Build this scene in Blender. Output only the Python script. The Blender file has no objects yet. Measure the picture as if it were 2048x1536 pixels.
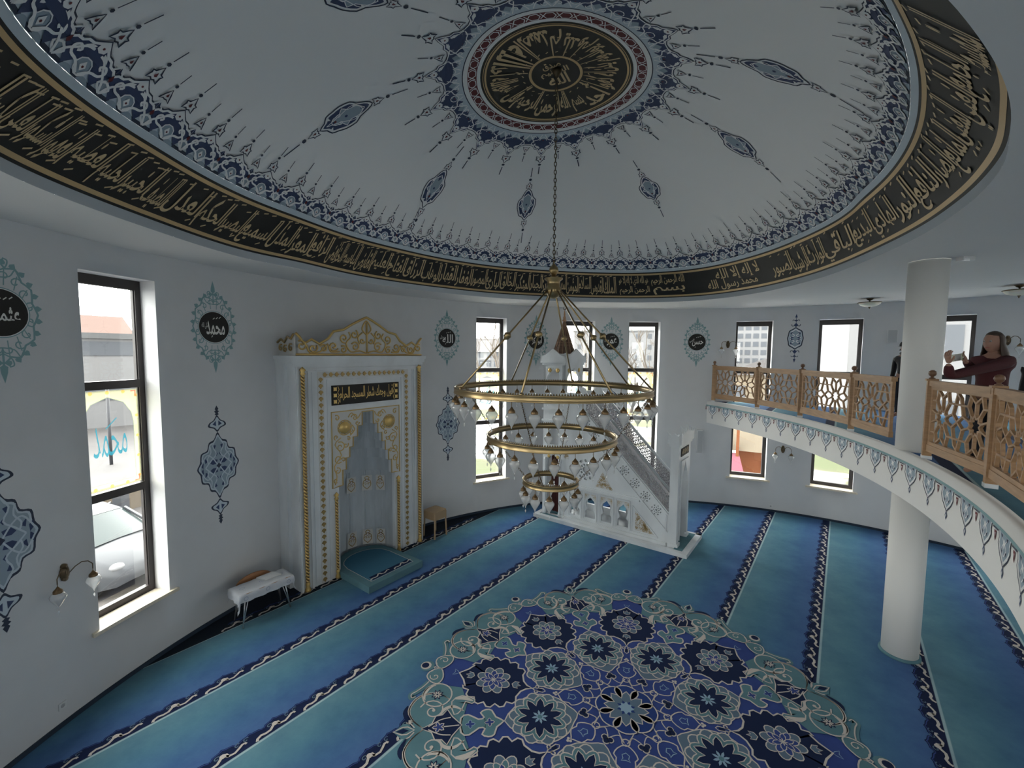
import bpy, bmesh, math, random
from math import sin, cos, pi, radians, degrees, sqrt, atan2, hypot
from mathutils import Vector, Matrix
from mathutils.geometry import tessellate_polygon

random.seed(7)
sc = bpy.context.scene
COL = sc.collection

# ------------------------------------------------------------ camera
CAMH, FPX, PITCH, ROLL = 4.4, 860.15, 0.0714, 0.0088
cd = bpy.data.cameras.new('camera'); cam = bpy.data.objects.new('camera', cd); COL.objects.link(cam)
cd.lens = FPX / 2048 * 36; cd.sensor_width = 36; cd.clip_start = 0.05; cd.clip_end = 400
cam.location = (0, 0, CAMH)
_f = Vector((0, cos(PITCH), -sin(PITCH))); _r = Vector((1, 0, 0)); _u = _r.cross(_f)
_rx = _r * cos(ROLL) + _u * sin(ROLL); _ux = _u * cos(ROLL) - _r * sin(ROLL)
cam.matrix_world = Matrix(((_rx.x, _ux.x, -_f.x, 0), (_rx.y, _ux.y, -_f.y, 0), (_rx.z, _ux.z, -_f.z, CAMH), (0, 0, 0, 1)))
sc.camera = cam

# ------------------------------------------------------------ daylight: overcast sky, weak sun, exposure
SKY = 11.5
w = bpy.data.worlds.new('overcast'); sc.world = w; w.use_nodes = True
nt = w.node_tree; nt.nodes.clear()
wo = nt.nodes.new('ShaderNodeOutputWorld'); bg = nt.nodes.new('ShaderNodeBackground')
tc = nt.nodes.new('ShaderNodeTexCoord'); sp = nt.nodes.new('ShaderNodeSeparateXYZ'); cr = nt.nodes.new('ShaderNodeValToRGB')
nt.links.new(tc.outputs['Generated'], sp.inputs[0]); nt.links.new(sp.outputs['Z'], cr.inputs[0])
cr.color_ramp.elements[0].position = 0.0; cr.color_ramp.elements[0].color = (1.0, 0.97, 0.93, 1)
cr.color_ramp.elements[1].position = 1.0; cr.color_ramp.elements[1].color = (1.0, 0.985, 0.96, 1)
nt.links.new(cr.outputs[0], bg.inputs['Color'])
# the overcast sky is brighter on the side of the prayer niche
dp = nt.nodes.new('ShaderNodeVectorMath'); dp.operation = 'DOT_PRODUCT'; dp.inputs[1].default_value = (-0.80 * 0.5 * SKY, 0.60 * 0.5 * SKY, 0.0)
ad = nt.nodes.new('ShaderNodeMath'); ad.operation = 'ADD'; ad.inputs[1].default_value = SKY
nt.links.new(tc.outputs['Generated'], dp.inputs[0]); nt.links.new(dp.outputs['Value'], ad.inputs[0]); nt.links.new(ad.outputs[0], bg.inputs['Strength'])
nt.links.new(bg.outputs[0], wo.inputs[0])
sc.view_settings.view_transform = 'Standard'; sc.view_settings.look = 'None'
sc.view_settings.gamma = 1.0; sc.view_settings.use_curve_mapping = False
sc.view_settings.exposure = 0.16
sc.cycles.max_bounces = 10; sc.cycles.diffuse_bounces = 6; sc.cycles.transparent_max_bounces = 24
sc.cycles.sample_clamp_indirect = 6.0
sc.cycles.use_denoising = True

# ------------------------------------------------------------ plan of the hall
CX, CY, RW, ZC = 3.54, 3.97, 8.8, 5.73           # round wall: centre, radius; ceiling height
AXD = radians(143.2)
AX = Vector((cos(AXD), sin(AXD))); NX = Vector((AX.y, -AX.x))
def XY(a, p):                                      # a metres towards the mihrab, p metres to its right
    return (CX + a * AX.x + p * NX.x, CY + a * AX.y + p * NX.y)
def V3(a, p, z):
    q = XY(a, p); return Vector((q[0], q[1], z))
def toAP(x, y):
    r = Vector((x - CX, y - CY)); return r.dot(AX), r.dot(NX)
def pray(px, py):                                  # direction of the view ray through a pixel
    x = (px - 1024) / FPX; y = (py - 768) / FPX
    d = Vector((x * _rx.x - y * _ux.x + _f.x, x * _rx.y - y * _ux.y + _f.y, x * _rx.z - y * _ux.z + _f.z))
    return d
def at_z(px, py, z):
    d = pray(px, py); t = (z - CAMH) / d.z
    return Vector((d.x * t, d.y * t, z))

# winter daylight entering through the window openings: sampling portals in the glass planes
WIN = []                                           # centre angle of every window, degrees
for k in (169.06, 186.2, 198.9, 218.1, 230.9, 243.6, 256.4, 269.2, 282, 294.8, 307.6, 320.4, 333.2, 346.0, 4.5, 17.3, 30.1, 42.9, 55.6, 68.35, 87.7, 100.25, 117.8):  # unseen gallery-side windows continue the rhythm, added to brighten the interior
    WIN.append(k)
WHW = radians(2.97)                                # half width in angle
WZ0, WZ1, WM1, WM2 = 0.87, 5.36, 2.46, 3.93
for i, a in enumerate(WIN):
    l = bpy.data.lights.new('daylight_portal', 'AREA'); l.shape = 'RECTANGLE'; l.size = 0.9; l.size_y = 4.45
    l.cycles.is_portal = True
    o = bpy.data.objects.new('daylight_portal', l); COL.objects.link(o)
    r = radians(a); R = RW + 0.33
    o.location = (CX + R * cos(r), CY + R * sin(r), (WZ0 + WZ1) / 2)
    o.rotation_euler = Vector((-cos(r), -sin(r), 0)).to_track_quat('-Z', 'Y').to_euler()

# ------------------------------------------------------------ materials
MATS = {}
def mat(name, col, rough=0.6, metal=0.0, noise=0.0, nscale=8.0, bump=0.0, bscale=60.0, spec=0.4, coords='Object', stretch=(1, 1, 1)):
    if name in MATS: return MATS[name]
    m = bpy.data.materials.new(name); m.use_nodes = True; MATS[name] = m
    n = m.node_tree; b = n.nodes['Principled BSDF']
    b.inputs['Base Color'].default_value = (*col, 1); b.inputs['Roughness'].default_value = rough
    b.inputs['Metallic'].default_value = metal; b.inputs['Specular IOR Level'].default_value = spec
    if noise or bump:
        t = n.nodes.new('ShaderNodeTexCoord'); mp = n.nodes.new('ShaderNodeMapping'); mp.inputs['Scale'].default_value = stretch
        n.links.new(t.outputs[coords], mp.inputs[0])
    if noise:
        x = n.nodes.new('ShaderNodeTexNoise'); x.inputs['Scale'].default_value = nscale; x.inputs['Detail'].default_value = 4
        n.links.new(mp.outputs[0], x.inputs['Vector'])
        r = n.nodes.new('ShaderNodeValToRGB'); n.links.new(x.outputs['Fac'], r.inputs[0])
        r.color_ramp.elements[0].position = 0.3; r.color_ramp.elements[1].position = 0.7
        r.color_ramp.elements[0].color = (*[c * (1 - noise) for c in col], 1)
        r.color_ramp.elements[1].color = (*[min(1, c * (1 + noise * 0.6)) for c in col], 1)
        n.links.new(r.outputs[0], b.inputs['Base Color'])
    if bump:
        x = n.nodes.new('ShaderNodeTexNoise'); x.inputs['Scale'].default_value = bscale
        n.links.new(mp.outputs[0], x.inputs['Vector'])
        u = n.nodes.new('ShaderNodeBump'); u.inputs['Strength'].default_value = bump; u.inputs['Distance'].default_value = 0.01
        n.links.new(x.outputs['Fac'], u.inputs['Height']); n.links.new(u.outputs[0], b.inputs['Normal'])
    return m
WHITE = mat('wall_plaster', (0.60, 0.605, 0.62), 0.85, noise=0.02, nscale=3, bump=0.05)
CEIL = mat('ceiling_plaster', (0.70, 0.69, 0.68), 0.9)
DOMEW = mat('dome_plaster', (0.84, 0.835, 0.83), 0.85)
GREYP = mat('drum_grey_paint', (0.45, 0.49, 0.53), 0.8)
BLACK = mat('band_black', (0.012, 0.011, 0.010), 0.6)
GOLD = mat('gold_paint', (0.56, 0.39, 0.20), 0.45, 0.25)
GOLDT = mat('gold_lettering', (0.56, 0.42, 0.24), 0.5, 0.15)
NAVY = mat('paint_navy', (0.035, 0.055, 0.13), 0.7)
MID = mat('paint_grey_blue', (0.28, 0.35, 0.42), 0.7)
PALE = mat('paint_pale_blue', (0.50, 0.57, 0.63), 0.7)
PWHITE = mat('paint_white', (0.80, 0.80, 0.80), 0.7)
RED = mat('paint_dark_red', (0.13, 0.02, 0.025), 0.7)
TEALP = mat('paint_teal', (0.20, 0.33, 0.35), 0.7)
CREAM = mat('silver_lettering', (0.70, 0.69, 0.66), 0.6)
INK = mat('paint_ink', (0.03, 0.04, 0.07), 0.7)
FRAME = mat('window_frame_dark', (0.035, 0.03, 0.03), 0.45)
SILL = mat('stone_sill', (0.70, 0.62, 0.50), 0.4, noise=0.12, nscale=25)
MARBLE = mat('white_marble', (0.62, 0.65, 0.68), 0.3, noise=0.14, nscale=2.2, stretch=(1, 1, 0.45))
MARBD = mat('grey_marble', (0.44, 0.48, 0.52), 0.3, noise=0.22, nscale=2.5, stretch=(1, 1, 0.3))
GILT = mat('gilt_carving', (0.60, 0.42, 0.16), 0.38, 0.55)
GILTD = mat('gilt_rope', (0.36, 0.25, 0.10), 0.42, 0.5)
BRASS = mat('chandelier_brass', (0.34, 0.25, 0.13), 0.30, 0.9)
BRASSD = mat('dark_brass', (0.14, 0.10, 0.06), 0.45, 0.7)
OAK = mat('oak_wood', (0.36, 0.215, 0.115), 0.5, noise=0.2, nscale=5, stretch=(1, 1, 6))
OAKD = mat('oak_knob', (0.16, 0.085, 0.05), 0.4)
DARKW = mat('dark_carved_wood', (0.10, 0.055, 0.035), 0.5, noise=0.25, nscale=12)

STONEP = mat('carved_white_stone', (0.55, 0.55, 0.54), 0.6)

# ------------------------------------------------------------ object helpers
def tag(o, label=None, cat=None, group=None, kind=None):
    if label: o['label'] = label
    if cat: o['category'] = cat
    if group: o['group'] = group
    if kind: o['kind'] = kind
    return o
def empty(name, loc=(0, 0, 0), label=None, cat=None, group=None, kind=None, rot=None):
    o = bpy.data.objects.new(name, None); COL.objects.link(o); o.location = loc
    if rot is not None: o.rotation_euler = rot
    o.empty_display_size = 0.1
    return tag(o, label, cat, group, kind)
class MB:
    """collects geometry for ONE mesh object"""
    def __init__(s): s.v = []; s.f = []; s.m = []; s.mats = []; s.sm = []
    def mi(s, m):
        if m not in s.mats: s.mats.append(m)
        return s.mats.index(m)
    def add(s, vs, fs, m, smooth=False):
        b = len(s.v); s.v += [tuple(v) for v in vs]; k = s.mi(m)
        for f in fs: s.f.append(tuple(b + i for i in f)); s.m.append(k); s.sm.append(smooth)
    def box(s, m, x0, x1, y0, y1, z0, z1, T=None):
        vs = [Vector((x, y, z)) for z in (z0, z1) for y in (y0, y1) for x in (x0, x1)]
        if T: vs = [T(v) for v in vs]
        s.add(vs, [(0, 2, 3, 1), (4, 5, 7, 6), (0, 1, 5, 4), (2, 6, 7, 3), (0, 4, 6, 2), (1, 3, 7, 5)], m)
    def bar(s, m, a, b, w, h=None, up=(0, 0, 1)):
        a = Vector(a); b = Vector(b); d = b - a
        if d.length < 1e-6: return
        d.normalize(); u = Vector(up)
        if abs(d.dot(u)) > 0.99: u = Vector((1, 0, 0))
        sx = d.cross(u).normalized(); sy = sx.cross(d); h = h or w
        vs = [p + sx * i * w / 2 + sy * j * h / 2 for p in (a, b) for i, j in ((-1, -1), (1, -1), (1, 1), (-1, 1))]
        s.add(vs, [(0, 1, 2, 3), (7, 6, 5, 4), (0, 4, 5, 1), (1, 5, 6, 2), (2, 6, 7, 3), (3, 7, 4, 0)], m)
    def tube(s, m, pts, r, n=8, closed=False, cap=True):
        pts = [Vector(p) for p in pts]; N = len(pts); rs = r if isinstance(r, (list, tuple)) else [r] * N
        vs = []; prev = None
        for i, p in enumerate(pts):
            if closed: d = pts[(i + 1) % N] - pts[i - 1]
            else: d = pts[min(i + 1, N - 1)] - pts[max(i - 1, 0)]
            d.normalize()
            if prev is None:
                u = Vector((0, 0, 1)) if abs(d.z) < 0.9 else Vector((1, 0, 0))
                sx = d.cross(u).normalized()
            else:
                sx = (prev - d * prev.dot(d)).normalized()
            prev = sx; sy = d.cross(sx)
            vs += [p + (sx * cos(2 * pi * k / n) + sy * sin(2 * pi * k / n)) * rs[i] for k in range(n)]
        fs = []
        for i in range(N if closed else N - 1):
            j = (i + 1) % N
            for k in range(n): fs.append((i * n + k, i * n + (k + 1) % n, j * n + (k + 1) % n, j * n + k))
        if cap and not closed: fs += [tuple(range(n))[::-1], tuple((N - 1) * n + k for k in range(n))]
        s.add(vs, fs, m, True)
    def lathe(s, m, prof, n=16, T=None, o=(0, 0, 0), ribs=0, ra=0.0, smooth=True):
        o = Vector(o); vs = []
        for r, z in prof:
            for k in range(n):
                a = 2 * pi * k / n; rr = r * (1 + ra * cos(ribs * a)) if ribs else r
                v = Vector((rr * cos(a), rr * sin(a), z)) + o
                vs.append(T(v) if T else v)
        fs = []
        for i in range(len(prof) - 1):
            for k in range(n): fs.append((i * n + k, i * n + (k + 1) % n, (i + 1) * n + (k + 1) % n, (i + 1) * n + k))
        if prof[0][0] > 1e-4: fs.append(tuple(range(n))[::-1])
        if prof[-1][0] > 1e-4: fs.append(tuple((len(prof) - 1) * n + k for k in range(n)))
        s.add(vs, fs, m, smooth)
    def ball(s, m, c, r, n=12, sz=1.0):
        s.lathe(m, [(max(1e-5, r * sin(pi * i / 8)), -r * sz * cos(pi * i / 8)) for i in range(9)], n, o=c)
    def prism(s, m, poly, T, d0, d1):
        """closed 2D polygon extruded between depths d0..d1; T(u,v,d)->3D"""
        n = len(poly); tri = tessellate_polygon([[Vector((p[0], p[1], 0)) for p in poly]])
        vs = [T(p[0], p[1], d0) for p in poly] + [T(p[0], p[1], d1) for p in poly]
        s.add(vs, [tuple(t) for t in tri] + [tuple(n + i for i in t) for t in tri] + [(i, (i + 1) % n, n + (i + 1) % n, n + i) for i in range(n)], m)
    def prismh(s, m, loops, T, d0, d1):
        """outer loop plus holes, extruded"""
        fl_ = [p for l in loops for p in l]; n = len(fl_)
        tri = tessellate_polygon([[Vector((p[0], p[1], 0)) for p in l] for l in loops])
        vs = [T(p[0], p[1], d0) for p in fl_] + [T(p[0], p[1], d1) for p in fl_]
        fs = [tuple(t) for t in tri] + [tuple(n + i for i in t) for t in tri]; b = 0
        for l in loops:
            k = len(l); fs += [(b + i, b + (i + 1) % k, n + b + (i + 1) % k, n + b + i) for i in range(k)]; b += k
        s.add(vs, fs, m)
    # flat painted or inlaid shapes: T(u, v, h) -> 3D
    def poly(s, m, poly, T, h):
        tri = tessellate_polygon([[Vector((p[0], p[1], 0)) for p in poly]])
        s.add([T(p[0], p[1], h) for p in poly], [tuple(t) for t in tri], m)
    def fan(s, m, c, poly, T, h):
        n = len(poly)
        s.add([T(c[0], c[1], h)] + [T(p[0], p[1], h) for p in poly], [(0, i + 1, (i + 1) % n + 1) for i in range(n)], m)
    def stroke(s, m, pts, w, T, h, closed=False, taper=False):
        N = len(pts)
        if N < 2: return
        L = []; R = []
        for i in range(N):
            if closed: a = pts[i - 1]; b = pts[(i + 1) % N]
            else: a = pts[max(i - 1, 0)]; b = pts[min(i + 1, N - 1)]
            dx, dy = b[0] - a[0], b[1] - a[1]; l = hypot(dx, dy) or 1
            ww = w / 2
            if taper: ww *= max(0.12, sin(pi * (i + 0.3) / (N - 0.4)))
            L.append((pts[i][0] - dy / l * ww, pts[i][1] + dx / l * ww)); R.append((pts[i][0] + dy / l * ww, pts[i][1] - dx / l * ww))
        vs = [T(p[0], p[1], h) for p in L] + [T(p[0], p[1], h) for p in R]
        fs = [(i, (i + 1) % N, N + (i + 1) % N, N + i) for i in range(N if closed else N - 1)]
        s.add(vs, fs, m)
    def disc(s, m, c, r, T, h, n=16):
        s.fan(m, c, [(c[0] + r * cos(2 * pi * k / n), c[1] + r * sin(2 * pi * k / n)) for k in range(n)], T, h)
    def ring(s, m, c, r, w, T, h, n=24):
        s.stroke(m, [(c[0] + r * cos(2 * pi * k / n), c[1] + r * sin(2 * pi * k / n)) for k in range(n)], w, T, h, True)
    def mesh(s, name):
        me = bpy.data.meshes.new(name); me.from_pydata(s.v, [], s.f)
        for m in s.mats: me.materials.append(m)
        me.polygons.foreach_set('material_index', s.m); me.polygons.foreach_set('use_smooth', s.sm)
        me.update(); return me
    def build(s, name, parent=None, label=None, cat=None, group=None, kind=None, loc=None, weld=False):
        me = s.mesh(name)
        if weld:
            b = bmesh.new(); b.from_mesh(me); bmesh.ops.remove_doubles(b, verts=b.verts, dist=1e-5)
            bmesh.ops.recalc_face_normals(b, faces=b.faces); b.to_mesh(me); b.free()
        o = bpy.data.objects.new(name, me); COL.objects.link(o)
        if parent is not None: o.parent = parent
        if loc is not None: o.location = loc
        return tag(o, label, cat, group, kind)
def copy_tree(o, parent=None):
    c = o.copy(); COL.objects.link(c)
    if parent is not None: c.parent = parent
    for ch in list(o.children): copy_tree(ch, c)
    return c
def cat_rom(P, n=6, closed=True):
    out = []; N = len(P)
    for i in range(N if closed else N - 1):
        if closed: p0, p1, p2, p3 = P[i - 1], P[i], P[(i + 1) % N], P[(i + 2) % N]
        else: p0, p1, p2, p3 = P[max(i - 1, 0)], P[i], P[i + 1], P[min(i + 2, N - 1)]
        for k in range(n):
            t = k / n
            out.append(tuple(0.5 * ((2 * b) + (c - a) * t + (2 * a - 5 * b + 4 * c - d) * t * t + (3 * b - a - 3 * c + d) * t ** 3) for a, b, c, d in zip(p0, p1, p2, p3)))
    if not closed: out.append(tuple(P[-1]))
    return out
def spiral(c, r, a0, turns, k=18, r1=0.12, sgn=1):
    return [(c[0] + r * (1 - (1 - r1) * i / k) * cos(a0 + sgn * turns * 2 * pi * i / k), c[1] + r * (1 - (1 - r1) * i / k) * sin(a0 + sgn * turns * 2 * pi * i / k)) for i in range(k + 1)]
def rot2(P, a, o=(0, 0), s=1.0):
    c, d = cos(a), sin(a)
    return [(o[0] + s * (x * c - y * d), o[1] + s * (x * d + y * c)) for x, y in P]

# ------------------------------------------------------------ Arabic lettering from Blender's own font
_F = {}
def _forms(s, b, n):
    for i, ch in enumerate(s.split()): _F[ch] = (b[i], n[i])
for ch, base, n in (('ء', 0xFE80, 1), ('آ', 0xFE81, 2), ('أ', 0xFE83, 2), ('ؤ', 0xFE85, 2), ('إ', 0xFE87, 2), ('ئ', 0xFE89, 4), ('ا', 0xFE8D, 2), ('ب', 0xFE8F, 4), ('ة', 0xFE93, 2), ('ت', 0xFE95, 4), ('ث', 0xFE99, 4), ('ج', 0xFE9D, 4), ('ح', 0xFEA1, 4), ('خ', 0xFEA5, 4), ('د', 0xFEA9, 2), ('ذ', 0xFEAB, 2), ('ر', 0xFEAD, 2), ('ز', 0xFEAF, 2), ('س', 0xFEB1, 4), ('ش', 0xFEB5, 4), ('ص', 0xFEB9, 4), ('ض', 0xFEBD, 4), ('ط', 0xFEC1, 4), ('ظ', 0xFEC5, 4), ('ع', 0xFEC9, 4), ('غ', 0xFECD, 4), ('ف', 0xFED1, 4), ('ق', 0xFED5, 4), ('ك', 0xFED9, 4), ('ل', 0xFEDD, 4), ('م', 0xFEE1, 4), ('ن', 0xFEE5, 4), ('ه', 0xFEE9, 4), ('و', 0xFEED, 2), ('ى', 0xFEEF, 2), ('ي', 0xFEF1, 4)):
    _F[ch] = (base, n)
def shape_ar(t):
    t = t.replace('لا', '\x01').replace('لأ', '\x01').replace('لإ', '\x01')
    out = []
    for i, ch in enumerate(t):
        if ch == '\x01': n = 2; base = 0xFEFB
        elif ch in _F: base, n = _F[ch]
        else: out.append(ch); continue
        pv = t[i - 1] if i else ' '; nx = t[i + 1] if i + 1 < len(t) else ' '
        pj = pv in _F and _F[pv][1] == 4
        nj = n == 4 and (nx == '\x01' or (nx in _F and _F[nx][1] >= 2))
        out.append(chr(base + (3 if pj and nj else 1 if pj else 2 if nj else 0)))
    return ''.join(reversed(out))
_tc = bpy.data.curves.new('lettering', 'FONT'); _tc.resolution_u = 2; _to = bpy.data.objects.new('lettering', _tc); COL.objects.link(_to)
_tcache = {}
def glyphs(text, bold=0.0):
    """-> (verts2d, faces, width, ymin, ymax)"""
    k = (text, bold)
    if k in _tcache: return _tcache[k]
    _tc.body = shape_ar(text); _tc.offset = bold
    me = bpy.data.meshes.new_from_object(_to.evaluated_get(bpy.context.evaluated_depsgraph_get()))
    v = [(a.co.x, a.co.y) for a in me.vertices]; f = [tuple(p.vertices) for p in me.polygons]
    bpy.data.meshes.remove(me)
    x0 = min(p[0] for p in v); v = [(x - x0, y) for x, y in v]
    r = (v, f, max(p[0] for p in v), min(p[1] for p in v), max(p[1] for p in v)); _tcache[k] = r
    return r
def letter(mb, m, text, x, y, w, h, T, hh, tall=1.0, bold=0.0, shear=0.0):
    """write text filling the box x..x+w, y..y+h (u to the reader's right)"""
    v, f, W, y0, y1 = glyphs(text, bold)
    def st(q):
        return q if q < 0.32 else 0.32 + (q - 0.32) * tall
    a, b = st(y0), st(y1); out = []
    for px, py in v:
        q = (st(py) - a) / (b - a)
        out.append(T(x + px / W * w + shear * (q - 0.5) * h, y + q * h, hh))
    mb.add(out, f, m)

# ============================================================ THE SETTING
def cyl(a, r, z): return Vector((CX + r * cos(a), CY + r * sin(a), z))
def wallT(a0):                                     # painting coordinates on the round wall seen from inside: u right, v height
    def T(u, v, h):
        return cyl(a0 - u / RW, RW - h, v)
    return T
# wall with its window openings
mb = MB(); two = 2 * pi
cuts = sorted([(radians(a) - WHW) % two for a in WIN] + [(radians(a) + WHW) % two for a in WIN])
edges = []
for i, c in enumerate(cuts):
    nx_ = cuts[(i + 1) % len(cuts)] + (two if i == len(cuts) - 1 else 0)
    mid = ((c + nx_) / 2) % two
    isw = any(abs((mid - radians(a) + pi) % two - pi) < WHW for a in WIN)
    n = 4 if isw else max(2, int((nx_ - c) / radians(1.5)))
    for k in range(n):
        a, b = c + (nx_ - c) * k / n, c + (nx_ - c) * (k + 1) / n
        for z0, z1 in ((0, WZ0), (WZ0, WZ1), (WZ1, ZC)):
            if isw and z0 == WZ0: continue
            mb.add([cyl(a, RW, z0), cyl(b, RW, z0), cyl(b, RW, z1), cyl(a, RW, z1)], [(0, 1, 2, 3)], WHITE, True)
            mb.add([cyl(a, RW + 0.42, z0 - 1), cyl(b, RW + 0.42, z0 - 1), cyl(b, RW + 0.42, z1), cyl(a, RW + 0.42, z1)] if z0 == 0 else
                   [cyl(a, RW + 0.42, z0), cyl(b, RW + 0.42, z0), cyl(b, RW + 0.42, z1), cyl(a, RW + 0.42, z1)], [(3, 2, 1, 0)], WHITE, True)
        if isw:
            for z in (WZ0, WZ1): mb.add([cyl(a, RW, z), cyl(b, RW, z), cyl(b, RW + 0.42, z), cyl(a, RW + 0.42, z)], [(0, 1, 2, 3)], WHITE)
    if isw:
        for e in (c, nx_): mb.add([cyl(e, RW, WZ0), cyl(e, RW + 0.42, WZ0), cyl(e, RW + 0.42, WZ1), cyl(e, RW, WZ1)], [(0, 1, 2, 3)], WHITE)
mb.build('wall_round', kind='structure', label='white round plaster wall of the prayer hall', weld=True)

GLASS = bpy.data.materials.new('window_glass'); GLASS.use_nodes = True
n = GLASS.node_tree; n.nodes.clear(); o_ = n.nodes.new('ShaderNodeOutputMaterial'); mx = n.nodes.new('ShaderNodeMixShader')
tr = n.nodes.new('ShaderNodeBsdfTransparent'); tr.inputs[0].default_value = (0.93, 0.95, 0.94, 1); gl = n.nodes.new('ShaderNodeBsdfGlossy'); gl.inputs['Roughness'].default_value = 0.02
mx.inputs[0].default_value = 0.05; n.links.new(tr.outputs[0], mx.inputs[1]); n.links.new(gl.outputs[0], mx.inputs[2]); n.links.new(mx.outputs[0], o_.inputs[0])
def filmmat(name, col, fac):
    m = bpy.data.materials.new(name); m.use_nodes = True; n = m.node_tree; n.nodes.clear()
    o = n.nodes.new('ShaderNodeOutputMaterial'); mx = n.nodes.new('ShaderNodeMixShader'); t = n.nodes.new('ShaderNodeBsdfTransparent')
    a = n.nodes.new('ShaderNodeBsdfTranslucent'); a.inputs[0].default_value = (*col, 1); t.inputs[0].default_value = (*[c ** 0.35 for c in col], 1)
    mx.inputs[0].default_value = fac; n.links.new(t.outputs[0], mx.inputs[1]); n.links.new(a.outputs[0], mx.inputs[2]); n.links.new(mx.outputs[0], o.inputs[0]); return m
FILMY = filmmat('window_film_yellow', (0.62, 0.60, 0.36), 0.25); FILMO = filmmat('window_film_orange', (0.7, 0.3, 0.08), 0.4)
FILMB = filmmat('window_film_teal', (0.015, 0.09, 0.12), 0.7); FILMR = filmmat('window_film_red', (0.5, 0.08, 0.06), 0.5)
FILML = filmmat('window_film_line', (0.16, 0.2, 0.15), 0.5)

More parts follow.
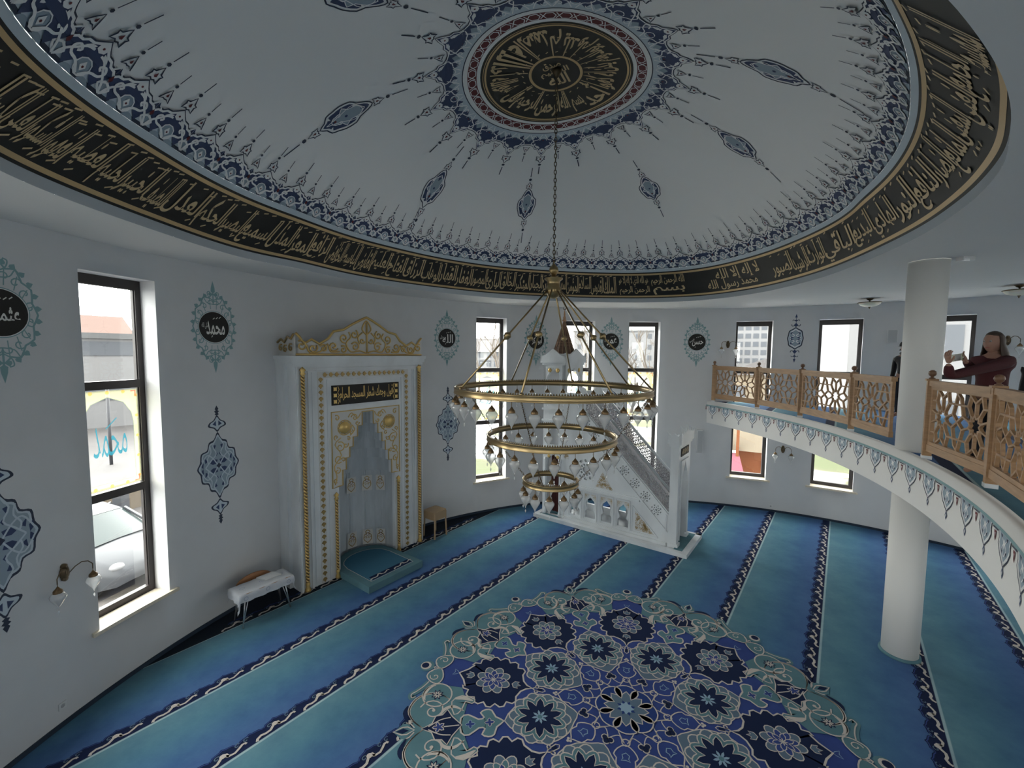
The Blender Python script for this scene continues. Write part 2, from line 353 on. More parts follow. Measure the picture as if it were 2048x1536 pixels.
WINLAB = {}
for i, a in enumerate(WIN):
    ar = radians(a); name = 'window_%d' % (i + 1)
    c = cyl(ar, RW + 0.30, 0); rad = Vector((cos(ar), sin(ar), 0)); tan = Vector((sin(ar), -cos(ar), 0))
    hw = (RW + 0.30) * sin(WHW) - 0.002
    def T(v, c=c, rad=rad, tan=tan): return c + tan * v.x + rad * v.y + Vector((0, 0, v.z))
    win = empty(name, c, kind='structure', label='tall narrow window with dark frame and three panes')
    def loc(b, nm, win=win, c=c, **k):
        o = b.build(nm, **k); o.parent = win; o.matrix_parent_inverse = Matrix.Translation(-c); return o
    f = MB(); t = 0.075
    f.box(FRAME, -hw, -hw + t, -0.04, 0.04, WZ0, WZ1, T); f.box(FRAME, hw - t, hw, -0.04, 0.04, WZ0, WZ1, T)
    f.box(FRAME, -hw + t, hw - t, -0.04, 0.04, WZ0, WZ0 + 0.1, T); f.box(FRAME, -hw + t, hw - t, -0.04, 0.04, WZ1 - 0.13, WZ1, T)
    for z in (WM1, WM2): f.box(FRAME, -hw + t, hw - t, -0.045, 0.045, z - 0.055, z + 0.055, T)
    # slim glazing beads round each pane
    for z0, z1 in ((WZ0 + 0.1, WM1 - 0.055), (WM1 + 0.055, WM2 - 0.055), (WM2 + 0.055, WZ1 - 0.13)):
        for x in (-hw + t, hw - t - 0.012): f.box(FRAME, x, x + 0.012, -0.02, 0.02, z0, z1, T)
    loc(f, 'window_frame')
    for z0, z1 in ((WZ0 + 0.1, WM1 - 0.055), (WM1 + 0.055, WM2 - 0.055), (WM2 + 0.055, WZ1 - 0.13)):
        g = MB(); g.box(GLASS, -hw + t, hw - t, -0.001, 0.001, z0, z1, T); loc(g, 'window_pane')
    s = MB(); ah = WHW + 0.012
    P = [cyl(ar + ah * (1 - 2 * k / 6), RW - 0.05, 0) for k in range(7)] + [cyl(ar - WHW * 0.995, RW + 0.26, 0), cyl(ar + WHW * 0.995, RW + 0.26, 0)]
    nP = len(P); P = [(p.x, p.y) for p in P]
    s.prism(SILL, P, lambda u, v, d: Vector((u, v, d)), WZ0 - 0.035, WZ0 + 0.012)
    loc(s, 'window_sill')
    # translucent painted film on the middle pane
    if name in ('window_1', 'window_23', 'window_21', 'window_22', 'window_2'):
        d = MB(); z0, z1 = WM1 + 0.055, WM2 - 0.055; W_ = hw - t
        def D(u, v, h, c=c, tan=tan, rad=rad): return c + tan * u - rad * (0.004 + h) + Vector((0, 0, v))
        zc_ = (z0 + z1) / 2; hh = (z1 - z0) / 2
        arch = [(-W_ * 0.8, zc_ - hh * 0.86)] + [(-W_ * 0.8, zc_ + hh * 0.3), (-W_ * 0.74, zc_ + hh * 0.5), (-W_ * 0.5, zc_ + hh * 0.72), (0, zc_ + hh * 0.84), (W_ * 0.5, zc_ + hh * 0.72), (W_ * 0.74, zc_ + hh * 0.5), (W_ * 0.8, zc_ + hh * 0.3), (W_ * 0.8, zc_ - hh * 0.86)]
        # yellow surround between pane edge and arch
        for q in range(len(arch) - 1):
            x0, y0 = arch[q]; x1, y1 = arch[q + 1]
            def out(x, y): return (W_ if x > 0.01 else -W_ if x < -0.01 else 0, z1 - 0.02 if y > zc_ + hh * 0.45 else (z0 + 0.02 if y < zc_ - hh * 0.8 else y))
            if abs(x0 - x1) < 1e-6 or True:
                a0 = out(x0, y0); a1 = out(x1, y1)
                d.add([D(x0, y0, 0), D(x1, y1, 0), D(*a1, 0), D(*a0, 0)], [(0, 1, 2, 3)], FILMY)
        d.add([D(-W_, z0 + 0.02, 0), D(W_, z0 + 0.02, 0), D(W_ * 0.8, zc_ - hh * 0.86, 0), D(-W_ * 0.8, zc_ - hh * 0.86, 0)], [(0, 1, 2, 3)], FILMY)
        d.stroke(FILML, [(-W_ + 0.02, z0 + 0.03), (W_ - 0.02, z0 + 0.03), (W_ - 0.02, z1 - 0.03), (-W_ + 0.02, z1 - 0.03)], 0.006, D, 0.001, True)
        d.stroke(FILML, arch, 0.008, D, 0.001, True)
        for sx in (-1, 1):
            for q in range(5): d.disc(FILMO, (sx * W_ * 0.91, zc_ + (q - 2) * hh * 0.42), 0.022, D, 0.002, 6)
            for sy in (-1, 1): d.stroke(FILMR, [(sx * (W_ - 0.1), zc_ + sy * (hh - 0.045)), (sx * (W_ - 0.04), zc_ + sy * (hh - 0.045)), (sx * (W_ - 0.04), zc_ + sy * (hh - 0.12))], 0.018, D, 0.002)
        for q in (-1, 0, 1):
            for sy in (-1, 1): d.disc(FILMO, (q * W_ * 0.5, zc_ + sy * hh * 0.93), 0.026, D, 0.002, 6)
        letter(d, FILMB, 'محمد' if name == 'window_1' else 'الله', -W_ * 0.5, zc_ - hh * 0.34, W_ * 1.05, hh * 0.62, D, 0.003, tall=1.6, bold=-0.008)
        d.stroke(FILMB, [(-W_ * 0.1, zc_ + hh * 0.22), (W_ * 0.25, zc_ + hh * 0.42)], 0.012, D, 0.003)
        loc(d, 'painted_film')

# opening of the dome: plan radius around its middle, at the bottom (BB) and top (BT) of the lettered band
BB = [(-177.2, 4.13), (-168.8, 4.19), (-161.2, 4.24), (-157.5, 4.29), (-150.7, 4.39), (-142.9, 4.53), (-130, 4.85), (-117, 5.25), (-104, 5.55), (-92, 5.6), (-80, 5.45), (-69.5, 5.27), (-59.2, 4.94), (-52.3, 4.74), (-44.5, 4.59), (-34.4, 4.41), (-24.5, 4.11), (-9.1, 4.06), (7.2, 4.04), (24.4, 4.14), (41.7, 4.45), (57.5, 4.79), (71.6, 5.26), (83.9, 5.74), (95.1, 5.98), (107.3, 5.68), (121.4, 5.09), (138.2, 4.5), (151.7, 4.22), (169.6, 4.1)]
BT = [(-177.8, 3.7), (-169.4, 3.72), (-161.5, 3.78), (-156.1, 3.84), (-149.7, 3.93), (-140, 4.14), (-130, 4.40), (-115, 4.82), (-100, 5.12), (-88, 5.14), (-77.0, 5.0), (-72.7, 4.88), (-67.2, 4.71), (-60.5, 4.48), (-52.5, 4.29), (-41.9, 4.05), (-30.9, 3.80), (-14.5, 3.66), (2.7, 3.60), (22.3, 3.75), (40.6, 4.02), (57.3, 4.35), (72.1, 4.82), (84.9, 5.28), (96.9, 5.4), (110.6, 5.02), (126.2, 4.51), (144.9, 4.05), (151.9, 3.88), (163.8, 3.76), (173.6, 3.71)]
def periodic(T):
    A = [t[0] - 360 for t in T[-3:]] + [t[0] for t in T] + [t[0] + 360 for t in T[:3]]
    R = [t[1] for t in T[-3:]] + [t[1] for t in T] + [t[1] for t in T[:3]]
    N = len(A); M = [0] * N
    for i in range(N):
        a, b = max(i - 1, 0), min(i + 1, N - 1); M[i] = (R[b] - R[a]) / (A[b] - A[a])
    tab = []
    i = 0
    for q in range(720):
        x = -180 + q * 0.5
        while A[i + 1] <= x: i += 1
        h = A[i + 1] - A[i]; t = (x - A[i]) / h
        tab.append((2 * t**3 - 3 * t**2 + 1) * R[i] + (t**3 - 2 * t**2 + t) * h * M[i] + (-2 * t**3 + 3 * t**2) * R[i + 1] + (t**3 - t**2) * h * M[i + 1])
    for _ in range(6): tab = [(tab[k - 3] + tab[k - 1] + tab[k] * 2 + tab[(k + 1) % 720] + tab[(k + 3) % 720]) / 6 for k in range(720)]
    def f(deg):
        x = ((deg + 180) % 360) * 2; i = int(x); t = x - i
        return tab[i % 720] * (1 - t) + tab[(i + 1) % 720] * t
    return f
rB, rT = periodic(BB), periodic(BT)
OA = 3.7                                           # middle of the dome lies 3.7 m from the hall's middle towards the mihrab
ZB, ZT, ZR, ZA = 5.835, 6.40, 6.46, 8.28
def drum(phi, z):
    k = (z - ZB) / (ZT - ZB); kk = max(k, 0)
    r = rB(phi) * (1 - kk) + rT(phi) * kk; p = radians(phi)
    return V3(OA + r * cos(p), r * sin(p), z)
def rR(phi):
    k = (ZR - ZB) / (ZT - ZB); return rB(phi) * (1 - k) + rT(phi) * k
def dome(phi, t, h=0.0):                           # t = 1 at the rim, 0 in the middle
    r = rR(phi) * t; p = radians(phi); z = ZR + (ZA - ZR) * max(0.0, 1 - t * t) ** 0.85
    return V3(OA + r * cos(p), r * sin(p), z - h)
DC = V3(OA, 0, 0)
# arc length tables -> phi
def arctab(fn):
    L = [0.0]; P = [fn(q * 0.5) for q in range(721)]
    for q in range(720): L.append(L[-1] + (P[q + 1] - P[q]).length)
    return L
LB = arctab(lambda p: drum(p, 6.1)); LR = arctab(lambda p: dome(p, 0.9))
import bisect
def phi_of(L, s):
    s = s % L[-1]; i = bisect.bisect_right(L, s) - 1; i = min(i, 719)
    return 0.5 * (i + (s - L[i]) / (L[i + 1] - L[i]))
def s_of(L, phi):
    tn = 0                                         # unwrapped so that the visible stretch is continuous
    while phi < -110: phi += 360
    while phi > 250: phi -= 360
    if phi < 0: phi += 360; tn = -1
    x = phi * 2; i = int(x); return tn * L[-1] + L[i] + (L[min(i + 1, 720)] - L[i]) * (x - i)

# flat ceiling ring between wall and opening
mb = MB(); N = 240
def ray_wall(phi):
    p = radians(phi); d = Vector((cos(p), sin(p)))   # in (a, p) axes
    b = OA * d.x; c = OA * OA - (RW + 0.02) ** 2; t = -b + sqrt(b * b - c)
    return V3(OA + d.x * t, d.y * t, ZC)
inn = [drum(360 * k / N, ZC) for k in range(N)]; out_ = [ray_wall(360 * k / N) for k in range(N)]
mid = [(a + b) / 2 for a, b in zip(inn, out_)]
mb.add(inn + mid + out_, [(k, (k + 1) % N, N + (k + 1) % N, N + k) for k in range(N)] + [(N + k, N + (k + 1) % N, 2 * N + (k + 1) % N, 2 * N + k) for k in range(N)], CEIL)
mb.build('ceiling', kind='structure', label='flat white ceiling ring around the dome')
# roof slab above so that no daylight leaks in
mb = MB()
dm = empty('dome', DC + Vector((0, 0, ZC)), kind='structure', label='shallow painted dome with blue lace borders')
def dloc(b, nm, **k):
    o = b.build(nm, **k); o.parent = dm; o.matrix_parent_inverse = Matrix.Translation(-(DC + Vector((0, 0, ZC)))); return o
# drum wall: pale lip, black band, pale strip
mb = MB(); N = 360
zs = [ZC, ZB, ZB + 0.001, ZT - 0.001, ZT, ZR]
rows = [[drum(360 * k / N, z) for k in range(N)] for z in (ZC, ZB, ZT, ZR)]
for r_, (m_) in zip(range(3), (GREYP, BLACK, PALE)):
    mb.add(rows[r_] + rows[r_ + 1], [(k, (k + 1) % N, N + (k + 1) % N, N + k) for k in range(N)], m_, True)
dloc(mb, 'drum_wall')
mb = MB(); NR = 44; N = 240; vs = []
for j in range(NR + 1):
    t = 1 - (j / NR) ** 1.7; vs += [dome(360 * k / N, max(t, 0.002)) for k in range(N)]
mb.add(vs, [(j * N + k, j * N + (k + 1) % N, (j + 1) * N + (k + 1) % N, (j + 1) * N + k) for j in range(NR) for k in range(N)] + [tuple(NR * N + k for k in range(N))], DOMEW, True)
dloc(mb, 'dome_shell')

# gold lines and lettering of the names on the black band
mb = MB()
def bandT(s0):
    def T(u, v, h):
        p = phi_of(LB, s0 - u); q = drum(p, v); c = V3(OA, 0, q.z); d = (c - q).normalized() * 0.78 + Vector((0, 0, -0.62)); return q + d * (0.004 + h)
    return T
# reader inside the room: u to the right means decreasing or increasing phi
_d0 = drum(60, 6.2) - Vector((0, 0, CAMH)); _d1 = drum(62, 6.2) - Vector((0, 0, CAMH))
BS = -1 if atan2(_d1.x, _d1.y) > atan2(_d0.x, _d0.y) else 1
def bandT(s0):
    def T(u, v, h):
        p = phi_of(LB, s0 - BS * u); q = drum(p, v); c = V3(OA, 0, q.z); d = (c - q).normalized() * 0.78 + Vector((0, 0, -0.62)); return q + d * (0.004 + h)
    return T
BH = ZT - ZB; NB = 360
for v0 in (ZB + 0.024, ZT - 0.060):
    vs = []
    for z in (v0, v0 + 0.036):
        for k in range(NB):
            q = drum(k, z); vs.append(q + ((V3(OA, 0, q.z) - q).normalized() * 0.78 + Vector((0, 0, -0.62))) * 0.003)
    mb.add(vs, [(k, (k + 1) % NB, NB + (k + 1) % NB, NB + k) for k in range(NB)], GOLD, True)
dloc(mb, 'gold_border_lines')
NAMES = 'الملك القدوس السلام المؤمن المهيمن العزيز الجبار المتكبر الخالق البارئ المصور الغفار القهار الوهاب الرزاق الفتاح العليم القابض الباسط الخافض الرافع المعز المذل السميع البصير الحكم العدل اللطيف الخبير الحليم العظيم الغفور الشكور العلي الكبير الحفيظ المقيت الحسيب الجليل الكريم الرقيب المجيب الواسع الحكيم الودود المجيد'.split()
NAMES2 = 'الصبور الرشيد الوارث الباقي البديع الهادي النور النافع الضار المانع المغني الغني الجامع المقسط'.split()
mb = MB(); tb = bandT(0)
def phi_px(px, py, z=6.10):                        # angle on the drum seen through a pixel of the band
    d = pray(px, py); ang = atan2(d.x, d.y); q = at_z(px, py, z); a, p = toAP(q.x, q.y); g = degrees(atan2(p, a - OA)); best = None
    for k in range(-60, 61):
        ph = g + k * 0.4; w_ = drum(ph, z); e = abs((atan2(w_.x, w_.y) - ang + pi) % two - pi) + 0.0004 * abs(k)
        if best is None or e < best[0]: best = (e, ph)
    return best[1]
Z0, Z1 = ZB + 0.078, ZT - 0.078
def write(sL, sR, text, rows=1, m=GOLDT):
    """text between arc positions, sL at the reader's left"""
    wdt = (sR - sL)
    T = bandT(0)
    def TT(u, v, h): return T(BS * 0 + u, v, h)
    letter(mb, m, text, sL, Z0, wdt, Z1 - Z0, T, 0.004, tall=2.0, bold=0.008)
# band coordinate u: position along the wall growing to the reader's right; s = -BS*u
def u_px(px, py): return -BS * s_of(LB, phi_px(px, py)) if BS == 1 else s_of(LB, phi_px(px, py))
u1372, u1300, u1235 = u_px(1372, 570), u_px(1300, 572), u_px(1235, 572)
letter(mb, GOLDT, 'الله الرحمن الرحيم', u1300 + 0.03, ZB + 0.27, u1372 - u1300 - 0.05, 0.23, bandT(0), 0.004, tall=1.5, bold=0.016)
letter(mb, GOLDT, 'بسم', u1300 + 0.05, ZB + 0.08, u1372 - u1300 - 0.1, 0.18, bandT(0), 0.004, tall=1.2, bold=0.016)
letter(mb, GOLDT, 'هو الله الذي لا إله إلا هو', u1235 + 0.03, ZB + 0.27, u1300 - u1235 - 0.06, 0.23, bandT(0), 0.004, tall=1.5, bold=0.016)
letter(mb, GOLDT, 'الرحمن الرحيم', u1235 + 0.03, ZB + 0.08, u1300 - u1235 - 0.06, 0.20, bandT(0), 0.004, tall=1.2, bold=0.016)
def marks(x, wd):
    T = bandT(0)
    for q in range(3):
        a = x + wd * (0.15 + 0.33 * q) + random.uniform(-0.03, 0.03); zt = Z1 - random.uniform(0.0, 0.07)
        mb.stroke(GOLDT, [(a, zt), (a + 0.06, zt + 0.015)], 0.014, T, 0.005)
    a = x + wd * random.uniform(0.2, 0.8)
    mb.stroke(GOLDT, [(a, Z0 + 0.03), (a + 0.05, Z0 + 0.06)], 0.014, T, 0.005)
ANCH = [(0, 1232), (7, 1062), (11, 945), (13, 880), (15, 810), (17, 745), (20, 660), (21, 625), (23, 545), (24, 492), (25, 450), (26, 405), (27, 345), (28, 303), (29, 258), (30, 212), (31, 150), (33, 75), (35, 5)]
def band_y(px): return 560 if px > 900 else 560 - (900 - px) * 0.28
UA = [(i, u_px(px, band_y(px))) for i, px in ANCH]
def u_idx(i):
    for (i0, a0), (i1, a1) in zip(UA, UA[1:]):
        if i <= i1: return a0 + (a1 - a0) * (i - i0) / (i1 - i0)
    return UA[-1][1] - 0.42 * (i - UA[-1][0])
for i, nm in enumerate(NAMES):
    u0, u1 = u_idx(i + 1), u_idx(i); wd = u1 - u0
    letter(mb, GOLDT, nm, u0 - 0.02, Z0 + (0.0 if i % 2 else 0.03), wd + 0.01, (Z1 - Z0) * (0.92 if i % 2 else 0.9), bandT(0), 0.004 + 0.001 * (i % 2), tall=1.9, bold=0.016, shear=0.05)
    marks(u0, wd)
ua, ub = u_px(1415, 565), u_px(1520, 560)
letter(mb, GOLDT, 'لا إله إلا الله', ua + 0.25, ZB + 0.24, ub - ua - 0.25, 0.25, bandT(0), 0.004, tall=1.6, bold=0.016)
letter(mb, GOLDT, 'محمد رسول الله', ua, ZB + 0.08, (ub - ua) * 0.9, 0.22, bandT(0), 0.005, tall=1.6, bold=0.016)
RA = [u_px(x, y) for x, y in ((1545, 555), (1585, 545), (1615, 535), (1650, 515), (1708, 490), (1745, 470), (1790, 440), (1830, 415), (1868, 385))]
while len(RA) <= len(NAMES2): RA.append(RA[-1] + 0.42)
for i, nm in enumerate(NAMES2):
    wd = RA[i + 1] - RA[i]
    letter(mb, GOLDT, nm, RA[i] - 0.01, Z0 + (0.0 if i % 2 else 0.03), wd + 0.01, (Z1 - Z0) * 0.9, bandT(0), 0.004 + 0.001 * (i % 2), tall=1.9, bold=0.016, shear=0.05)
    marks(RA[i], wd)
dloc(mb, 'gold_calligraphy')

# ============================================================ carpet
SA = 0.9161; SN = (sin(SA), -cos(SA)); SD = (cos(SA), sin(SA)); SO, SP = -8.718, 1.238
CARPET = bpy.data.materials.new('striped_prayer_carpet'); CARPET.use_nodes = True
n = CARPET.node_tree; b = n.nodes['Principled BSDF']; b.inputs['Roughness'].default_value = 0.95; b.inputs['Specular IOR Level'].default_value = 0.1
def mth(n, op, a, b_=None, c=None):
    x = n.nodes.new('ShaderNodeMath'); x.operation = op
    for i, v in enumerate((a, b_, c)):
        if v is None: continue
        if isinstance(v, (int, float)): x.inputs[i].default_value = v
        else: n.links.new(v, x.inputs[i])
    return x.outputs[0]
def ramp(n, fac, stops, interp='LINEAR'):
    r = n.nodes.new('ShaderNodeValToRGB'); r.color_ramp.interpolation = interp; e = r.color_ramp.elements
    e[0].position, e[0].color = stops[0][0], (*stops[0][1], 1); e[1].position, e[1].color = stops[-1][0], (*stops[-1][1], 1)
    for p, c in stops[1:-1]:
        q = e.new(p); q.color = (*c, 1)
    n.links.new(fac, r.inputs[0]); return r.outputs[0]
tcd = n.nodes.new('ShaderNodeTexCoord'); sx = n.nodes.new('ShaderNodeSeparateXYZ'); n.links.new(tcd.outputs['Object'], sx.inputs[0])
uu = mth(n, 'ADD', mth(n, 'MULTIPLY', sx.outputs['X'], SN[0]), mth(n, 'MULTIPLY', sx.outputs['Y'], SN[1]))
k_ = mth(n, 'DIVIDE', mth(n, 'SUBTRACT', uu, SO), SP)
fr = mth(n, 'FRACT', k_)
TEAL_C, BLUE_C, NAVY_C = (0.105, 0.22, 0.28), (0.062, 0.13, 0.285), (0.010, 0.017, 0.055)
stp = ramp(n, fr, [(0.0, (0.32, 0.44, 0.48)), (0.010, (0.32, 0.44, 0.48)), (0.014, TEAL_C), (0.30, (0.078, 0.19, 0.27)), (0.62, (0.058, 0.138, 0.275)), (0.80, BLUE_C), (0.862, BLUE_C), (0.875, NAVY_C), (0.986, NAVY_C), (0.99, (0.32, 0.44, 0.48)), (1.0, (0.32, 0.44, 0.48))])
nz = n.nodes.new('ShaderNodeTexNoise'); nz.inputs['Scale'].default_value = 2.2; nz.inputs['Detail'].default_value = 6; nz.inputs['Roughness'].default_value = 0.7
n.links.new(tcd.outputs['Object'], nz.inputs['Vector'])
mot = ramp(n, nz.outputs['Fac'], [(0.3, (0.78, 0.80, 0.86)), (0.7, (1.15, 1.12, 1.05))])
m1 = n.nodes.new('ShaderNodeMix'); m1.data_type = 'RGBA'; m1.blend_type = 'MULTIPLY'; m1.inputs[0].default_value = 1
n.links.new(stp, m1.inputs[6]); n.links.new(mot, m1.inputs[7])
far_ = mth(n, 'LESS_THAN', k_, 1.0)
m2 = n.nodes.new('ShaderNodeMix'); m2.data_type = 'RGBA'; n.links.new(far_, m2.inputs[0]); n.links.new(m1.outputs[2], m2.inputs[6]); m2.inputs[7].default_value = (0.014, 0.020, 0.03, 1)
n.links.new(m2.outputs[2], b.inputs['Base Color'])
bm_ = n.nodes.new('ShaderNodeTexNoise'); bm_.inputs['Scale'].default_value = 220; n.links.new(tcd.outputs['Object'], bm_.inputs['Vector'])
bu = n.nodes.new('ShaderNodeBump'); bu.inputs['Strength'].default_value = 0.3; bu.inputs['Distance'].default_value = 0.004; n.links.new(bm_.outputs['Fac'], bu.inputs['Height']); n.links.new(bu.outputs[0], b.inputs['Normal'])

C_CREAM = mat('carpet_cream', (0.50, 0.46, 0.43), 0.95, spec=0.1)
C_BLUE = mat('carpet_royal_blue', (0.035, 0.060, 0.21), 0.95, spec=0.1, noise=0.12, nscale=3)
C_NAVY = mat('carpet_navy', (0.010, 0.018, 0.055), 0.95, spec=0.1)
C_TEAL = mat('carpet_teal', (0.095, 0.19, 0.225), 0.95, spec=0.1, noise=0.1, nscale=4)
C_SLATE = mat('carpet_slate', (0.10, 0.15, 0.21), 0.95, spec=0.1)
C_LINE = mat('carpet_line_blue', (0.02, 0.045, 0.17), 0.95, spec=0.1)
C_LIGHT = mat('carpet_light_blue', (0.24, 0.35, 0.46), 0.95, spec=0.1)

mb = MB(); ring = [cyl(2 * pi * k / 180, RW + 0.01, 0) for k in range(180)]
mb.add(ring, [tuple(range(180))], CARPET)
mb.build('floor', kind='structure', label='blue and teal striped prayer carpet')
# woven border along every row line: ogee outline and cream scroll
def stripT(k):
    def T(u, v, h):                                # u along the row, v metres back from the line towards the mihrab
        q = SO + SP * k - v
        return Vector((SD[0] * u + SN[0] * q, SD[1] * u + SN[1] * q, h))
    return T
mb = MB(); PER = 0.54
scroll = [(-0.25, 0.02), (-0.235, 0.05), (-0.19, 0.07), (-0.14, 0.055), (-0.09, 0.06), (-0.05, 0.095), (-0.02, 0.125), (0.015, 0.115), (0.02, 0.085), (0.005, 0.07)]
scroll2 = [(-0.02, 0.125), (0.03, 0.07), (0.08, 0.06), (0.13, 0.085), (0.17, 0.11), (0.20, 0.105), (0.205, 0.085)]
inside = lambda p, m=0.12: hypot(p[0] - CX, p[1] - CY) < RW - m
for k in range(1, 14):
    T = stripT(k); q0 = SO + SP * k; cu = CX * SD[0] + CY * SD[1]; cq = CX * SN[0] + CY * SN[1]
    hl = RW * RW - (q0 - cq) ** 2
    if hl <= 0: continue
    hl = sqrt(hl); nn = int(2 * hl / PER) + 1
    for j in range(nn + 1):
        u = cu - hl + 0.17 * (k % 3) + j * PER
        a, bq = T(u - 0.27, 0.1, 0), T(u + 0.27, 0.2, 0)
        if not (inside(a) and inside(bq)): continue
        if hypot(T(u, 0.1, 0).x - 1.4546, T(u, 0.1, 0).y - 5.048) < 2.6: continue
        for s in (-1, 0, 1):
            pass
        # navy bumps of the ogee edge
        mb.poly(C_NAVY, [(u - 0.135, 0.15), (u - 0.10, 0.19), (u - 0.03, 0.205), (u, 0.225), (u + 0.03, 0.205), (u + 0.10, 0.19), (u + 0.135, 0.15)], T, 0.0015)
        mb.poly(C_NAVY, [(u + 0.135, 0.15), (u + 0.17, 0.18), (u + 0.24, 0.19), (u + 0.27, 0.205), (u + 0.30, 0.19), (u + 0.37, 0.18), (u + 0.405, 0.15)], T, 0.0015)
        mb.stroke(C_BLUE, [(u - 0.13, 0.145), (u - 0.09, 0.18), (u - 0.03, 0.19), (u, 0.205), (u + 0.03, 0.19), (u + 0.09, 0.18), (u + 0.13, 0.145)], 0.010, T, 0.003)
        mb.stroke(C_BLUE, [(u + 0.14, 0.145), (u + 0.18, 0.165), (u + 0.24, 0.175), (u + 0.27, 0.19), (u + 0.30, 0.175), (u + 0.36, 0.165), (u + 0.40, 0.145)], 0.010, T, 0.003)
        for c_ in ((u - 0.07, 0.13), (u + 0.13, 0.135), (u + 0.22, 0.14)): mb.stroke(C_SLATE, spiral(c_, 0.035, 0.5, 0.9, 8), 0.011, T, 0.003)
        mb.stroke(C_CREAM, [(u + x, y) for x, y in scroll], 0.030, T, 0.004)
        mb.stroke(C_CREAM, [(u + x, y) for x, y in scroll2], 0.026, T, 0.004)
        mb.disc(C_CREAM, (u - 0.02, 0.115), 0.032, T, 0.005, 10)
fl = bpy.data.objects['floor']
mb.build('woven_row_borders', fl)

# large eight-fold medallion
MX, MY, MAN = 1.4546, 5.048, 2.8785
def medT(k):
    a0 = MAN + k * pi / 4
    c, d = cos(a0), sin(a0)
    return lambda u, v, h: Vector((MX + u * c - v * d, MY + u * d + v * c, h))
mb = MB(); H0 = 0.002
def pol(r, a): return (r * cos(radians(a)), r * sin(radians(a)))
def sym(P): return [(x, -y) for x, y in P]
T0 = medT(0)
# royal blue field
fld = []
for k in range(8):
    for a, r in ((-22.5, 2.02), (-18, 2.16), (-12, 2.28), (-6, 2.36), (0, 2.47), (6, 2.36), (12, 2.28), (18, 2.16)): fld.append(pol(r, a + 45 * k))
fld = cat_rom(fld, 2); mb.fan(C_BLUE, (0, 0), fld, T0, H0)
def petalring(m, mo, c, r0, r1, n, T, h, wd, rotd=0.0, closed=True):
    """scalloped ring of n bulging petals"""
    P = []
    for i in range(n * 6):
        t = i / 6; f = abs(sin(pi * t)); a = 2 * pi * t / n + rotd; r = r0 + (r1 - r0) * f
        P.append((c[0] + r * cos(a), c[1] + r * sin(a)))
    if m: mb.fan(m, c, P, T, h)
    if mo: mb.stroke(mo, P, wd, T, h + 0.001, True)
def star(m, mo, c, r0, r1, n, T, h, wd=0.012, rotd=0.0):
    P = []
    for i in range(n):
        a = 2 * pi * i / n + rotd
        for da, r in ((-0.5, r0), (-0.28, r0 + (r1 - r0) * 0.55), (0, r1), (0.28, r0 + (r1 - r0) * 0.55)):
            P.append((c[0] + r * cos(a + da * 2 * pi / n), c[1] + r * sin(a + da * 2 * pi / n)))
    if m: mb.fan(m, c, P, T, h)
    if mo: mb.stroke(mo, P, wd, T, h + 0.001, True)
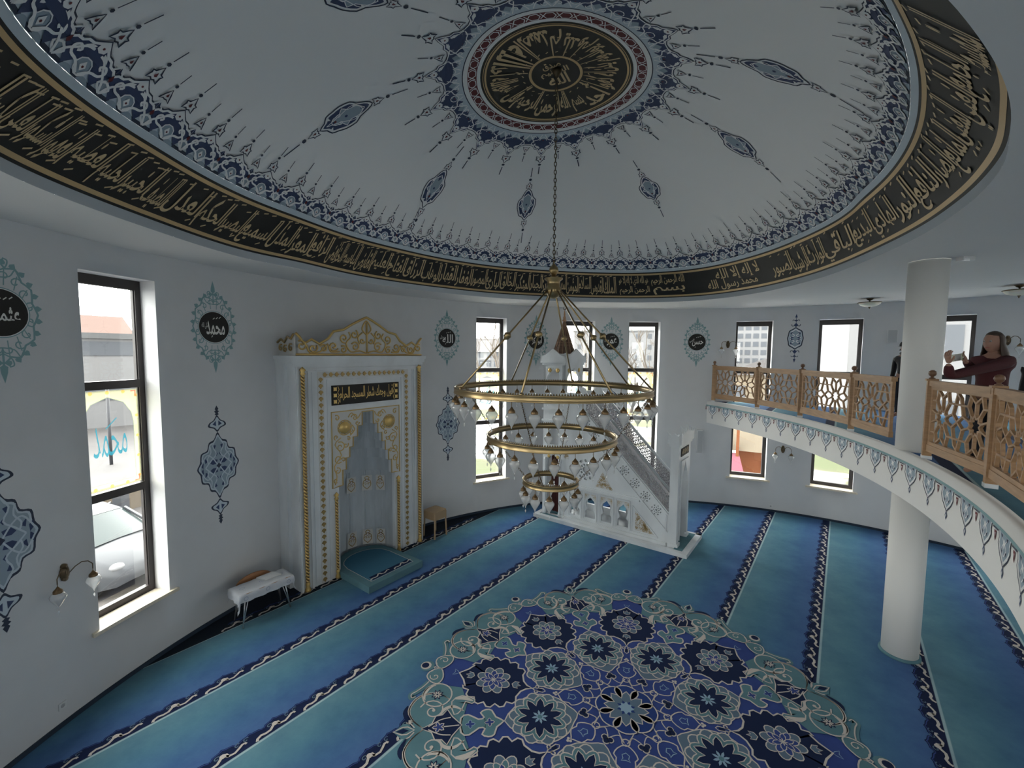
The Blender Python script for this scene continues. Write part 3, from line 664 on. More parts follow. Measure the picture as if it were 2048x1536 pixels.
for k in range(8):
    T = medT(k)
    # dark pointed medallion
    h = 0.004; n_ = 7
    half = [(1.18, 0.0), (1.27, 0.035), (1.34, 0.10)]
    c_ = (1.70, 0); P = [(1.19, 0), (1.27, 0.03), (1.33, 0.09)]
    for i, a in enumerate((150, 128, 106, 84, 62, 40)):
        for j, f in ((0, 0), (0.33, 0.06), (0.66, 0.06)):
            aa = radians(a - 22 * j); rr = 0.385 + 0.055 * (1 if j else 0)
            P.append((c_[0] + rr * 1.0 * cos(aa), c_[1] + rr * 1.0 * sin(aa)))
    P += [(2.06, 0.20), (2.12, 0.10), (2.22, 0.0)]
    full = P + [(x, -y) for x, y in reversed(P[1:-1])]
    mb.fan(C_NAVY, c_, full, T, h); mb.stroke(C_CREAM, full, 0.022, T, h + 0.001, True)
    flc = (1.73, 0)
    petalring(C_SLATE, C_CREAM, flc, 0.17, 0.235, 8, T, h + 0.002, 0.013, 0.2)
    petalring(C_BLUE if k % 2 == 0 else C_TEAL, C_CREAM, flc, 0.10, 0.17, 8, T, h + 0.004, 0.012, 0.2 + pi / 8)
    star(C_BLUE, C_CREAM, flc, 0.055, 0.125, 6, T, h + 0.006, 0.011, 0.3)
    star(C_CREAM, None, flc, 0.012, 0.055, 8, T, h + 0.008)
    for x0, sg in ((2.05, 1), (1.42, -1)):
        q = [(x0 - sg * 0.05, 0), (x0 - sg * 0.02, 0.05), (x0 + sg * 0.04, 0.055), (x0 + sg * 0.02, 0.02), (x0 + sg * 0.07, 0), (x0 + sg * 0.02, -0.02), (x0 + sg * 0.04, -0.055), (x0 - sg * 0.02, -0.05)]
        mb.fan(C_SLATE, (x0, 0), q, T, h + 0.002); mb.stroke(C_CREAM, q, 0.010, T, h + 0.003, True)
    q = [(2.22, 0), (2.25, 0.03), (2.30, 0.05), (2.28, 0.0), (2.30, -0.05), (2.25, -0.03)]
    mb.stroke(C_LIGHT, q, 0.008, T, h, True)
    # curls at the inner tip
    for s in (1, -1): mb.stroke(C_CREAM, [(1.19, 0), (1.15, s * 0.03)] + spiral((1.13, s * 0.045), 0.035, -s * pi / 2, 0.9, 9, 0.2, s), 0.016, T, h + 0.002)
    mb.disc(C_NAVY, (1.09, 0), 0.035, T, h + 0.001, 8); mb.stroke(C_CREAM, [(1.13, 0.025), (1.05, 0.03), (1.02, 0), (1.05, -0.03), (1.13, -0.025)], 0.012, T, h + 0.002)
    # trellis diamond
    q = [(0.52, 0), (0.58, 0.09), (0.66, 0.13), (0.70, 0.10), (0.78, 0.10), (0.84, 0.02), (0.86, 0), (0.84, -0.02), (0.78, -0.10), (0.70, -0.10), (0.66, -0.13), (0.58, -0.09)]
    mb.stroke(C_CREAM, cat_rom(q, 2), 0.014, T, h + 0.001, True)
    q = [(0.62, 0), (0.65, 0.04), (0.69, 0.03), (0.72, 0.05), (0.71, 0), (0.72, -0.05), (0.69, -0.03), (0.65, -0.04)]
    mb.stroke(C_LIGHT, q, 0.010, T, h + 0.002, True); mb.ring(C_CREAM, (0.49, 0), 0.045, 0.014, T, h + 0.002, 12)
    for x_, y_ in ((0.88, 0.02), (0.88, -0.02), (0.905, 0)): mb.disc(C_CREAM, (x_, y_), 0.018, T, h + 0.002, 6)
    # inner arabesque stems
    mb.stroke(C_CREAM, cat_rom([(0.49, 0.04), pol(0.42, 10), pol(0.47, 19), pol(0.56, 24)], 4, False), 0.012, T, h)
    mb.stroke(C_CREAM, cat_rom([(0.49, -0.04), pol(0.42, -10), pol(0.47, -19), pol(0.56, -24)], 4, False), 0.012, T, h)
    mb.stroke(C_CREAM, cat_rom([pol(0.50, 2), pol(0.36, 14), pol(0.24, 22)], 4, False), 0.012, T, h)
    mb.stroke(C_CREAM, cat_rom([pol(0.50, -2), pol(0.36, -14), pol(0.24, -22)], 4, False), 0.012, T, h)
    # --- rosette direction (22.5 deg on)
    a0 = MAN + (k + 0.5) * pi / 4; ca, sa_ = cos(a0), sin(a0)
    R = lambda u, v, hh, ca=ca, sa_=sa_: Vector((MX + u * ca - v * sa_, MY + u * sa_ + v * ca, hh))
    h = 0.006; c_ = (1.09, 0)
    q = [(0.62, 0), (0.70, 0.12), (0.80, 0.25), (0.95, 0.33), (1.10, 0.35), (1.25, 0.30), (1.38, 0.18), (1.52, 0)]
    q = q + [(x, -y) for x, y in reversed(q[1:-1])]; q = cat_rom(q, 2)
    mb.fan(C_SLATE, c_, q, R, h - 0.001); mb.stroke(C_CREAM, q, 0.014, R, h, True)
    petalring(C_SLATE, C_CREAM, c_, 0.30, 0.375, 10, R, h + 0.001, 0.016, 0.1)
    petalring(C_TEAL, C_CREAM, (1.09, 0), 0.25, 0.325, 10, R, h + 0.003, 0.014, 0.1 + pi / 10)
    star(C_NAVY, C_CREAM, c_, 0.165, 0.285, 10, R, h + 0.005, 0.012, 0.1)
    star(C_LIGHT, None, c_, 0.03, 0.10, 8, R, h + 0.007); mb.disc(C_TEAL, c_, 0.03, R, h + 0.008, 8)
    for x_, y_ in ((0.57, 0), (0.53, 0.035), (0.53, -0.035)): mb.disc(C_CREAM, (x_, y_), 0.042, R, h, 10)
    for x_, y_ in ((0.57, 0), (0.53, 0.035), (0.53, -0.035)): mb.disc(C_NAVY, (x_, y_), 0.030, R, h + 0.002, 10)
    # palmette between rosette and border star
    q = [(1.53, 0), (1.62, 0.07), (1.66, 0.17), (1.73, 0.19), (1.80, 0.15), (1.76, 0.08), (1.83, 0.06), (1.95, 0.14), (2.04, 0.10)]
    q = q + [(x, -y) for x, y in reversed(q[1:])]; q = cat_rom(q, 2)
    mb.fan(C_TEAL, (1.74, 0), q, R, h); mb.stroke(C_CREAM, q, 0.020, R, h + 0.001, True)
    star(C_BLUE, C_CREAM, (1.70, 0), 0.025, 0.06, 4, R, h + 0.002, 0.008)
    star(C_BLUE, C_LIGHT, (1.93, 0), 0.025, 0.06, 4, R, h + 0.002, 0.008)
    # border: paired lobes with spirals round a dark star
    base = [pol(2.10, -16), pol(1.98, -9), pol(2.04, 0), pol(1.98, 9), pol(2.10, 16), pol(2.55, 16), pol(2.66, 8), pol(2.60, 0), pol(2.66, -8), pol(2.55, -16)]
    mb.fan(C_TEAL, (2.3, 0), base, R, h)
    for s in (1, -1):
        # outer C-shaped arms
        arm = [(2.47, 0), (2.60, s * 0.12), (2.67, s * 0.28), (2.60, s * 0.45), (2.45, s * 0.52), (2.30, s * 0.50), (2.18, s * 0.40)]
        arm = cat_rom(arm, 3, False)
        mb.fan(C_TEAL, (2.40, s * 0.26), arm, R, h + 0.0005)
        mb.stroke(C_CREAM, arm, 0.035, R, h + 0.003, taper=True); mb.stroke(C_CREAM, arm, 0.013, R, h + 0.003)
        mb.stroke(C_NAVY, cat_rom([(2.66, s * 0.10), (2.715, s * 0.25), (2.69, s * 0.36)], 4, False), 0.05, R, h + 0.002, taper=True)
        mb.stroke(C_CREAM, spiral((2.38, s * 0.25), 0.17, s * 0.4, 1.35, 22, 0.08, s), 0.017, R, h + 0.004)
        mb.disc(C_CREAM, (2.37, s * 0.25), 0.022, R, h + 0.005, 8)
        # inner leaves
        lf = [(2.12, s * 0.16), (2.15, s * 0.36), (2.02, s * 0.44), (1.86, s * 0.36), (1.90, s * 0.30), (1.98, s * 0.34), (2.03, s * 0.22)]
        lf = cat_rom(lf, 2); mb.fan(C_TEAL, (2.06, s * 0.33), lf, R, h + 0.001); mb.stroke(C_CREAM, lf, 0.015, R, h + 0.003, True)
        mb.stroke(C_CREAM, cat_rom([(2.12, s * 0.40), (2.0, s * 0.40), (1.88, s * 0.34)], 4, False), 0.055, R, h + 0.002, taper=True)
        mb.stroke(C_CREAM, cat_rom([(2.30, s * 0.13), (2.24, s * 0.25), (2.12, s * 0.28), (2.0, s * 0.2)], 4, False), 0.045, R, h + 0.003, taper=True)
    st = [(2.50, 0), (2.38, 0.06), (2.34, 0.16), (2.26, 0.17), (2.20, 0.24), (2.14, 0.13), (2.03, 0), (2.14, -0.13), (2.20, -0.24), (2.26, -0.17), (2.34, -0.16), (2.38, -0.06)]
    mb.fan(C_NAVY, (2.25, 0), st, R, h + 0.004); mb.stroke(C_CREAM, st, 0.014, R, h + 0.005, True)
    star(C_BLUE, C_CREAM, (2.30, 0), 0.03, 0.075, 5, R, h + 0.006, 0.012)
    for s in (1, -1): mb.stroke(C_CREAM, cat_rom([(2.42, s * 0.02), (2.28, s * 0.10), (2.16, s * 0.12)], 4, False), 0.014, R, h + 0.006)
    mb.stroke(C_CREAM, [(2.24, 0), (2.06, 0)], 0.014, R, h + 0.006)
    # dart at the outside
    q = [(2.58, 0), (2.66, 0.05), (2.72, 0.05), (2.82, 0), (2.72, -0.05), (2.66, -0.05)]
    mb.fan(C_TEAL, (2.7, 0), [(x, y * 2.0) for x, y in q], R, h - 0.001)
    mb.fan(C_NAVY, (2.7, 0), [(2.64, 0), (2.71, 0.035), (2.79, 0), (2.71, -0.035)], R, h + 0.001); mb.stroke(C_CREAM, q, 0.016, R, h + 0.002, True)
    for s in (1, -1): mb.stroke(C_CREAM, [(2.58, s * 0.03), (2.63, s * 0.09), (2.67, s * 0.11)], 0.014, R, h + 0.002)
    # round knots with small stars either side of the pinch, small scrolls to the pinch
    for s in (1, -1):
        c_ = (2.345, s * 0.44)
        mb.disc(C_TEAL, c_, 0.185, T, h + 0.002, 20); mb.ring(C_CREAM, c_, 0.185, 0.018, T, h + 0.004, 24)
        mb.stroke(C_CREAM, [(c_[0] + 0.165 * cos(radians(a)), c_[1] + 0.165 * sin(radians(a))) for a in range(-60 if s > 0 else 170, (50 if s > 0 else 280), 12)], 0.05, T, h + 0.004, taper=True)
        star(C_NAVY, None, c_, 0.04, 0.085, 8, T, h + 0.004); star(C_CREAM, None, c_, 0.02, 0.062, 8, T, h + 0.006); mb.disc(C_NAVY, c_, 0.014, T, h + 0.008, 6)
        sc_ = [(2.49, 0), (2.60, s * 0.07), (2.62, s * 0.18), (2.52, s * 0.26), (2.42, s * 0.26), (2.40, s * 0.14)]
        sc_ = cat_rom(sc_, 3); mb.fan(C_TEAL, (2.51, s * 0.14), sc_, T, h + 0.001); mb.stroke(C_CREAM, sc_, 0.016, T, h + 0.003, True)
        mb.stroke(C_CREAM, spiral((2.51, s * 0.16), 0.07, 0, 1.0, 12, 0.15, s), 0.013, T, h + 0.004)
        hk = cat_rom([(2.55, s * 0.26), (2.58, s * 0.36), (2.63, s * 0.46), (2.67, s * 0.52), (2.64, s * 0.57), (2.60, s * 0.54)], 3, False)
        mb.stroke(C_TEAL, hk, 0.08, T, h - 0.001); mb.stroke(C_CREAM, hk, 0.014, T, h + 0.002)
    mb.disc(C_TEAL, (2.70, 0), 0.10, T, h - 0.001, 12); mb.disc(C_CREAM, (2.72, 0), 0.075, T, h + 0.001, 12); mb.disc(C_NAVY, (2.73, 0), 0.052, T, h + 0.002, 12)
    mb.stroke(C_CREAM, [(2.60, 0.09), (2.57, 0.03), (2.60, 0), (2.57, -0.03), (2.60, -0.09)], 0.013, T, h + 0.002)
    mb.stroke(C_CREAM, [(2.52, 0), (2.60, 0)], 0.012, T, h + 0.003)
# middle star: eight interlaced petals
h = 0.008
for k in range(8):
    T = medT(k)
    q = cat_rom([(0.10, 0), (0.22, 0.135), (0.32, 0.13), (0.375, 0), (0.32, -0.13), (0.22, -0.135)], 3)
    mb.poly(C_LINE, q, T, h); mb.stroke(C_CREAM, q, 0.015, T, h + 0.002, True)
star(C_SLATE, C_CREAM, (0, 0), 0.155, 0.27, 8, T0, h + 0.003, 0.014, 0)
star(C_LINE, None, (0, 0), 0.04, 0.12, 8, T0, h + 0.005, 0.01, pi / 8); star(C_LIGHT, None, (0, 0), 0.025, 0.10, 4, T0, h + 0.006)
star(C_LIGHT, None, (0, 0), 0.025, 0.09, 4, T0, h + 0.0065, 0.01, pi / 4)
mb.build('woven_medallion', fl)

# dark skirting of the carpet edge
mb = MB(); SK = mat('dark_skirting', (0.02, 0.035, 0.06), 0.9)
for k in range(180):
    a, b_ = 2 * pi * k / 180, 2 * pi * (k + 1) / 180
    vs = [cyl(t, r, z) for t in (a, b_) for r, z in ((RW - 0.001, 0), (RW - 0.02, 0), (RW - 0.02, 0.055), (RW - 0.001, 0.055))]
    mb.add(vs, [(0, 4, 5, 1), (1, 5, 6, 2), (2, 6, 7, 3)], SK)
mb.build('baseboard_round', kind='structure', label='dark blue carpet skirting around the wall')

# ============================================================ gallery
GR = 10.0; GA = -0.75 + GR; GZ0, GZ1 = 2.43, 3.07
def gedge(p, off=0.0, z=0.0):                      # point of the gallery edge at sideways distance p
    r = GR + off; return V3(GA - sqrt(r * r - p * p), p, z)
PMAX = 8.085
mb = MB(); ps = [-PMAX + 2 * PMAX * k / 96 for k in range(97)]
def slab_poly(off):
    P = [toAP(*gedge(p, off).to_2d()) for p in ps]
    a0 = atan2(P[-1][1], P[-1][0]); a1 = atan2(P[0][1], P[0][0]) + 2 * pi if atan2(P[0][1], P[0][0]) < a0 else atan2(P[0][1], P[0][0])
    back = [((RW + 0.01) * cos(a0 + (a1 - a0) * k / 90), (RW + 0.01) * sin(a0 + (a1 - a0) * k / 90)) for k in range(91)]
    return P, back
PE, BK = slab_poly(0.0)
GCARP = mat('gallery_carpet', (0.06, 0.17, 0.22), 0.95, noise=0.2, nscale=2, spec=0.1)
GWHITE = mat('gallery_plaster', (0.72, 0.71, 0.70), 0.8)
n1 = len(PE); full = PE + BK
T_ = lambda a, p, z: V3(a, p, z)
tri = tessellate_polygon([[Vector((p[0], p[1], 0)) for p in full]])
mb.add([V3(p[0], p[1], GZ0) for p in full], [tuple(t) for t in tri], GWHITE)
top = [toAP(*gedge(p, 0.10).to_2d()) for p in ps] + BK
mb.add([V3(p[0], p[1], GZ1 - 0.012) for p in top], [tuple(t) for t in tessellate_polygon([[Vector((p[0], p[1], 0)) for p in top]])], CARPET)
vs = [V3(p[0], p[1], z) for z in (GZ0, GZ1) for p in PE] + [V3(*toAP(*gedge(p, 0.10).to_2d()), GZ1) for p in ps] + [V3(*toAP(*gedge(p, 0.10).to_2d()), GZ1 - 0.012) for p in ps]
mb.add(vs, [(r * n1 + k, r * n1 + k + 1, (r + 1) * n1 + k + 1, (r + 1) * n1 + k) for r in range(3) for k in range(n1 - 1)], GWHITE, True)
gal = mb.build('gallery_slab', kind='structure', label='curved white gallery with painted edge')
# painted tulip valance along the edge
mb = MB()
def gT(s0):                                        # u to the right seen from the hall, v height
    def T(u, v, h):
        ang = (s0 + u) / GR; a = GA - (GR - h) * cos(ang); p = (GR - h) * sin(ang)
        return V3(a, p, v)
    return T
PIT = 0.515
sg = 1 if True else -1
NT = 40
zt = GZ1 - 0.11
for k in range(-NT // 2, NT // 2 + 1):
    s0 = k * PIT - 0.08; T = gT(s0)
    if abs(s0) > 9.3: continue
    mb.add([T(-PIT / 2, zt - 0.035, 0.002), T(0, zt - 0.035, 0.002), T(PIT / 2, zt - 0.035, 0.002), T(PIT / 2, zt, 0.002), T(0, zt, 0.002), T(-PIT / 2, zt, 0.002)], [(0, 1, 4, 5), (1, 2, 3, 4)], TEALP)
    q = [(-0.165, zt - 0.03), (-0.145, zt - 0.09), (-0.16, zt - 0.14), (-0.11, zt - 0.21), (-0.035, zt - 0.27), (0, zt - 0.30)]
    q = q + [(-x, y) for x, y in reversed(q[:-1])]
    mb.fan(PWHITE, (0, zt - 0.12), [(x * 1.0, y) for x, y in q], T, 0.003)
    qi = [(x * 0.80, zt - 0.03 + (y - zt + 0.03) * 0.84) for x, y in q]
    mb.fan(MID, (0, zt - 0.12), qi, T, 0.004); mb.stroke(INK, q, 0.014, T, 0.005); mb.stroke(PWHITE, [(x * 0.9, zt - 0.03 + (y - zt + 0.03) * 0.92) for x, y in q], 0.010, T, 0.005)
    for sx_ in (-1, 1):
        mb.fan(INK, (sx_ * 0.07, zt - 0.05), [(sx_ * 0.10, zt - 0.035), (sx_ * 0.05, zt - 0.04), (sx_ * 0.06, zt - 0.08)], T, 0.006)
        mb.fan(INK, (sx_ * 0.06, zt - 0.17), [(sx_ * 0.08, zt - 0.15), (sx_ * 0.035, zt - 0.17), (sx_ * 0.05, zt - 0.20)], T, 0.006)
        mb.stroke(PWHITE, cat_rom([(0, zt - 0.21), (sx_ * 0.05, zt - 0.15), (sx_ * 0.02, zt - 0.10), (sx_ * 0.06, zt - 0.06)], 3, False), 0.010, T, 0.006)
    mb.fan(PWHITE, (0, zt - 0.1), [(0, zt - 0.06), (0.025, zt - 0.1), (0, zt - 0.15), (-0.025, zt - 0.1)], T, 0.007)
    q = [(0, zt - 0.29), (-0.03, zt - 0.345), (0, zt - 0.40), (0.03, zt - 0.345)]
    mb.fan(NAVY, (0, zt - 0.345), q, T, 0.004); mb.fan(PWHITE, (0, zt - 0.34), [(0, zt - 0.32), (-0.012, zt - 0.345), (0, zt - 0.37), (0.012, zt - 0.345)], T, 0.005)
    # straps and little red bud between two tulips
    T2 = gT(s0 + PIT / 2)
    mb.stroke(INK, [(-0.07, zt - 0.045), (0.07, zt - 0.045)], 0.014, T2, 0.004)
    mb.fan(RED, (0, zt - 0.10), [(-0.03, zt - 0.065), (0.03, zt - 0.065), (0.02, zt - 0.12), (0, zt - 0.16), (-0.02, zt - 0.12)], T2, 0.004)
    mb.fan(PWHITE, (0, zt - 0.10), [(-0.01, zt - 0.085), (0.01, zt - 0.085), (0, zt - 0.125)], T2, 0.005)
o = mb.build('painted_valance', gal)

# ============================================================ columns
COLW = mat('column_plaster', (0.70, 0.69, 0.67), 0.7)
def column(a, p, lab):
    c = V3(a, p, 0); m_ = MB()
    m_.lathe(COLW, [(0.215, 0.0), (0.215, GZ0 + 0.02)], 48)
    m_.lathe(COLW, [(0.218, GZ1 - 0.02), (0.218, ZC + 0.01)], 48)
    o = m_.build('column', loc=c, kind='structure', label=lab)
    m_ = MB(); m_.lathe(C_TEAL, [(0.0001, 0.0), (0.245, 0.0), (0.24, 0.03), (0.215, 0.035)], 48); m_.build('column_carpet_collar', o)
column(-0.53, 3.065, 'round white column carrying the gallery and the ceiling')
column(-0.53, -3.065, 'round white column beside the photographer')

# ============================================================ paintings on the dome
def bud(mb, T, c, a, s, h, fill=True, small=False):
    """little pointed flower: outline, pale inside, dark drop; pointing along angle a"""
    P = [(-0.30, 0), (-0.22, 0.12), (-0.34, 0.36), (0.02, 0.30), (0.16, 0.36), (0.20, 0.20), (0.62, 0), (0.20, -0.20), (0.16, -0.36), (0.02, -0.30), (-0.34, -0.36), (-0.22, -0.12)]
    if small: P = [(-0.30, 0), (-0.26, 0.14), (-0.42, 0.42), (0.10, 0.22), (0.55, 0), (0.10, -0.22), (-0.42, -0.42), (-0.26, -0.14)]
    q = rot2(P, a, c, s)
    if fill: mb.fan(PWHITE, c, q, T, h)
    mb.stroke(INK, q, 0.09 * s, T, h + 0.002, True)
    mb.fan(RED if fill else INK, c, rot2([(-0.10, 0), (-0.02, 0.10), (0.22, 0), (-0.02, -0.10)], a, c, s), T, h + 0.003)
def whisker(mb, T, c, a, s, h):
    p = rot2([(0, 0), (0.16, 0)], a, c, s); mb.disc(INK, c, 0.055 * s * 2, T, h, 6)
    q = rot2([(0.22, 0), (1.0, 0)], a, c, s); mb.stroke(INK, q, 0.055 * s, T, h)
# --- rim lace: u along the rim in metres, v = inwards (0 at the rim .. in units where 0.105 is one flower)
NF = 56; LF = LR[-1] / NF
SKT = [(-180, -0.25), (-120, -0.44), (-77, -0.42), (-60, -0.36), (-42, -0.32), (-20, -0.08), (0, -0.05), (25, 0.0), (57, 0.35), (72, 0.2), (85, 0.0), (110, -0.15), (145, -0.32), (180, -0.25)]
def skew(phi):                                     # the painted fringe leans a little along the rim
    x = (phi + 180) % 360 - 180
    for (a0, b0), (a1, b1) in zip(SKT, SKT[1:]):
        if x <= a1: return b0 + (b1 - b0) * (x - a0) / (a1 - a0)
    return 0
def rimT(s0):
    sk = skew(phi_of(LR, s0))
    def T(u, v, h):
        return dome(phi_of(LR, s0 + u + sk * v * 4.6), 1 - v, 0.008 + h)
    return T
K = 0.185 / 0.55                                    # v per metre along
mb = MB()
def scaled(T, k=1.0):
    return T
def lace(mb, T, L, d, pens=True):
    """one repeat: width L, T(u, v_metres, h)"""
    # pale ground with light scrolls
    mb.add([T(x * L, 0.005 + (d * 0.42 - 0.005) * (j / 6), 0) for j in range(7) for x in (-0.5, -0.25, 0, 0.25, 0.5)], [(j * 5 + k, j * 5 + k + 1, j * 5 + k + 6, j * 5 + k + 5) for j in range(6) for k in range(4)], PALE)
    # navy ogee field
    nav = [(-0.5, 0.30), (-0.40, 0.48), (-0.5, 0.62)]
    A = [(-0.5, 0.42), (-0.44, 0.30), (-0.36, 0.16), (-0.30, 0.06), (-0.22, 0.16), (-0.12, 0.30), (0, 0.42), (0.12, 0.30), (0.22, 0.16), (0.30, 0.06), (0.36, 0.16), (0.44, 0.30), (0.5, 0.42),
         (0.5, 0.52), (0.44, 0.60), (0.34, 0.62), (0.28, 0.70), (0.18, 0.72), (0.10, 0.80), (0, 0.93), (-0.10, 0.80), (-0.18, 0.72), (-0.28, 0.70), (-0.34, 0.62), (-0.44, 0.60), (-0.5, 0.52)]
    A = [(x * L, y * d) for x, y in A]
    mb.poly(NAVY, A, T, 0.003)
    top = A[13:]; mb.stroke(INK, top, 0.05 * L, T, 0.004); mb.stroke(PWHITE, [(x, y - 0.03 * d) for x, y in top], 0.045 * L, T, 0.005)
    # side points of the small crests
    for s in (-1, 1):
        q = [(s * 0.5, 0.50), (s * 0.42, 0.56), (s * 0.5, 0.74)]
        mb.poly(NAVY, [(x * L, y * d) for x, y in q], T, 0.0035)
        mb.stroke(PWHITE, [(s * 0.40 * L, 0.60 * d), (s * 0.44 * L, 0.66 * d), (s * 0.5 * L, 0.76 * d)], 0.03 * L, T, 0.005)
        # loops of white stem
        st = cat_rom([(s * 0.02, 0.10), (s * 0.16, 0.26), (s * 0.30, 0.30), (s * 0.36, 0.42), (s * 0.30, 0.52), (s * 0.22, 0.46), (s * 0.27, 0.40)], 3, False)
        mb.stroke(PWHITE, [(x * L, y * d) for x, y in st], 0.042 * L, T, 0.006)
        st = cat_rom([(s * 0.48, 0.10), (s * 0.42, 0.28), (s * 0.30, 0.44), (s * 0.20, 0.58), (s * 0.08, 0.62)], 3, False)
        mb.stroke(PWHITE, [(x * L, y * d) for x, y in st], 0.040 * L, T, 0.006)
        lf = [(s * 0.10, 0.70), (s * 0.20, 0.66), (s * 0.26, 0.56), (s * 0.20, 0.60), (s * 0.12, 0.62)]
        mb.fan(PWHITE, (s * 0.18 * L, 0.63 * d), [(x * L, y * d) for x, y in lf], T, 0.006)
        # pale scroll in the ground with wavy shade
        q = cat_rom([(s * 0.05, 0.03), (s * 0.14, 0.12), (s * 0.24, 0.10), (s * 0.30, 0.02)], 3, False)
        mb.poly(MID, [(x * L, y * d) for x, y in q], T, 0.002)
        q = cat_rom([(s * 0.5, 0.32), (s * 0.38, 0.22), (s * 0.5, 0.08)], 3, False)
        mb.poly(MID, [(x * L, y * d) for x, y in q], T, 0.002); mb.stroke(PWHITE, [(x * L, y * d) for x, y in q], 0.04 * L, T, 0.004)
    mb.disc(MID, (0, 0.26 * d), 0.13 * L, T, 0.0035, 10); mb.ring(PWHITE, (0, 0.26 * d), 0.14 * L, 0.022 * L, T, 0.0055, 10)
    mb.fan(PWHITE, (0, 0.26 * d), rot2([(-0.07, 0), (0, 0.06), (0.09, 0), (0, -0.06)], pi / 2, (0, 0.26 * d), L), T, 0.006)
    mb.disc(RED, (0, 0.26 * d), 0.022 * L, T, 0.007, 5)
    c = (0, 0.75 * d); mb.fan(PWHITE, c, rot2([(-0.10, 0), (-0.06, 0.08), (0.03, 0.09), (0.13, 0), (0.03, -0.09), (-0.06, -0.08)], pi / 2, c, L), T, 0.006)
    mb.disc(RED, c, 0.024 * L, T, 0.007, 5)
    mb.fan(RED, (L * 0.5, 0.42 * d), rot2([(-0.05, 0), (0, 0.04), (0.09, 0), (0, -0.04)], pi / 2, (L * 0.5, 0.42 * d), L), T, 0.007)
    bud(mb, T, (0, d * 1.12), pi / 2, L * 0.36, 0.003)
    bud(mb, T, (L * 0.5, d * 0.95), pi / 2, L * 0.28, 0.003, small=True)
    if pens:
        whisker(mb, T, (0, d * 1.12 + L * 0.30), pi / 2, L * 0.42, 0.003)
        whisker(mb, T, (L * 0.5, d * 0.95 + L * 0.24), pi / 2, L * 0.36, 0.003)
for k in range(NF):
    s0 = (k + 0.5) * LF
    phi = phi_of(LR, s0); q = dome(phi, 1)
    if q.y < 0.6: continue                          # the stretch over the gallery behind the camera carries the same border but is never seen
    rr = rT(phi)
    T1 = rimT(s0)
    T = lambda u, v, h, T1=T1: T1(u, v / 5.2, h * 3)
    lace(mb, T, LF, 0.345)
# thin blue line and pale edging
NB2 = 240
for t0, t1, m_ in ((0.9985, 0.994, INK),):
    vs = [dome(360 * k / NB2, t, 0.012) for t in (t0, t1) for k in range(NB2)]
    mb.add(vs, [(k, (k + 1) % NB2, NB2 + (k + 1) % NB2, NB2 + k) for k in range(NB2)], m_)
dloc(mb, 'rim_lace_border')

# --- middle medallion: true circles in metres around the hook of the chandelier
def polT(a0=0.0, r0=0.0):
    """local metres: x outwards along angle a0 (deg), y sideways"""
    ca, sa_ = cos(radians(a0)), sin(radians(a0))
    def T(u, v, h):
        x, y = (u * ca - v * sa_) * 0.93 + 0.05, (u * sa_ + v * ca) * 0.93 + 0.05
        r = max(1e-4, hypot(x, y)); ph = degrees(atan2(y, x)); return dome(ph, r / rR(ph), 0.005 + h)
    return T
Tm = polT(0); mb = MB()
def dring(m, r0, r1, h, n=96):
    vs = [Tm(r * cos(2 * pi * k / n), r * sin(2 * pi * k / n), h) for r in (r0, r1) for k in range(n)]
    mb.add(vs, [(k, (k + 1) % n, n + (k + 1) % n, n + k) for k in range(n)], m)
[dring(BLACK, 0.002 + 0.14 * i, 0.002 + 0.14 * (i + 1), 0.002) for i in range(8)]; dring(PWHITE, 1.115, 1.175, 0.001); dring(RED, 1.175, 1.31, 0.001); dring(PWHITE, 1.31, 1.375, 0.001); dring(INK, 1.375, 1.39, 0.002)
dring(GOLD, 1.035, 1.062, 0.006); dring(GOLD, 1.078, 1.088, 0.006); dring(GOLD, 0.36, 0.40, 0.006)
NC = 40
for k in range(NC):
    a = 360 * k / NC; T = polT(a); w_ = 1.24 * 2 * pi / NC
    T2 = lambda u, v, h, T=T: T(1.2425 + v, u, h)
    for s in (1, -1):
        mb.stroke(PWHITE, [(-w_ / 2, 0), (-w_ * 0.32, s * 0.052), (w_ * 0.12, s * 0.052), (w_ * 0.5, -s * 0.052)], 0.013, T2, 0.004)
dloc(mb, 'medallion_rings')
# lettering running clockwise with its foot outwards
mb = MB()
def arcT(R0, acen, out=True):
    """u to the reader's right, v up towards the middle; base circle radius R0"""
    def T(u, v, h):
        a = acen + degrees(u / (R0 * 0.82)) * LET; r = R0 - v
        return Tm(r * cos(radians(a)), r * sin(radians(a)), h)
    return T
# which sense of rotation is the reader's right when looking up from below at the far rim of the circle
pa, pb = Tm(0.9, 0, 0) - Vector((0, 0, CAMH)), Tm(0.9 * cos(0.1), 0.9 * sin(0.1), 0) - Vector((0, 0, CAMH))
c_ = Tm(0.01, 0, 0) - Vector((0, 0, CAMH))
cross = (pa - c_).cross(pb - c_).dot(c_.normalized())
LET = 1 if cross < 0 else -1
TXT = ['بسم الله', 'الرحمن', 'الرحيم', 'قل هو', 'الله أحد', 'الله', 'الصمد', 'لم يلد', 'ولم يولد', 'ولم يكن', 'له كفوا', 'أحد']
BOT = 78.0                                          # the side of the circle nearest the camera's far wall, lowest in the picture
for i, t_ in enumerate(TXT):
    ac = BOT - LET * (i * 30.0 - 2)
    wd = 1.0 * 0.82 * radians(29)
    letter(mb, GOLDT, t_, -wd / 2, 0.02, wd, 0.57, arcT(1.0, ac), 0.008, tall=1.9, bold=0.030)
    for q in range(2): mb.stroke(GOLDT, [(-wd * 0.3 + q * 0.2, 0.50), (-wd * 0.3 + q * 0.2 + 0.06, 0.52)], 0.016, arcT(1.0, ac), 0.005)
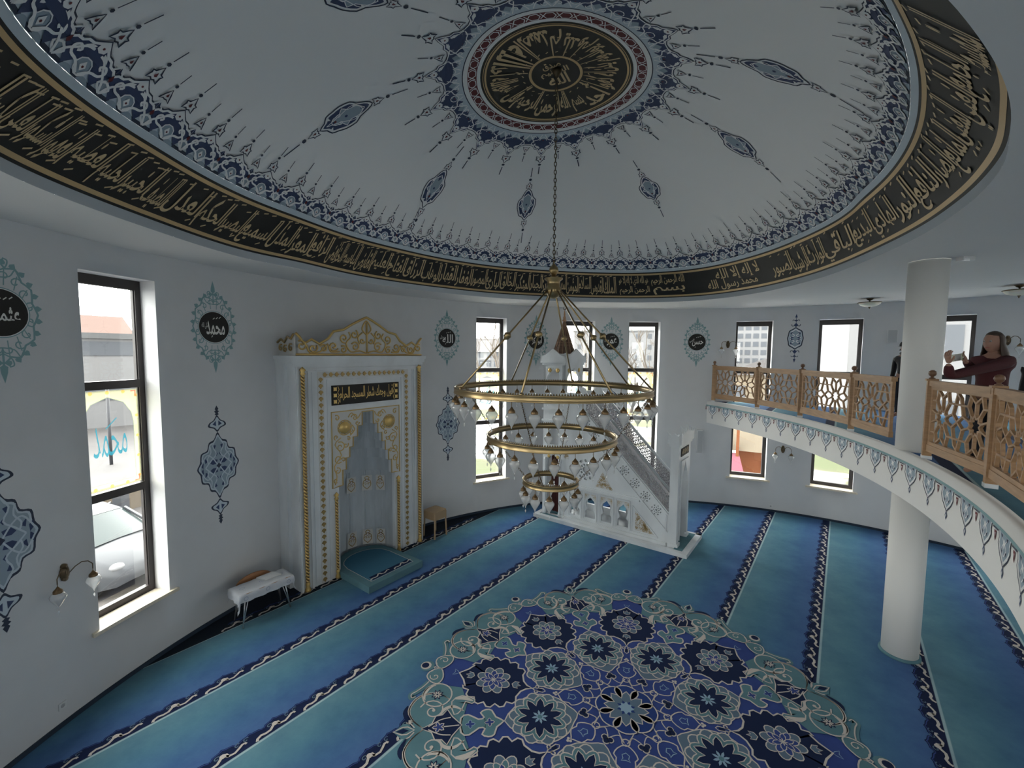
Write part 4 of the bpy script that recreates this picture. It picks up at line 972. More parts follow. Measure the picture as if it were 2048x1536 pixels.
for t_, v0, hh_, w_ in (('صدق', 0.12, 0.16, 0.28), ('الله', -0.25, 0.26, 0.32), ('العظيم', -0.03, 0.17, 0.44)):
    ca, sa_ = cos(radians(BOT)), sin(radians(BOT))
    def TT(u, v, h):                                # flat lettering, foot towards BOT
        x, y = -v, u * LET
        return Tm(x * ca - y * sa_, x * sa_ + y * ca, h)
    letter(mb, GOLDT, t_, -w_ / 2, v0, w_, hh_, TT, 0.008, tall=1.4, bold=0.024)
dloc(mb, 'medallion_lettering')
# lace collar with eighteen points
mb = MB(); NP = 18
for k in range(NP):
    a = 360 * k / NP + 10.5; L = 1.5 * 2 * pi / NP
    Tp = polT(a)
    def T(u, v, h, a=a):
        r = 1.385 + v; aa = radians(a) + u / 1.5
        return Tm(r * cos(aa), r * sin(aa), h)
    # pointed navy gable with pale foot
    mb.add([T(x * L, v, 0) for v in (0.0, 0.17) for x in (-0.5, -0.25, 0, 0.25, 0.5)], [(i, i + 1, i + 6, i + 5) for i in range(4)], PALE)
    A = [(-0.5, 0.10), (-0.36, 0.16), (-0.26, 0.06), (-0.12, 0.13), (0, 0.10), (0.12, 0.13), (0.26, 0.06), (0.36, 0.16), (0.5, 0.10), (0.5, 0.27), (0.42, 0.27), (0.30, 0.30), (0.24, 0.36), (0.14, 0.38), (0.06, 0.47), (0, 0.53), (-0.06, 0.47), (-0.14, 0.38), (-0.24, 0.36), (-0.30, 0.30), (-0.42, 0.27), (-0.5, 0.27)]
    A = [(x * L, y) for x, y in A]; mb.poly(NAVY, A, T, 0.002)
    mb.stroke(INK, A[9:], 0.020, T, 0.003); mb.stroke(PWHITE, [(x, y - 0.012) for x, y in A[9:]], 0.016, T, 0.004)
    for s in (1, -1):
        st = cat_rom([(s * 0.05, 0.03), (s * 0.16, 0.14), (s * 0.30, 0.17), (s * 0.38, 0.24), (s * 0.28, 0.27), (s * 0.22, 0.22)], 3, False)
        mb.stroke(PWHITE, [(x * L, y) for x, y in st], 0.015, T, 0.005)
        st = cat_rom([(s * 0.48, 0.04), (s * 0.38, 0.12), (s * 0.22, 0.30), (s * 0.08, 0.33)], 3, False)
        mb.stroke(PWHITE, [(x * L, y) for x, y in st], 0.014, T, 0.005)
        mb.fan(MID, (s * 0.46 * L, 0.14), [(s * 0.5 * L, 0.2), (s * 0.40 * L, 0.15), (s * 0.5 * L, 0.08)], T, 0.003)
        mb.fan(PWHITE, (s * 0.16 * L, 0.34), [(s * 0.08 * L, 0.36), (s * 0.20 * L, 0.33), (s * 0.22 * L, 0.28), (s * 0.12 * L, 0.30)], T, 0.005)
        mb.stroke(PWHITE, spiral((s * 0.34 * L, 0.10), 0.05, 0, 0.9, 8, 0.2, s), 0.012, T, 0.005)
    mb.disc(MID, (0, 0.16), 0.055, T, 0.003, 10); mb.ring(PWHITE, (0, 0.16), 0.06, 0.012, T, 0.005, 10); mb.disc(RED, (0, 0.16), 0.014, T, 0.006, 6)
    c = (0, 0.40); mb.fan(PWHITE, c, rot2([(-0.05, 0), (-0.03, 0.04), (0.01, 0.045), (0.065, 0), (0.01, -0.045), (-0.03, -0.04)], pi / 2, c), T, 0.005); mb.disc(RED, c, 0.013, T, 0.006, 5)
    bud(mb, T, (0, 0.60), pi / 2, 0.17, 0.003); whisker(mb, T, (0, 0.745), pi / 2, 0.22, 0.003)
    bud(mb, T, (L / 2, 0.37), pi / 2, 0.13, 0.003, small=True); whisker(mb, T, (L / 2, 0.48), pi / 2, 0.18, 0.003)
dloc(mb, 'medallion_lace_collar')
# nine pendant cartouches between medallion and rim
CART = [(-43.1, 2.8), (4.6, 2.68), (47.0, 2.91), (92.7, 3.3), (132.0, 2.85), (173.4, 2.58), (-147, 2.55), (-113, 2.8), (-78, 2.8)]
for ph, t in CART:
    mb = MB(); r0 = t; L = 0.335; W_ = 0.185
    def T(u, v, h, ph=ph, r0=r0):                   # u outwards, v sideways
        x = (r0 + u); a = ph + degrees(v / x); return dome(a, x / rR(a), 0.004 + h)
    q = [(-L, 0), (-L * 0.80, 0.35 * W_), (-L * 0.45, 0.62 * W_), (-L * 0.25, 0.95 * W_), (L * 0.15, 1.0 * W_), (L * 0.42, 0.85 * W_), (L * 0.66, 0.72 * W_), (L * 0.78, 0.32 * W_), (L, 0)]
    q = q + [(x, -y) for x, y in reversed(q[1:-1])]; q = cat_rom(q, 2)
    mb.fan(PWHITE, (0, 0), q, T, 0); mb.stroke(INK, q, 0.016, T, 0.003, True)
    qi = [(x * 0.88, y * 0.82) for x, y in q]; mb.fan(NAVY, (0, 0), qi, T, 0.002)
    qm = [(0.55 * L, 0), (0.45 * L, 0.30 * W_), (0.2 * L, 0.42 * W_), (0.08 * L, 0.75 * W_), (-0.12 * L, 0.45 * W_), (-0.45 * L, 0.42 * W_), (-0.62 * L, 0.05 * W_)]
    qm = qm + [(x, -y) for x, y in reversed(qm[1:-1])]; mb.fan(MID, (0, 0), cat_rom(qm, 2), T, 0.004); mb.stroke(PWHITE, cat_rom(qm, 2), 0.010, T, 0.005, True)
    for s in (1, -1):
        mb.stroke(PWHITE, cat_rom([(-0.7 * L, 0), (-0.3 * L, s * 0.6 * W_), (0.2 * L, s * 0.3 * W_), (0.75 * L, 0)], 4, False), 0.010, T, 0.006)
        mb.stroke(PWHITE, spiral((0.25 * L, s * 0.28 * W_), 0.035, 0, 1, 8, 0.2, s), 0.008, T, 0.006)
        mb.fan(PWHITE, (0.62 * L, s * 0.45 * W_), [(0.55 * L, s * 0.3 * W_), (0.72 * L, s * 0.45 * W_), (0.60 * L, s * 0.62 * W_)], T, 0.006)
        mb.fan(PWHITE, (-0.35 * L, s * 0.52 * W_), [(-0.28 * L, s * 0.45 * W_), (-0.48 * L, s * 0.48 * W_), (-0.35 * L, s * 0.66 * W_)], T, 0.006)
    mb.disc(RED, (0.42 * L, 0), 0.018, T, 0.007, 6); mb.disc(NAVY, (0, 0), 0.02, T, 0.007, 6)
    bud(mb, T, (L + 0.06, 0), 0, 0.15, 0.002); bud(mb, T, (-L - 0.06, 0), pi, 0.15, 0.002)
    whisker(mb, T, (L + 0.20, 0), 0, 0.26, 0.002); whisker(mb, T, (-L - 0.20, 0), pi, 0.26, 0.002)
    dloc(mb, 'pendant_cartouche')

# ============================================================ paintings on the wall
def roundel(deg, text, label, small='عليه'):
    a0 = radians(deg); T = wallT(a0); mb = MB(); zc = 4.77; c = (0, zc)
    # open filigree mandorla, teal
    out = []
    for k in range(48):
        t = 2 * pi * k / 48; r = 1 + 0.06 * cos(12 * t)
        out.append((0.315 * r * sin(t) * (1 - 0.10 * abs(cos(t)) ** 3), zc + 0.50 * r * cos(t)))
    mb.stroke(TEALP, out, 0.020, T, 0.002, True)
    for k in range(24):
        t = 2 * pi * k / 24 + pi / 24; ex, ez = 0.335 * sin(t), 0.52 * cos(t)
        n_ = atan2(cos(t) * 0.315, sin(t) * 0.5) ; P = [(-0.02, 0.03), (0.01, 0.035), (0.05, 0), (0.01, -0.035), (-0.02, -0.03)]
        mb.fan(TEALP, (ex, zc + ez), rot2(P, n_, (ex, zc + ez), 0.85), T, 0.003)
    for k in range(16):
        t = 2 * pi * k / 16 + pi / 16
        if abs(sin(t)) < 0.9 or True:
            cx, cz = 0.27 * sin(t), 0.385 * cos(t)
            mb.stroke(TEALP, spiral((cx, zc + cz), 0.055, t + (0 if k % 2 else pi), 0.85, 9, 0.25, 1 if k % 2 else -1), 0.014, T, 0.002)
            mb.stroke(TEALP, [(0.235 * sin(t), zc + 0.29 * cos(t)), (0.30 * sin(t), zc + 0.47 * cos(t))], 0.011, T, 0.002)
    for s in (1, -1):
        mb.fan(TEALP, (0, zc + s * 0.62), [(-0.035, zc + s * 0.56), (-0.03, zc + s * 0.62), (0, zc + s * 0.73), (0.03, zc + s * 0.62), (0.035, zc + s * 0.56), (0, zc + s * 0.53)], T, 0.003)
        mb.stroke(TEALP, [(0, zc + s * 0.40), (0, zc + s * 0.54)], 0.02, T, 0.003)
        for q in (-1, 1):
            mb.stroke(TEALP, cat_rom([(0, zc + s * 0.42), (q * 0.07, zc + s * 0.47), (q * 0.09, zc + s * 0.54), (q * 0.05, zc + s * 0.56)], 4, False), 0.014, T, 0.002)
            mb.stroke(TEALP, cat_rom([(0, zc + s * 0.36), (q * 0.10, zc + s * 0.38), (q * 0.15, zc + s * 0.45), (q * 0.19, zc + s * 0.42)], 4, False), 0.013, T, 0.002)
    mb.disc(BLACK, c, 0.242, T, 0.004, 40); mb.ring(TEALP, c, 0.255, 0.012, T, 0.004, 40)
    mb.ring(PWHITE, c, 0.247, 0.006, T, 0.006, 40)
    letter(mb, CREAM, text, -0.13 if small else -0.17, zc - 0.12, 0.30 if small else 0.34, 0.22, T, 0.007, tall=1.7, bold=0.016)
    if small: letter(mb, CREAM, small, -0.20, zc - 0.03, 0.11, 0.10, T, 0.007, tall=1.0, bold=0.0)
    for k in range(3): mb.stroke(CREAM, [(-0.02 + k * 0.05, zc + 0.125 + 0.01 * k), (0.01 + k * 0.05, zc + 0.15 + 0.01 * k)], 0.010, T, 0.007)
    mb.stroke(CREAM, [(-0.05, zc - 0.16), (-0.03, zc - 0.13)], 0.010, T, 0.007)
    base = cyl(a0, RW, zc)
    o = mb.build('painted_roundel', label=label, cat='wall painting', group='round calligraphy medallions painted on the wall'); return o
roundel(160.55, 'محمد', 'painted black roundel in grey filigree between the large left window and the niche', 'صلى الله')
roundel(126.35, 'الله', 'painted black roundel in teal filigree on the wall right of the marble niche', 'جل')
roundel(109.0, 'ابو بكر', 'painted black roundel in teal filigree just left of the pulpit spire', 'رضي')
roundel(94.1, 'عمر', 'painted black roundel in teal filigree just right of the pulpit spire', 'رضي')
roundel(78.0, 'حسن', 'painted black roundel in teal filigree by the end of the gallery rail', 'رضي')
roundel(176.95, 'عثمان', 'painted black roundel cut off by the left edge of the picture', 'رضي')

def ornament(deg, zc, hh, ww, label, grp, style=0):
    a0 = radians(deg); T = wallT(a0); mb = MB()
    def S(P): return [(x * ww, zc + y * hh) for x, y in P]
    body = [(0, 0.56), (0.18, 0.44), (0.42, 0.40), (0.52, 0.28), (0.80, 0.24), (0.86, 0.10), (1.0, 0), (0.86, -0.10), (0.80, -0.24), (0.52, -0.28), (0.42, -0.40), (0.18, -0.44), (0, -0.56)]
    body = body + [(-x, y) for x, y in reversed(body[1:-1])]
    body = cat_rom(body, 3)
    mb.fan(INK, (0, zc), S(body), T, 0.001); mb.fan(PWHITE if style else PALE, (0, zc), S([(x * 0.93, y * 0.93) for x, y in body]), T, 0.002)
    mb.fan(MID, (0, zc), S([(x * 0.86, y * 0.87) for x, y in body]), T, 0.003)
    # navy interlace
    for sx_ in (-1, 1):
        for sy in (-1, 1):
            for blob in ([(0.04, 0.10), (0.26, 0.12), (0.40, 0.06), (0.28, 0.03), (0.10, 0.035)], [(0.50, 0.10), (0.66, 0.17), (0.62, 0.07)], [(0.10, 0.34), (0.26, 0.36), (0.20, 0.26)], [(0.03, 0.20), (0.16, 0.26), (0.10, 0.16)], [(0.72, 0.0), (0.84, 0.05), (0.80, 0.12), (0.70, 0.08)]):
                mb.poly(NAVY, S([(sx_ * x, sy * y) for x, y in blob]), T, 0.004)
            for st in ([(0, 0.50), (0.25, 0.34), (0.10, 0.20), (0.36, 0.10), (0.62, 0.0)], [(0.02, 0), (0.30, 0.15), (0.55, 0.20), (0.78, 0.08), (0.88, 0)], [(0.40, 0.36), (0.35, 0.24), (0.52, 0.14), (0.46, 0.05)]):
                mb.stroke(PALE if not style else PWHITE, S([(sx_ * x, sy * y) for x, y in cat_rom(st, 3, False)]), 0.05 * ww, T, 0.005)
    mb.fan(INK, (0, zc), S([(0.12, 0), (0, 0.045), (-0.12, 0), (0, -0.045)]), T, 0.006)
    for s in (1, -1):
        tul = [(0, 0.56), (-0.16, 0.62), (-0.42, 0.66), (-0.36, 0.72), (-0.16, 0.76), (0, 0.84), (0.16, 0.76), (0.36, 0.72), (0.42, 0.66), (0.16, 0.62)]
        tul = [(x, s * y) for x, y in cat_rom(tul, 3)]
        mb.fan(INK, (0, zc + s * 0.7 * hh), S(tul), T, 0.001)
        mb.fan(PALE, (0, zc + s * 0.7 * hh), S([(x * 0.8, s * (0.7 + (abs(y) - 0.7) * 0.78)) for x, y in tul]), T, 0.002)
        for q in (-1, 1): mb.poly(NAVY, S([(q * 0.05, s * 0.66), (q * 0.22, s * 0.69), (q * 0.06, s * 0.75)]), T, 0.003)
        fin = [(0.0, 0.83), (0.10, 0.85), (0.04, 0.87), (0.12, 0.90), (0.04, 0.92), (0.09, 0.94), (0, 1.0)]
        fin = fin + [(-x, y) for x, y in reversed(fin[1:-1])]
        mb.fan(INK, (0, zc + s * 0.9 * hh), S([(x, s * y) for x, y in fin]), T, 0.002)
    return mb.build('painted_ornament', label=label, cat='wall painting', group=grp)
GRP = 'navy and grey arabesque pendants painted on the wall'
ornament(160.65, 2.54, 0.98, 0.35, 'tall navy and grey arabesque painted low between window and niche', GRP)
ornament(126.2, 2.55, 0.98, 0.345, 'tall navy and grey arabesque painted right of the marble niche', GRP)
ornament(93.9, 2.56, 0.98, 0.345, 'tall navy and grey arabesque painted behind the pulpit stair', GRP)
ornament(177.9, 2.42, 0.98, 0.37, 'large navy and grey arabesque cut off by the left edge', GRP)
def ornament2():
    a0 = radians(61.95); T = wallT(a0); mb = MB(); zc = 4.87
    q = [(0, 0.30), (0.06, 0.26), (0.15, 0.20), (0.17, 0.10), (0.19, 0), (0.17, -0.10), (0.15, -0.20), (0.06, -0.26), (0, -0.30)]
    q = q + [(-x, y) for x, y in reversed(q[1:-1])]
    q = [(x, zc + y) for x, y in cat_rom(q, 3)]
    mb.fan(INK, (0, zc), q, T, 0.001); mb.fan(PALE, (0, zc), [(x * 0.86, zc + (y - zc) * 0.9) for x, y in q], T, 0.002); mb.fan(MID, (0, zc), [(x * 0.74, zc + (y - zc) * 0.8) for x, y in q], T, 0.003)
    for s in (1, -1):
        for t in (1, -1):
            mb.stroke(PWHITE, cat_rom([(0, zc + t * 0.24), (s * 0.10, zc + t * 0.15), (s * 0.02, zc + t * 0.08), (s * 0.12, zc + t * 0.02)], 4, False), 0.018, T, 0.004)
            mb.poly(NAVY, [(s * 0.03, zc + t * 0.03), (s * 0.10, zc + t * 0.05), (s * 0.10, zc + t * 0.0)], T, 0.005); mb.poly(NAVY, [(s * 0.05, zc + t * 0.18), (s * 0.12, zc + t * 0.15), (s * 0.10, zc + t * 0.10)], T, 0.005)
            mb.stroke(INK, cat_rom([(0, zc + t * 0.36), (s * 0.08, zc + t * 0.33), (s * 0.10, zc + t * 0.38)], 3, False), 0.016, T, 0.002)
            mb.stroke(INK, cat_rom([(0, zc + t * 0.46), (s * 0.06, zc + t * 0.50), (s * 0.08, zc + t * 0.47)], 3, False), 0.014, T, 0.002)
        mb.fan(NAVY, (0, zc + s * 0.36), [(0, zc + s * 0.30), (0.05, zc + s * 0.36), (0, zc + s * 0.42), (-0.05, zc + s * 0.36)], T, 0.003)
        mb.fan(NAVY, (0, zc + s * 0.48), [(0, zc + s * 0.44), (0.03, zc + s * 0.50), (-0.03, zc + s * 0.50)], T, 0.003)
        mb.fan(NAVY, (0, zc + s * 0.6), [(-0.03, zc + s * 0.56), (0.03, zc + s * 0.56), (0, zc + s * 0.66)], T, 0.003)
        mb.stroke(NAVY, [(0, zc + s * 0.42), (0, zc + s * 0.58)], 0.012, T, 0.002)
    mb.build('painted_ornament', label='small navy arabesque painted between two gallery windows', cat='wall painting')
ornament2()

# ============================================================ MIHRAB (marble prayer niche)
MA, MP = 8.03, -0.09
mloc = V3(MA, MP, 0)
mih = empty('mihrab', mloc, 'white marble prayer niche with gilded carving and an arched recess', 'prayer niche')
def mpart(b, nm, parent=mih, base=mloc, **k):
    o = b.build(nm, **k); o.parent = parent; o.matrix_parent_inverse = Matrix.Translation(-base); return o
def MT(x, d, z): return V3(MA - d, MP + x, z)      # x right, d out of the wall, z up
def MF(u, v, h): return MT(u, h, v)                # drawing on the front face
steps = [(0.66, 0.0), (0.66, 1.80), (0.58, 1.80), (0.58, 2.10), (0.50, 2.10), (0.50, 2.33), (0.42, 2.33), (0.42, 2.53), (0.34, 2.53), (0.34, 2.72), (0.24, 2.72), (0.24, 2.93), (0.13, 2.93), (0.13, 3.20)]
mb = MB()
loop = [(-1.44, 0)] + [(-x, z) for x, z in steps] + [(x, z) for x, z in reversed(steps)] + [(1.44, 0), (1.44, 4.14), (-1.44, 4.14)]
mb.prism(MARBLE, loop, lambda u, v, d: MT(u, d, v), -0.10, 0.0)
for s in (-1, 1):
    mb.box(MARBLE, min(s * 1.44, s * 1.36), max(s * 1.44, s * 1.36), -0.95, -0.10, 0, 4.14, lambda v: MT(v.x, v.y, v.z))
    mb.box(MARBLE, min(s * 1.44, s * 1.50), max(s * 1.44, s * 1.50), -0.95, -0.30, 0, 4.2, lambda v: MT(v.x, v.y, v.z))
    # stepped mouldings framing the face
    for x, w_, d in ((1.42, 0.025, 0.03), (1.22, 0.03, 0.025), (1.15, 0.015, 0.015), (0.86, 0.02, 0.015)):
        mb.box(MARBLE, s * x - w_ / 2, s * x + w_ / 2, 0, d, 0, 4.12 if x > 1.3 else (4.02 if x > 1 else 3.9 - (0.9 - x)), lambda v: MT(v.x, v.y, v.z))
for z, w_, d in ((4.08, 1.36, 0.03), (4.03, 1.24, 0.02), (3.86, 0.87, 0.015)):
    mb.box(MARBLE, -w_, w_, 0, d, z, z + 0.02, lambda v: MT(v.x, v.y, v.z))
mpart(mb, 'marble_frame')
mb = MB()
for z0, z1, e in ((4.12, 4.18, 0.02), (4.18, 4.25, 0.05), (4.25, 4.32, 0.075)):
    mb.box(MARBLE, -1.46 - e, 1.44 + e, -0.95, e, z0, z1, lambda v: MT(v.x, v.y, v.z))
mpart(mb, 'cornice')
# apse: fluted half drum with grey marble, stepped hood
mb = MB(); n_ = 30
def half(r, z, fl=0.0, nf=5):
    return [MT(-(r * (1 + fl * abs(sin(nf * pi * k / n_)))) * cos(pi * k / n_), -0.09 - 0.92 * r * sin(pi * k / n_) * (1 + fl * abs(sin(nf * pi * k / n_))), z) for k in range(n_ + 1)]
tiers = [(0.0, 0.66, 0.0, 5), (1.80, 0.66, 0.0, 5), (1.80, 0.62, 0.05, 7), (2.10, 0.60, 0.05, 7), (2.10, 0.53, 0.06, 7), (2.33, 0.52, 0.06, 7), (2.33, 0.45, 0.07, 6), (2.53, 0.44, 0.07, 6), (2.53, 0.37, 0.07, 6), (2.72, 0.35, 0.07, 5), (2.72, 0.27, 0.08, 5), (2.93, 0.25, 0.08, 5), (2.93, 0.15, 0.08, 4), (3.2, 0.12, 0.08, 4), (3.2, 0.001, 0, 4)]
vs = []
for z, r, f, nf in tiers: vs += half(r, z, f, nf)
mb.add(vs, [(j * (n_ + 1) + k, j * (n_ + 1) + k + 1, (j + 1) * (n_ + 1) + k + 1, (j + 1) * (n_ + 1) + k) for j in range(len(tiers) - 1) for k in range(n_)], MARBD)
for k in range(1, 6):                               # vertical ribs between the facets
    a = pi * k / 6; x, d = -0.65 * cos(a), -0.09 - 0.60 * sin(a)
    mb.bar(MARBD, MT(x, d, 0), MT(x, d, 1.8), 0.025)
mb.add([MT(-0.66, 0, 1.80), MT(0.66, 0, 1.80), MT(0.66, -0.1, 1.80), MT(-0.66, -0.1, 1.80)], [], MARBD)
mpart(mb, 'apse')
for z, nmz in ((1.52, 0), (0.30, 0)):
    for a in (92, 124, 152):
        mb = MB(); r = 0.645; aa = radians(a)
        def T(u, v, h, aa=aa):
            q = (r - h) * Vector((-cos(aa), -0.92 * sin(aa))); tx, ty = sin(aa), -0.92 * cos(aa)
            return MT(q.x + u * tx, -0.09 + q.y + u * ty, v)
        mb.add([T(-0.11, z - 0.17, 0.03), T(0.11, z - 0.17, 0.03), T(0.11, z + 0.17, 0.03), T(-0.11, z + 0.17, 0.03)], [(0, 1, 2, 3)], STONEP)
        for s in (-1, 1):
            mb.stroke(GILTD, [(s * x, z + y) for x, y in cat_rom([(0, -0.14), (0.08, -0.06), (0.07, 0.04), (0.02, 0.08), (0.05, 0.11), (0, 0.15)], 3, False)], 0.016, T, 0.034)
            mb.stroke(GILTD, [(s * x, z + y) for x, y in spiral((0.035, -0.02), 0.035, 0, 1, 8)], 0.012, T, 0.034)
            mb.stroke(RED, [(s * x, z + y) for x, y in ((0.0, 0.02), (0.04, 0.05), (0.0, 0.09))], 0.010, T, 0.034)
        mpart(mb, 'carved_panel')
# gilded spandrels
mb = MB(); G = 0.012
sp_loop = [(-0.79, 1.78)] + [(-x, z) for x, z in steps[1:]] + [(x, z) for x, z in reversed(steps[1:])] + [(0.79, 1.78), (0.79, 3.25), (-0.79, 3.25)]
mb.poly(STONEP, sp_loop, MF, 0.004)
def relief(pts, w_, closed=False, h=0.016, m=GILT):
    """rounded raised moulding"""
    P = [MF(x, y, h * 0.5) for x, y in pts]; mb.tube(m, P, w_ / 2, 5, closed)
relief(sp_loop, 0.028, True)
for s in (-1, 1):
    mb.lathe(GILT, [(0.125, 0), (0.12, 0.015), (0.02, 0.03), (0.0001, 0.03)], 24, T=lambda v, s=s: MT(s * 0.52 + v.x, v.z + 0.004, 2.93 + v.y), ribs=12, ra=0.06)
    mb.tube(GILT, [MF(s * 0.52 + 0.145 * cos(2 * pi * k / 20), 2.93 + 0.145 * sin(2 * pi * k / 20), 0.01) for k in range(20)], 0.010, 5, True)
    for c, r, a, t in (((0.62, 2.56), 0.11, 1.2, 1.3), ((0.50, 2.58), 0.06, 2.6, 1.0), ((0.66, 2.33), 0.09, 4.0, 1.2), ((0.56, 2.30), 0.05, 0.4, 1.0), ((0.68, 2.10), 0.07, 1.3, 1.1), ((0.72, 1.92), 0.05, 4.2, 1.0), ((0.30, 3.10), 0.08, 0.2, 1.1), ((0.24, 2.99), 0.05, 3.0, 1.0), ((0.38, 2.82), 0.05, 2.0, 1.0), ((0.68, 3.13), 0.06, 1.0, 1.0), ((0.70, 2.76), 0.05, 5.0, 1.0), ((0.44, 2.70), 0.045, 1.0, 1.0)):
        relief([(s * x, z) for x, z in spiral(c, r, a, t, 12, 0.2)], 0.022)
    for st in ([(0.74, 1.84), (0.70, 2.0), (0.75, 2.2), (0.60, 2.40), (0.73, 2.62), (0.60, 2.74)], [(0.16, 3.18), (0.24, 3.08), (0.36, 3.2), (0.44, 3.12)], [(0.40, 2.76), (0.30, 2.86), (0.36, 2.96)]):
        relief([(s * x, z) for x, z in cat_rom(st, 3, False)], 0.02)
mpart(mb, 'gilded_spandrel')
mb = MB()
mb.box(BLACK, -0.78, 0.78, 0, 0.018, 3.38, 3.76, lambda v: MT(v.x, v.y, v.z))
letter(mb, GILT, 'فول وجهك شطر المسجد الحرام', -0.62, 3.425, 1.24, 0.30, MF, 0.021, tall=1.7, bold=0.012)
for s in (-1, 1):
    for k in range(3): mb.fan(GILT, (s * 0.71, 3.45 + 0.12 * k), [(s * 0.71 + 0.05 * cos(a * pi / 4) * (1 if a % 2 else 0.62), 3.45 + 0.12 * k + 0.05 * sin(a * pi / 4) * (1 if a % 2 else 0.62)) for a in range(8)], MF, 0.021)
    mb.stroke(GILT, [(s * 0.655, 3.40), (s * 0.63, 3.46), (s * 0.66, 3.51), (s * 0.63, 3.57), (s * 0.66, 3.62), (s * 0.63, 3.68), (s * 0.655, 3.74)], 0.012, MF, 0.021)
mpart(mb, 'inscription_plaque', label='black plaque with gilt lettering')
# chain of gilt leaves
mb = MB()
def leaf(x, z, a):
    P = rot2([(-0.045, 0), (-0.03, 0.028), (0.0, 0.045), (0.012, 0.024), (0.05, 0), (0.012, -0.024), (0.0, -0.045), (-0.03, -0.028)], a, (x, z))
    mb.prism(GILTD, P, lambda u, v, d: MF(u, v, d), 0.006, 0.02)
for s in (-1, 1):
    mb.box(STONEP, s * 0.99 - 0.058, s * 0.99 + 0.058, 0, 0.006, 0.0, 4.03, lambda v: MT(v.x, v.y, v.z))
    for k in range(33): leaf(s * 0.99, 0.07 + 0.119 * k, -pi / 2)
mb.box(STONEP, -0.93, 0.93, 0, 0.006, 3.91, 4.03, lambda v: MT(v.x, v.y, v.z))
for k in range(16): leaf(-0.90 + 0.12 * k, 3.97, 0)
mpart(mb, 'leaf_border')
ROPED = mat('rope_groove', (0.16, 0.10, 0.045), 0.6)
def rope(x, z0, z1, r, nm='rope_column'):
    mb = MB(); d = 0.035; T_ = 0.12
    mb.lathe(ROPED, [(r * 0.62, z0 + 0.15), (r * 0.62, z1 - 0.12)], 10, o=tuple(MT(x, d, 0)))
    n = int((z1 - z0 - 0.26) / T_ * 8)
    for ph in (0, pi):
        mb.tube(GILT, [MT(x + r * 0.55 * cos(ph + 2 * pi * k / 8), d + r * 0.55 * sin(ph + 2 * pi * k / 8), z0 + 0.15 + (z1 - z0 - 0.26) * k / n) for k in range(n + 1)], r * 0.42, 5)
    b0 = tuple(MT(x, d, 0))
    mb.lathe(GILT, [(r * 1.25, z0), (r * 1.25, z0 + 0.04), (r * 0.7, z0 + 0.09), (r * 1.0, z0 + 0.13), (r * 0.6, z0 + 0.17)], 12, o=b0)
    mb.lathe(GILT, [(r * 0.6, z1 - 0.13), (r * 1.2, z1 - 0.10), (r * 0.7, z1 - 0.07), (r * 1.3, z1 - 0.03), (0.001, z1 + 0.03)], 12, o=b0)
    mpart(mb, nm)
for s in (-1, 1): rope(s * 1.335, 0.0, 4.10, 0.042); rope(s * 0.735 + (0.0), 0.0, 1.68, 0.036)
# crown of open gilt scrolls
def crown_loop(W, z0, zt):
    P = [(-W, z0), (-W, z0 + 0.40), (-W * 0.955, z0 + 0.34), (-W * 0.90, z0 + 0.22), (-W * 0.80, z0 + 0.30), (-W * 0.70, z0 + 0.22), (-W * 0.58, z0 + 0.32), (-W * 0.50, z0 + 0.46), (-W * 0.36, z0 + 0.50), (-W * 0.22, z0 + 0.62), (-W * 0.08, z0 + 0.72), (0, z0 + zt)]
    return P + [(-x, z) for x, z in reversed(P[:-1])]
mb = MB(); cl = crown_loop(1.43, 4.32, 0.77)
mb.prism(STONEP, cl, lambda u, v, d: MT(u, d, v), -0.06, 0.0)
relief(cl[1:-1], 0.05, h=0.02)
relief([(-1.43, 4.345), (1.43, 4.345)], 0.04, h=0.02)
for s in (-1, 1):
    for c, r, a, t in (((1.33, 4.50), 0.10, 1.0, 1.3), ((1.12, 4.46), 0.09, 2.5, 1.2), ((0.92, 4.46), 0.08, 0.5, 1.2), ((0.72, 4.50), 0.10, 3.6, 1.3), ((0.52, 4.44), 0.08, 1.0, 1.2), ((0.50, 4.66), 0.09, 4.6, 1.2), ((0.28, 4.74), 0.09, 2.0, 1.2), ((0.26, 4.50), 0.10, 0.6, 1.3), ((0.10, 4.62), 0.06, 3.4, 1.0)):
        relief([(s * x, z) for x, z in spiral(c, r, a, t, 12, 0.2)], 0.032, h=0.03)
    for st in ([(0.02, 4.38), (0.16, 4.42), (0.36, 4.40), (0.46, 4.56), (0.36, 4.68), (0.40, 4.78)], [(0.60, 4.40), (0.78, 4.40), (0.84, 4.54), (0.98, 4.40), (1.18, 4.38), (1.24, 4.52)], [(0.0, 4.74), (0.10, 4.84), (0.06, 4.96), (0, 5.02)], [(0.16, 4.56), (0.20, 4.68), (0.10, 4.78)]):
        relief([(s * x, z) for x, z in cat_rom(st, 3, False)], 0.03, h=0.03)
relief([(0, 4.37), (0, 4.98)], 0.04, h=0.03)
mpart(mb, 'gilded_crown')
mb = MB()
lp = [(0, 4.32), (0, 4.70), (-0.10, 4.62), (-0.22, 4.66), (-0.34, 4.56), (-0.46, 4.62), (-0.6, 4.56), (-0.60, 4.32)]
mb.prism(STONEP, lp, lambda u, v, d: MT(-1.44 + d, u, v), 0.0, 0.05)
for c, r in (((-0.12, 4.46), 0.08), ((-0.32, 4.44), 0.08), ((-0.48, 4.46), 0.07)): mb.tube(GILTD, [MT(-1.46, x, z) for x, z in spiral(c, r, 1, 1.2, 10)], 0.014, 5)
mb.tube(GILTD, [MT(-1.46, x, z) for x, z in lp[1:-1]], 0.02, 5)
mpart(mb, 'crown_return')
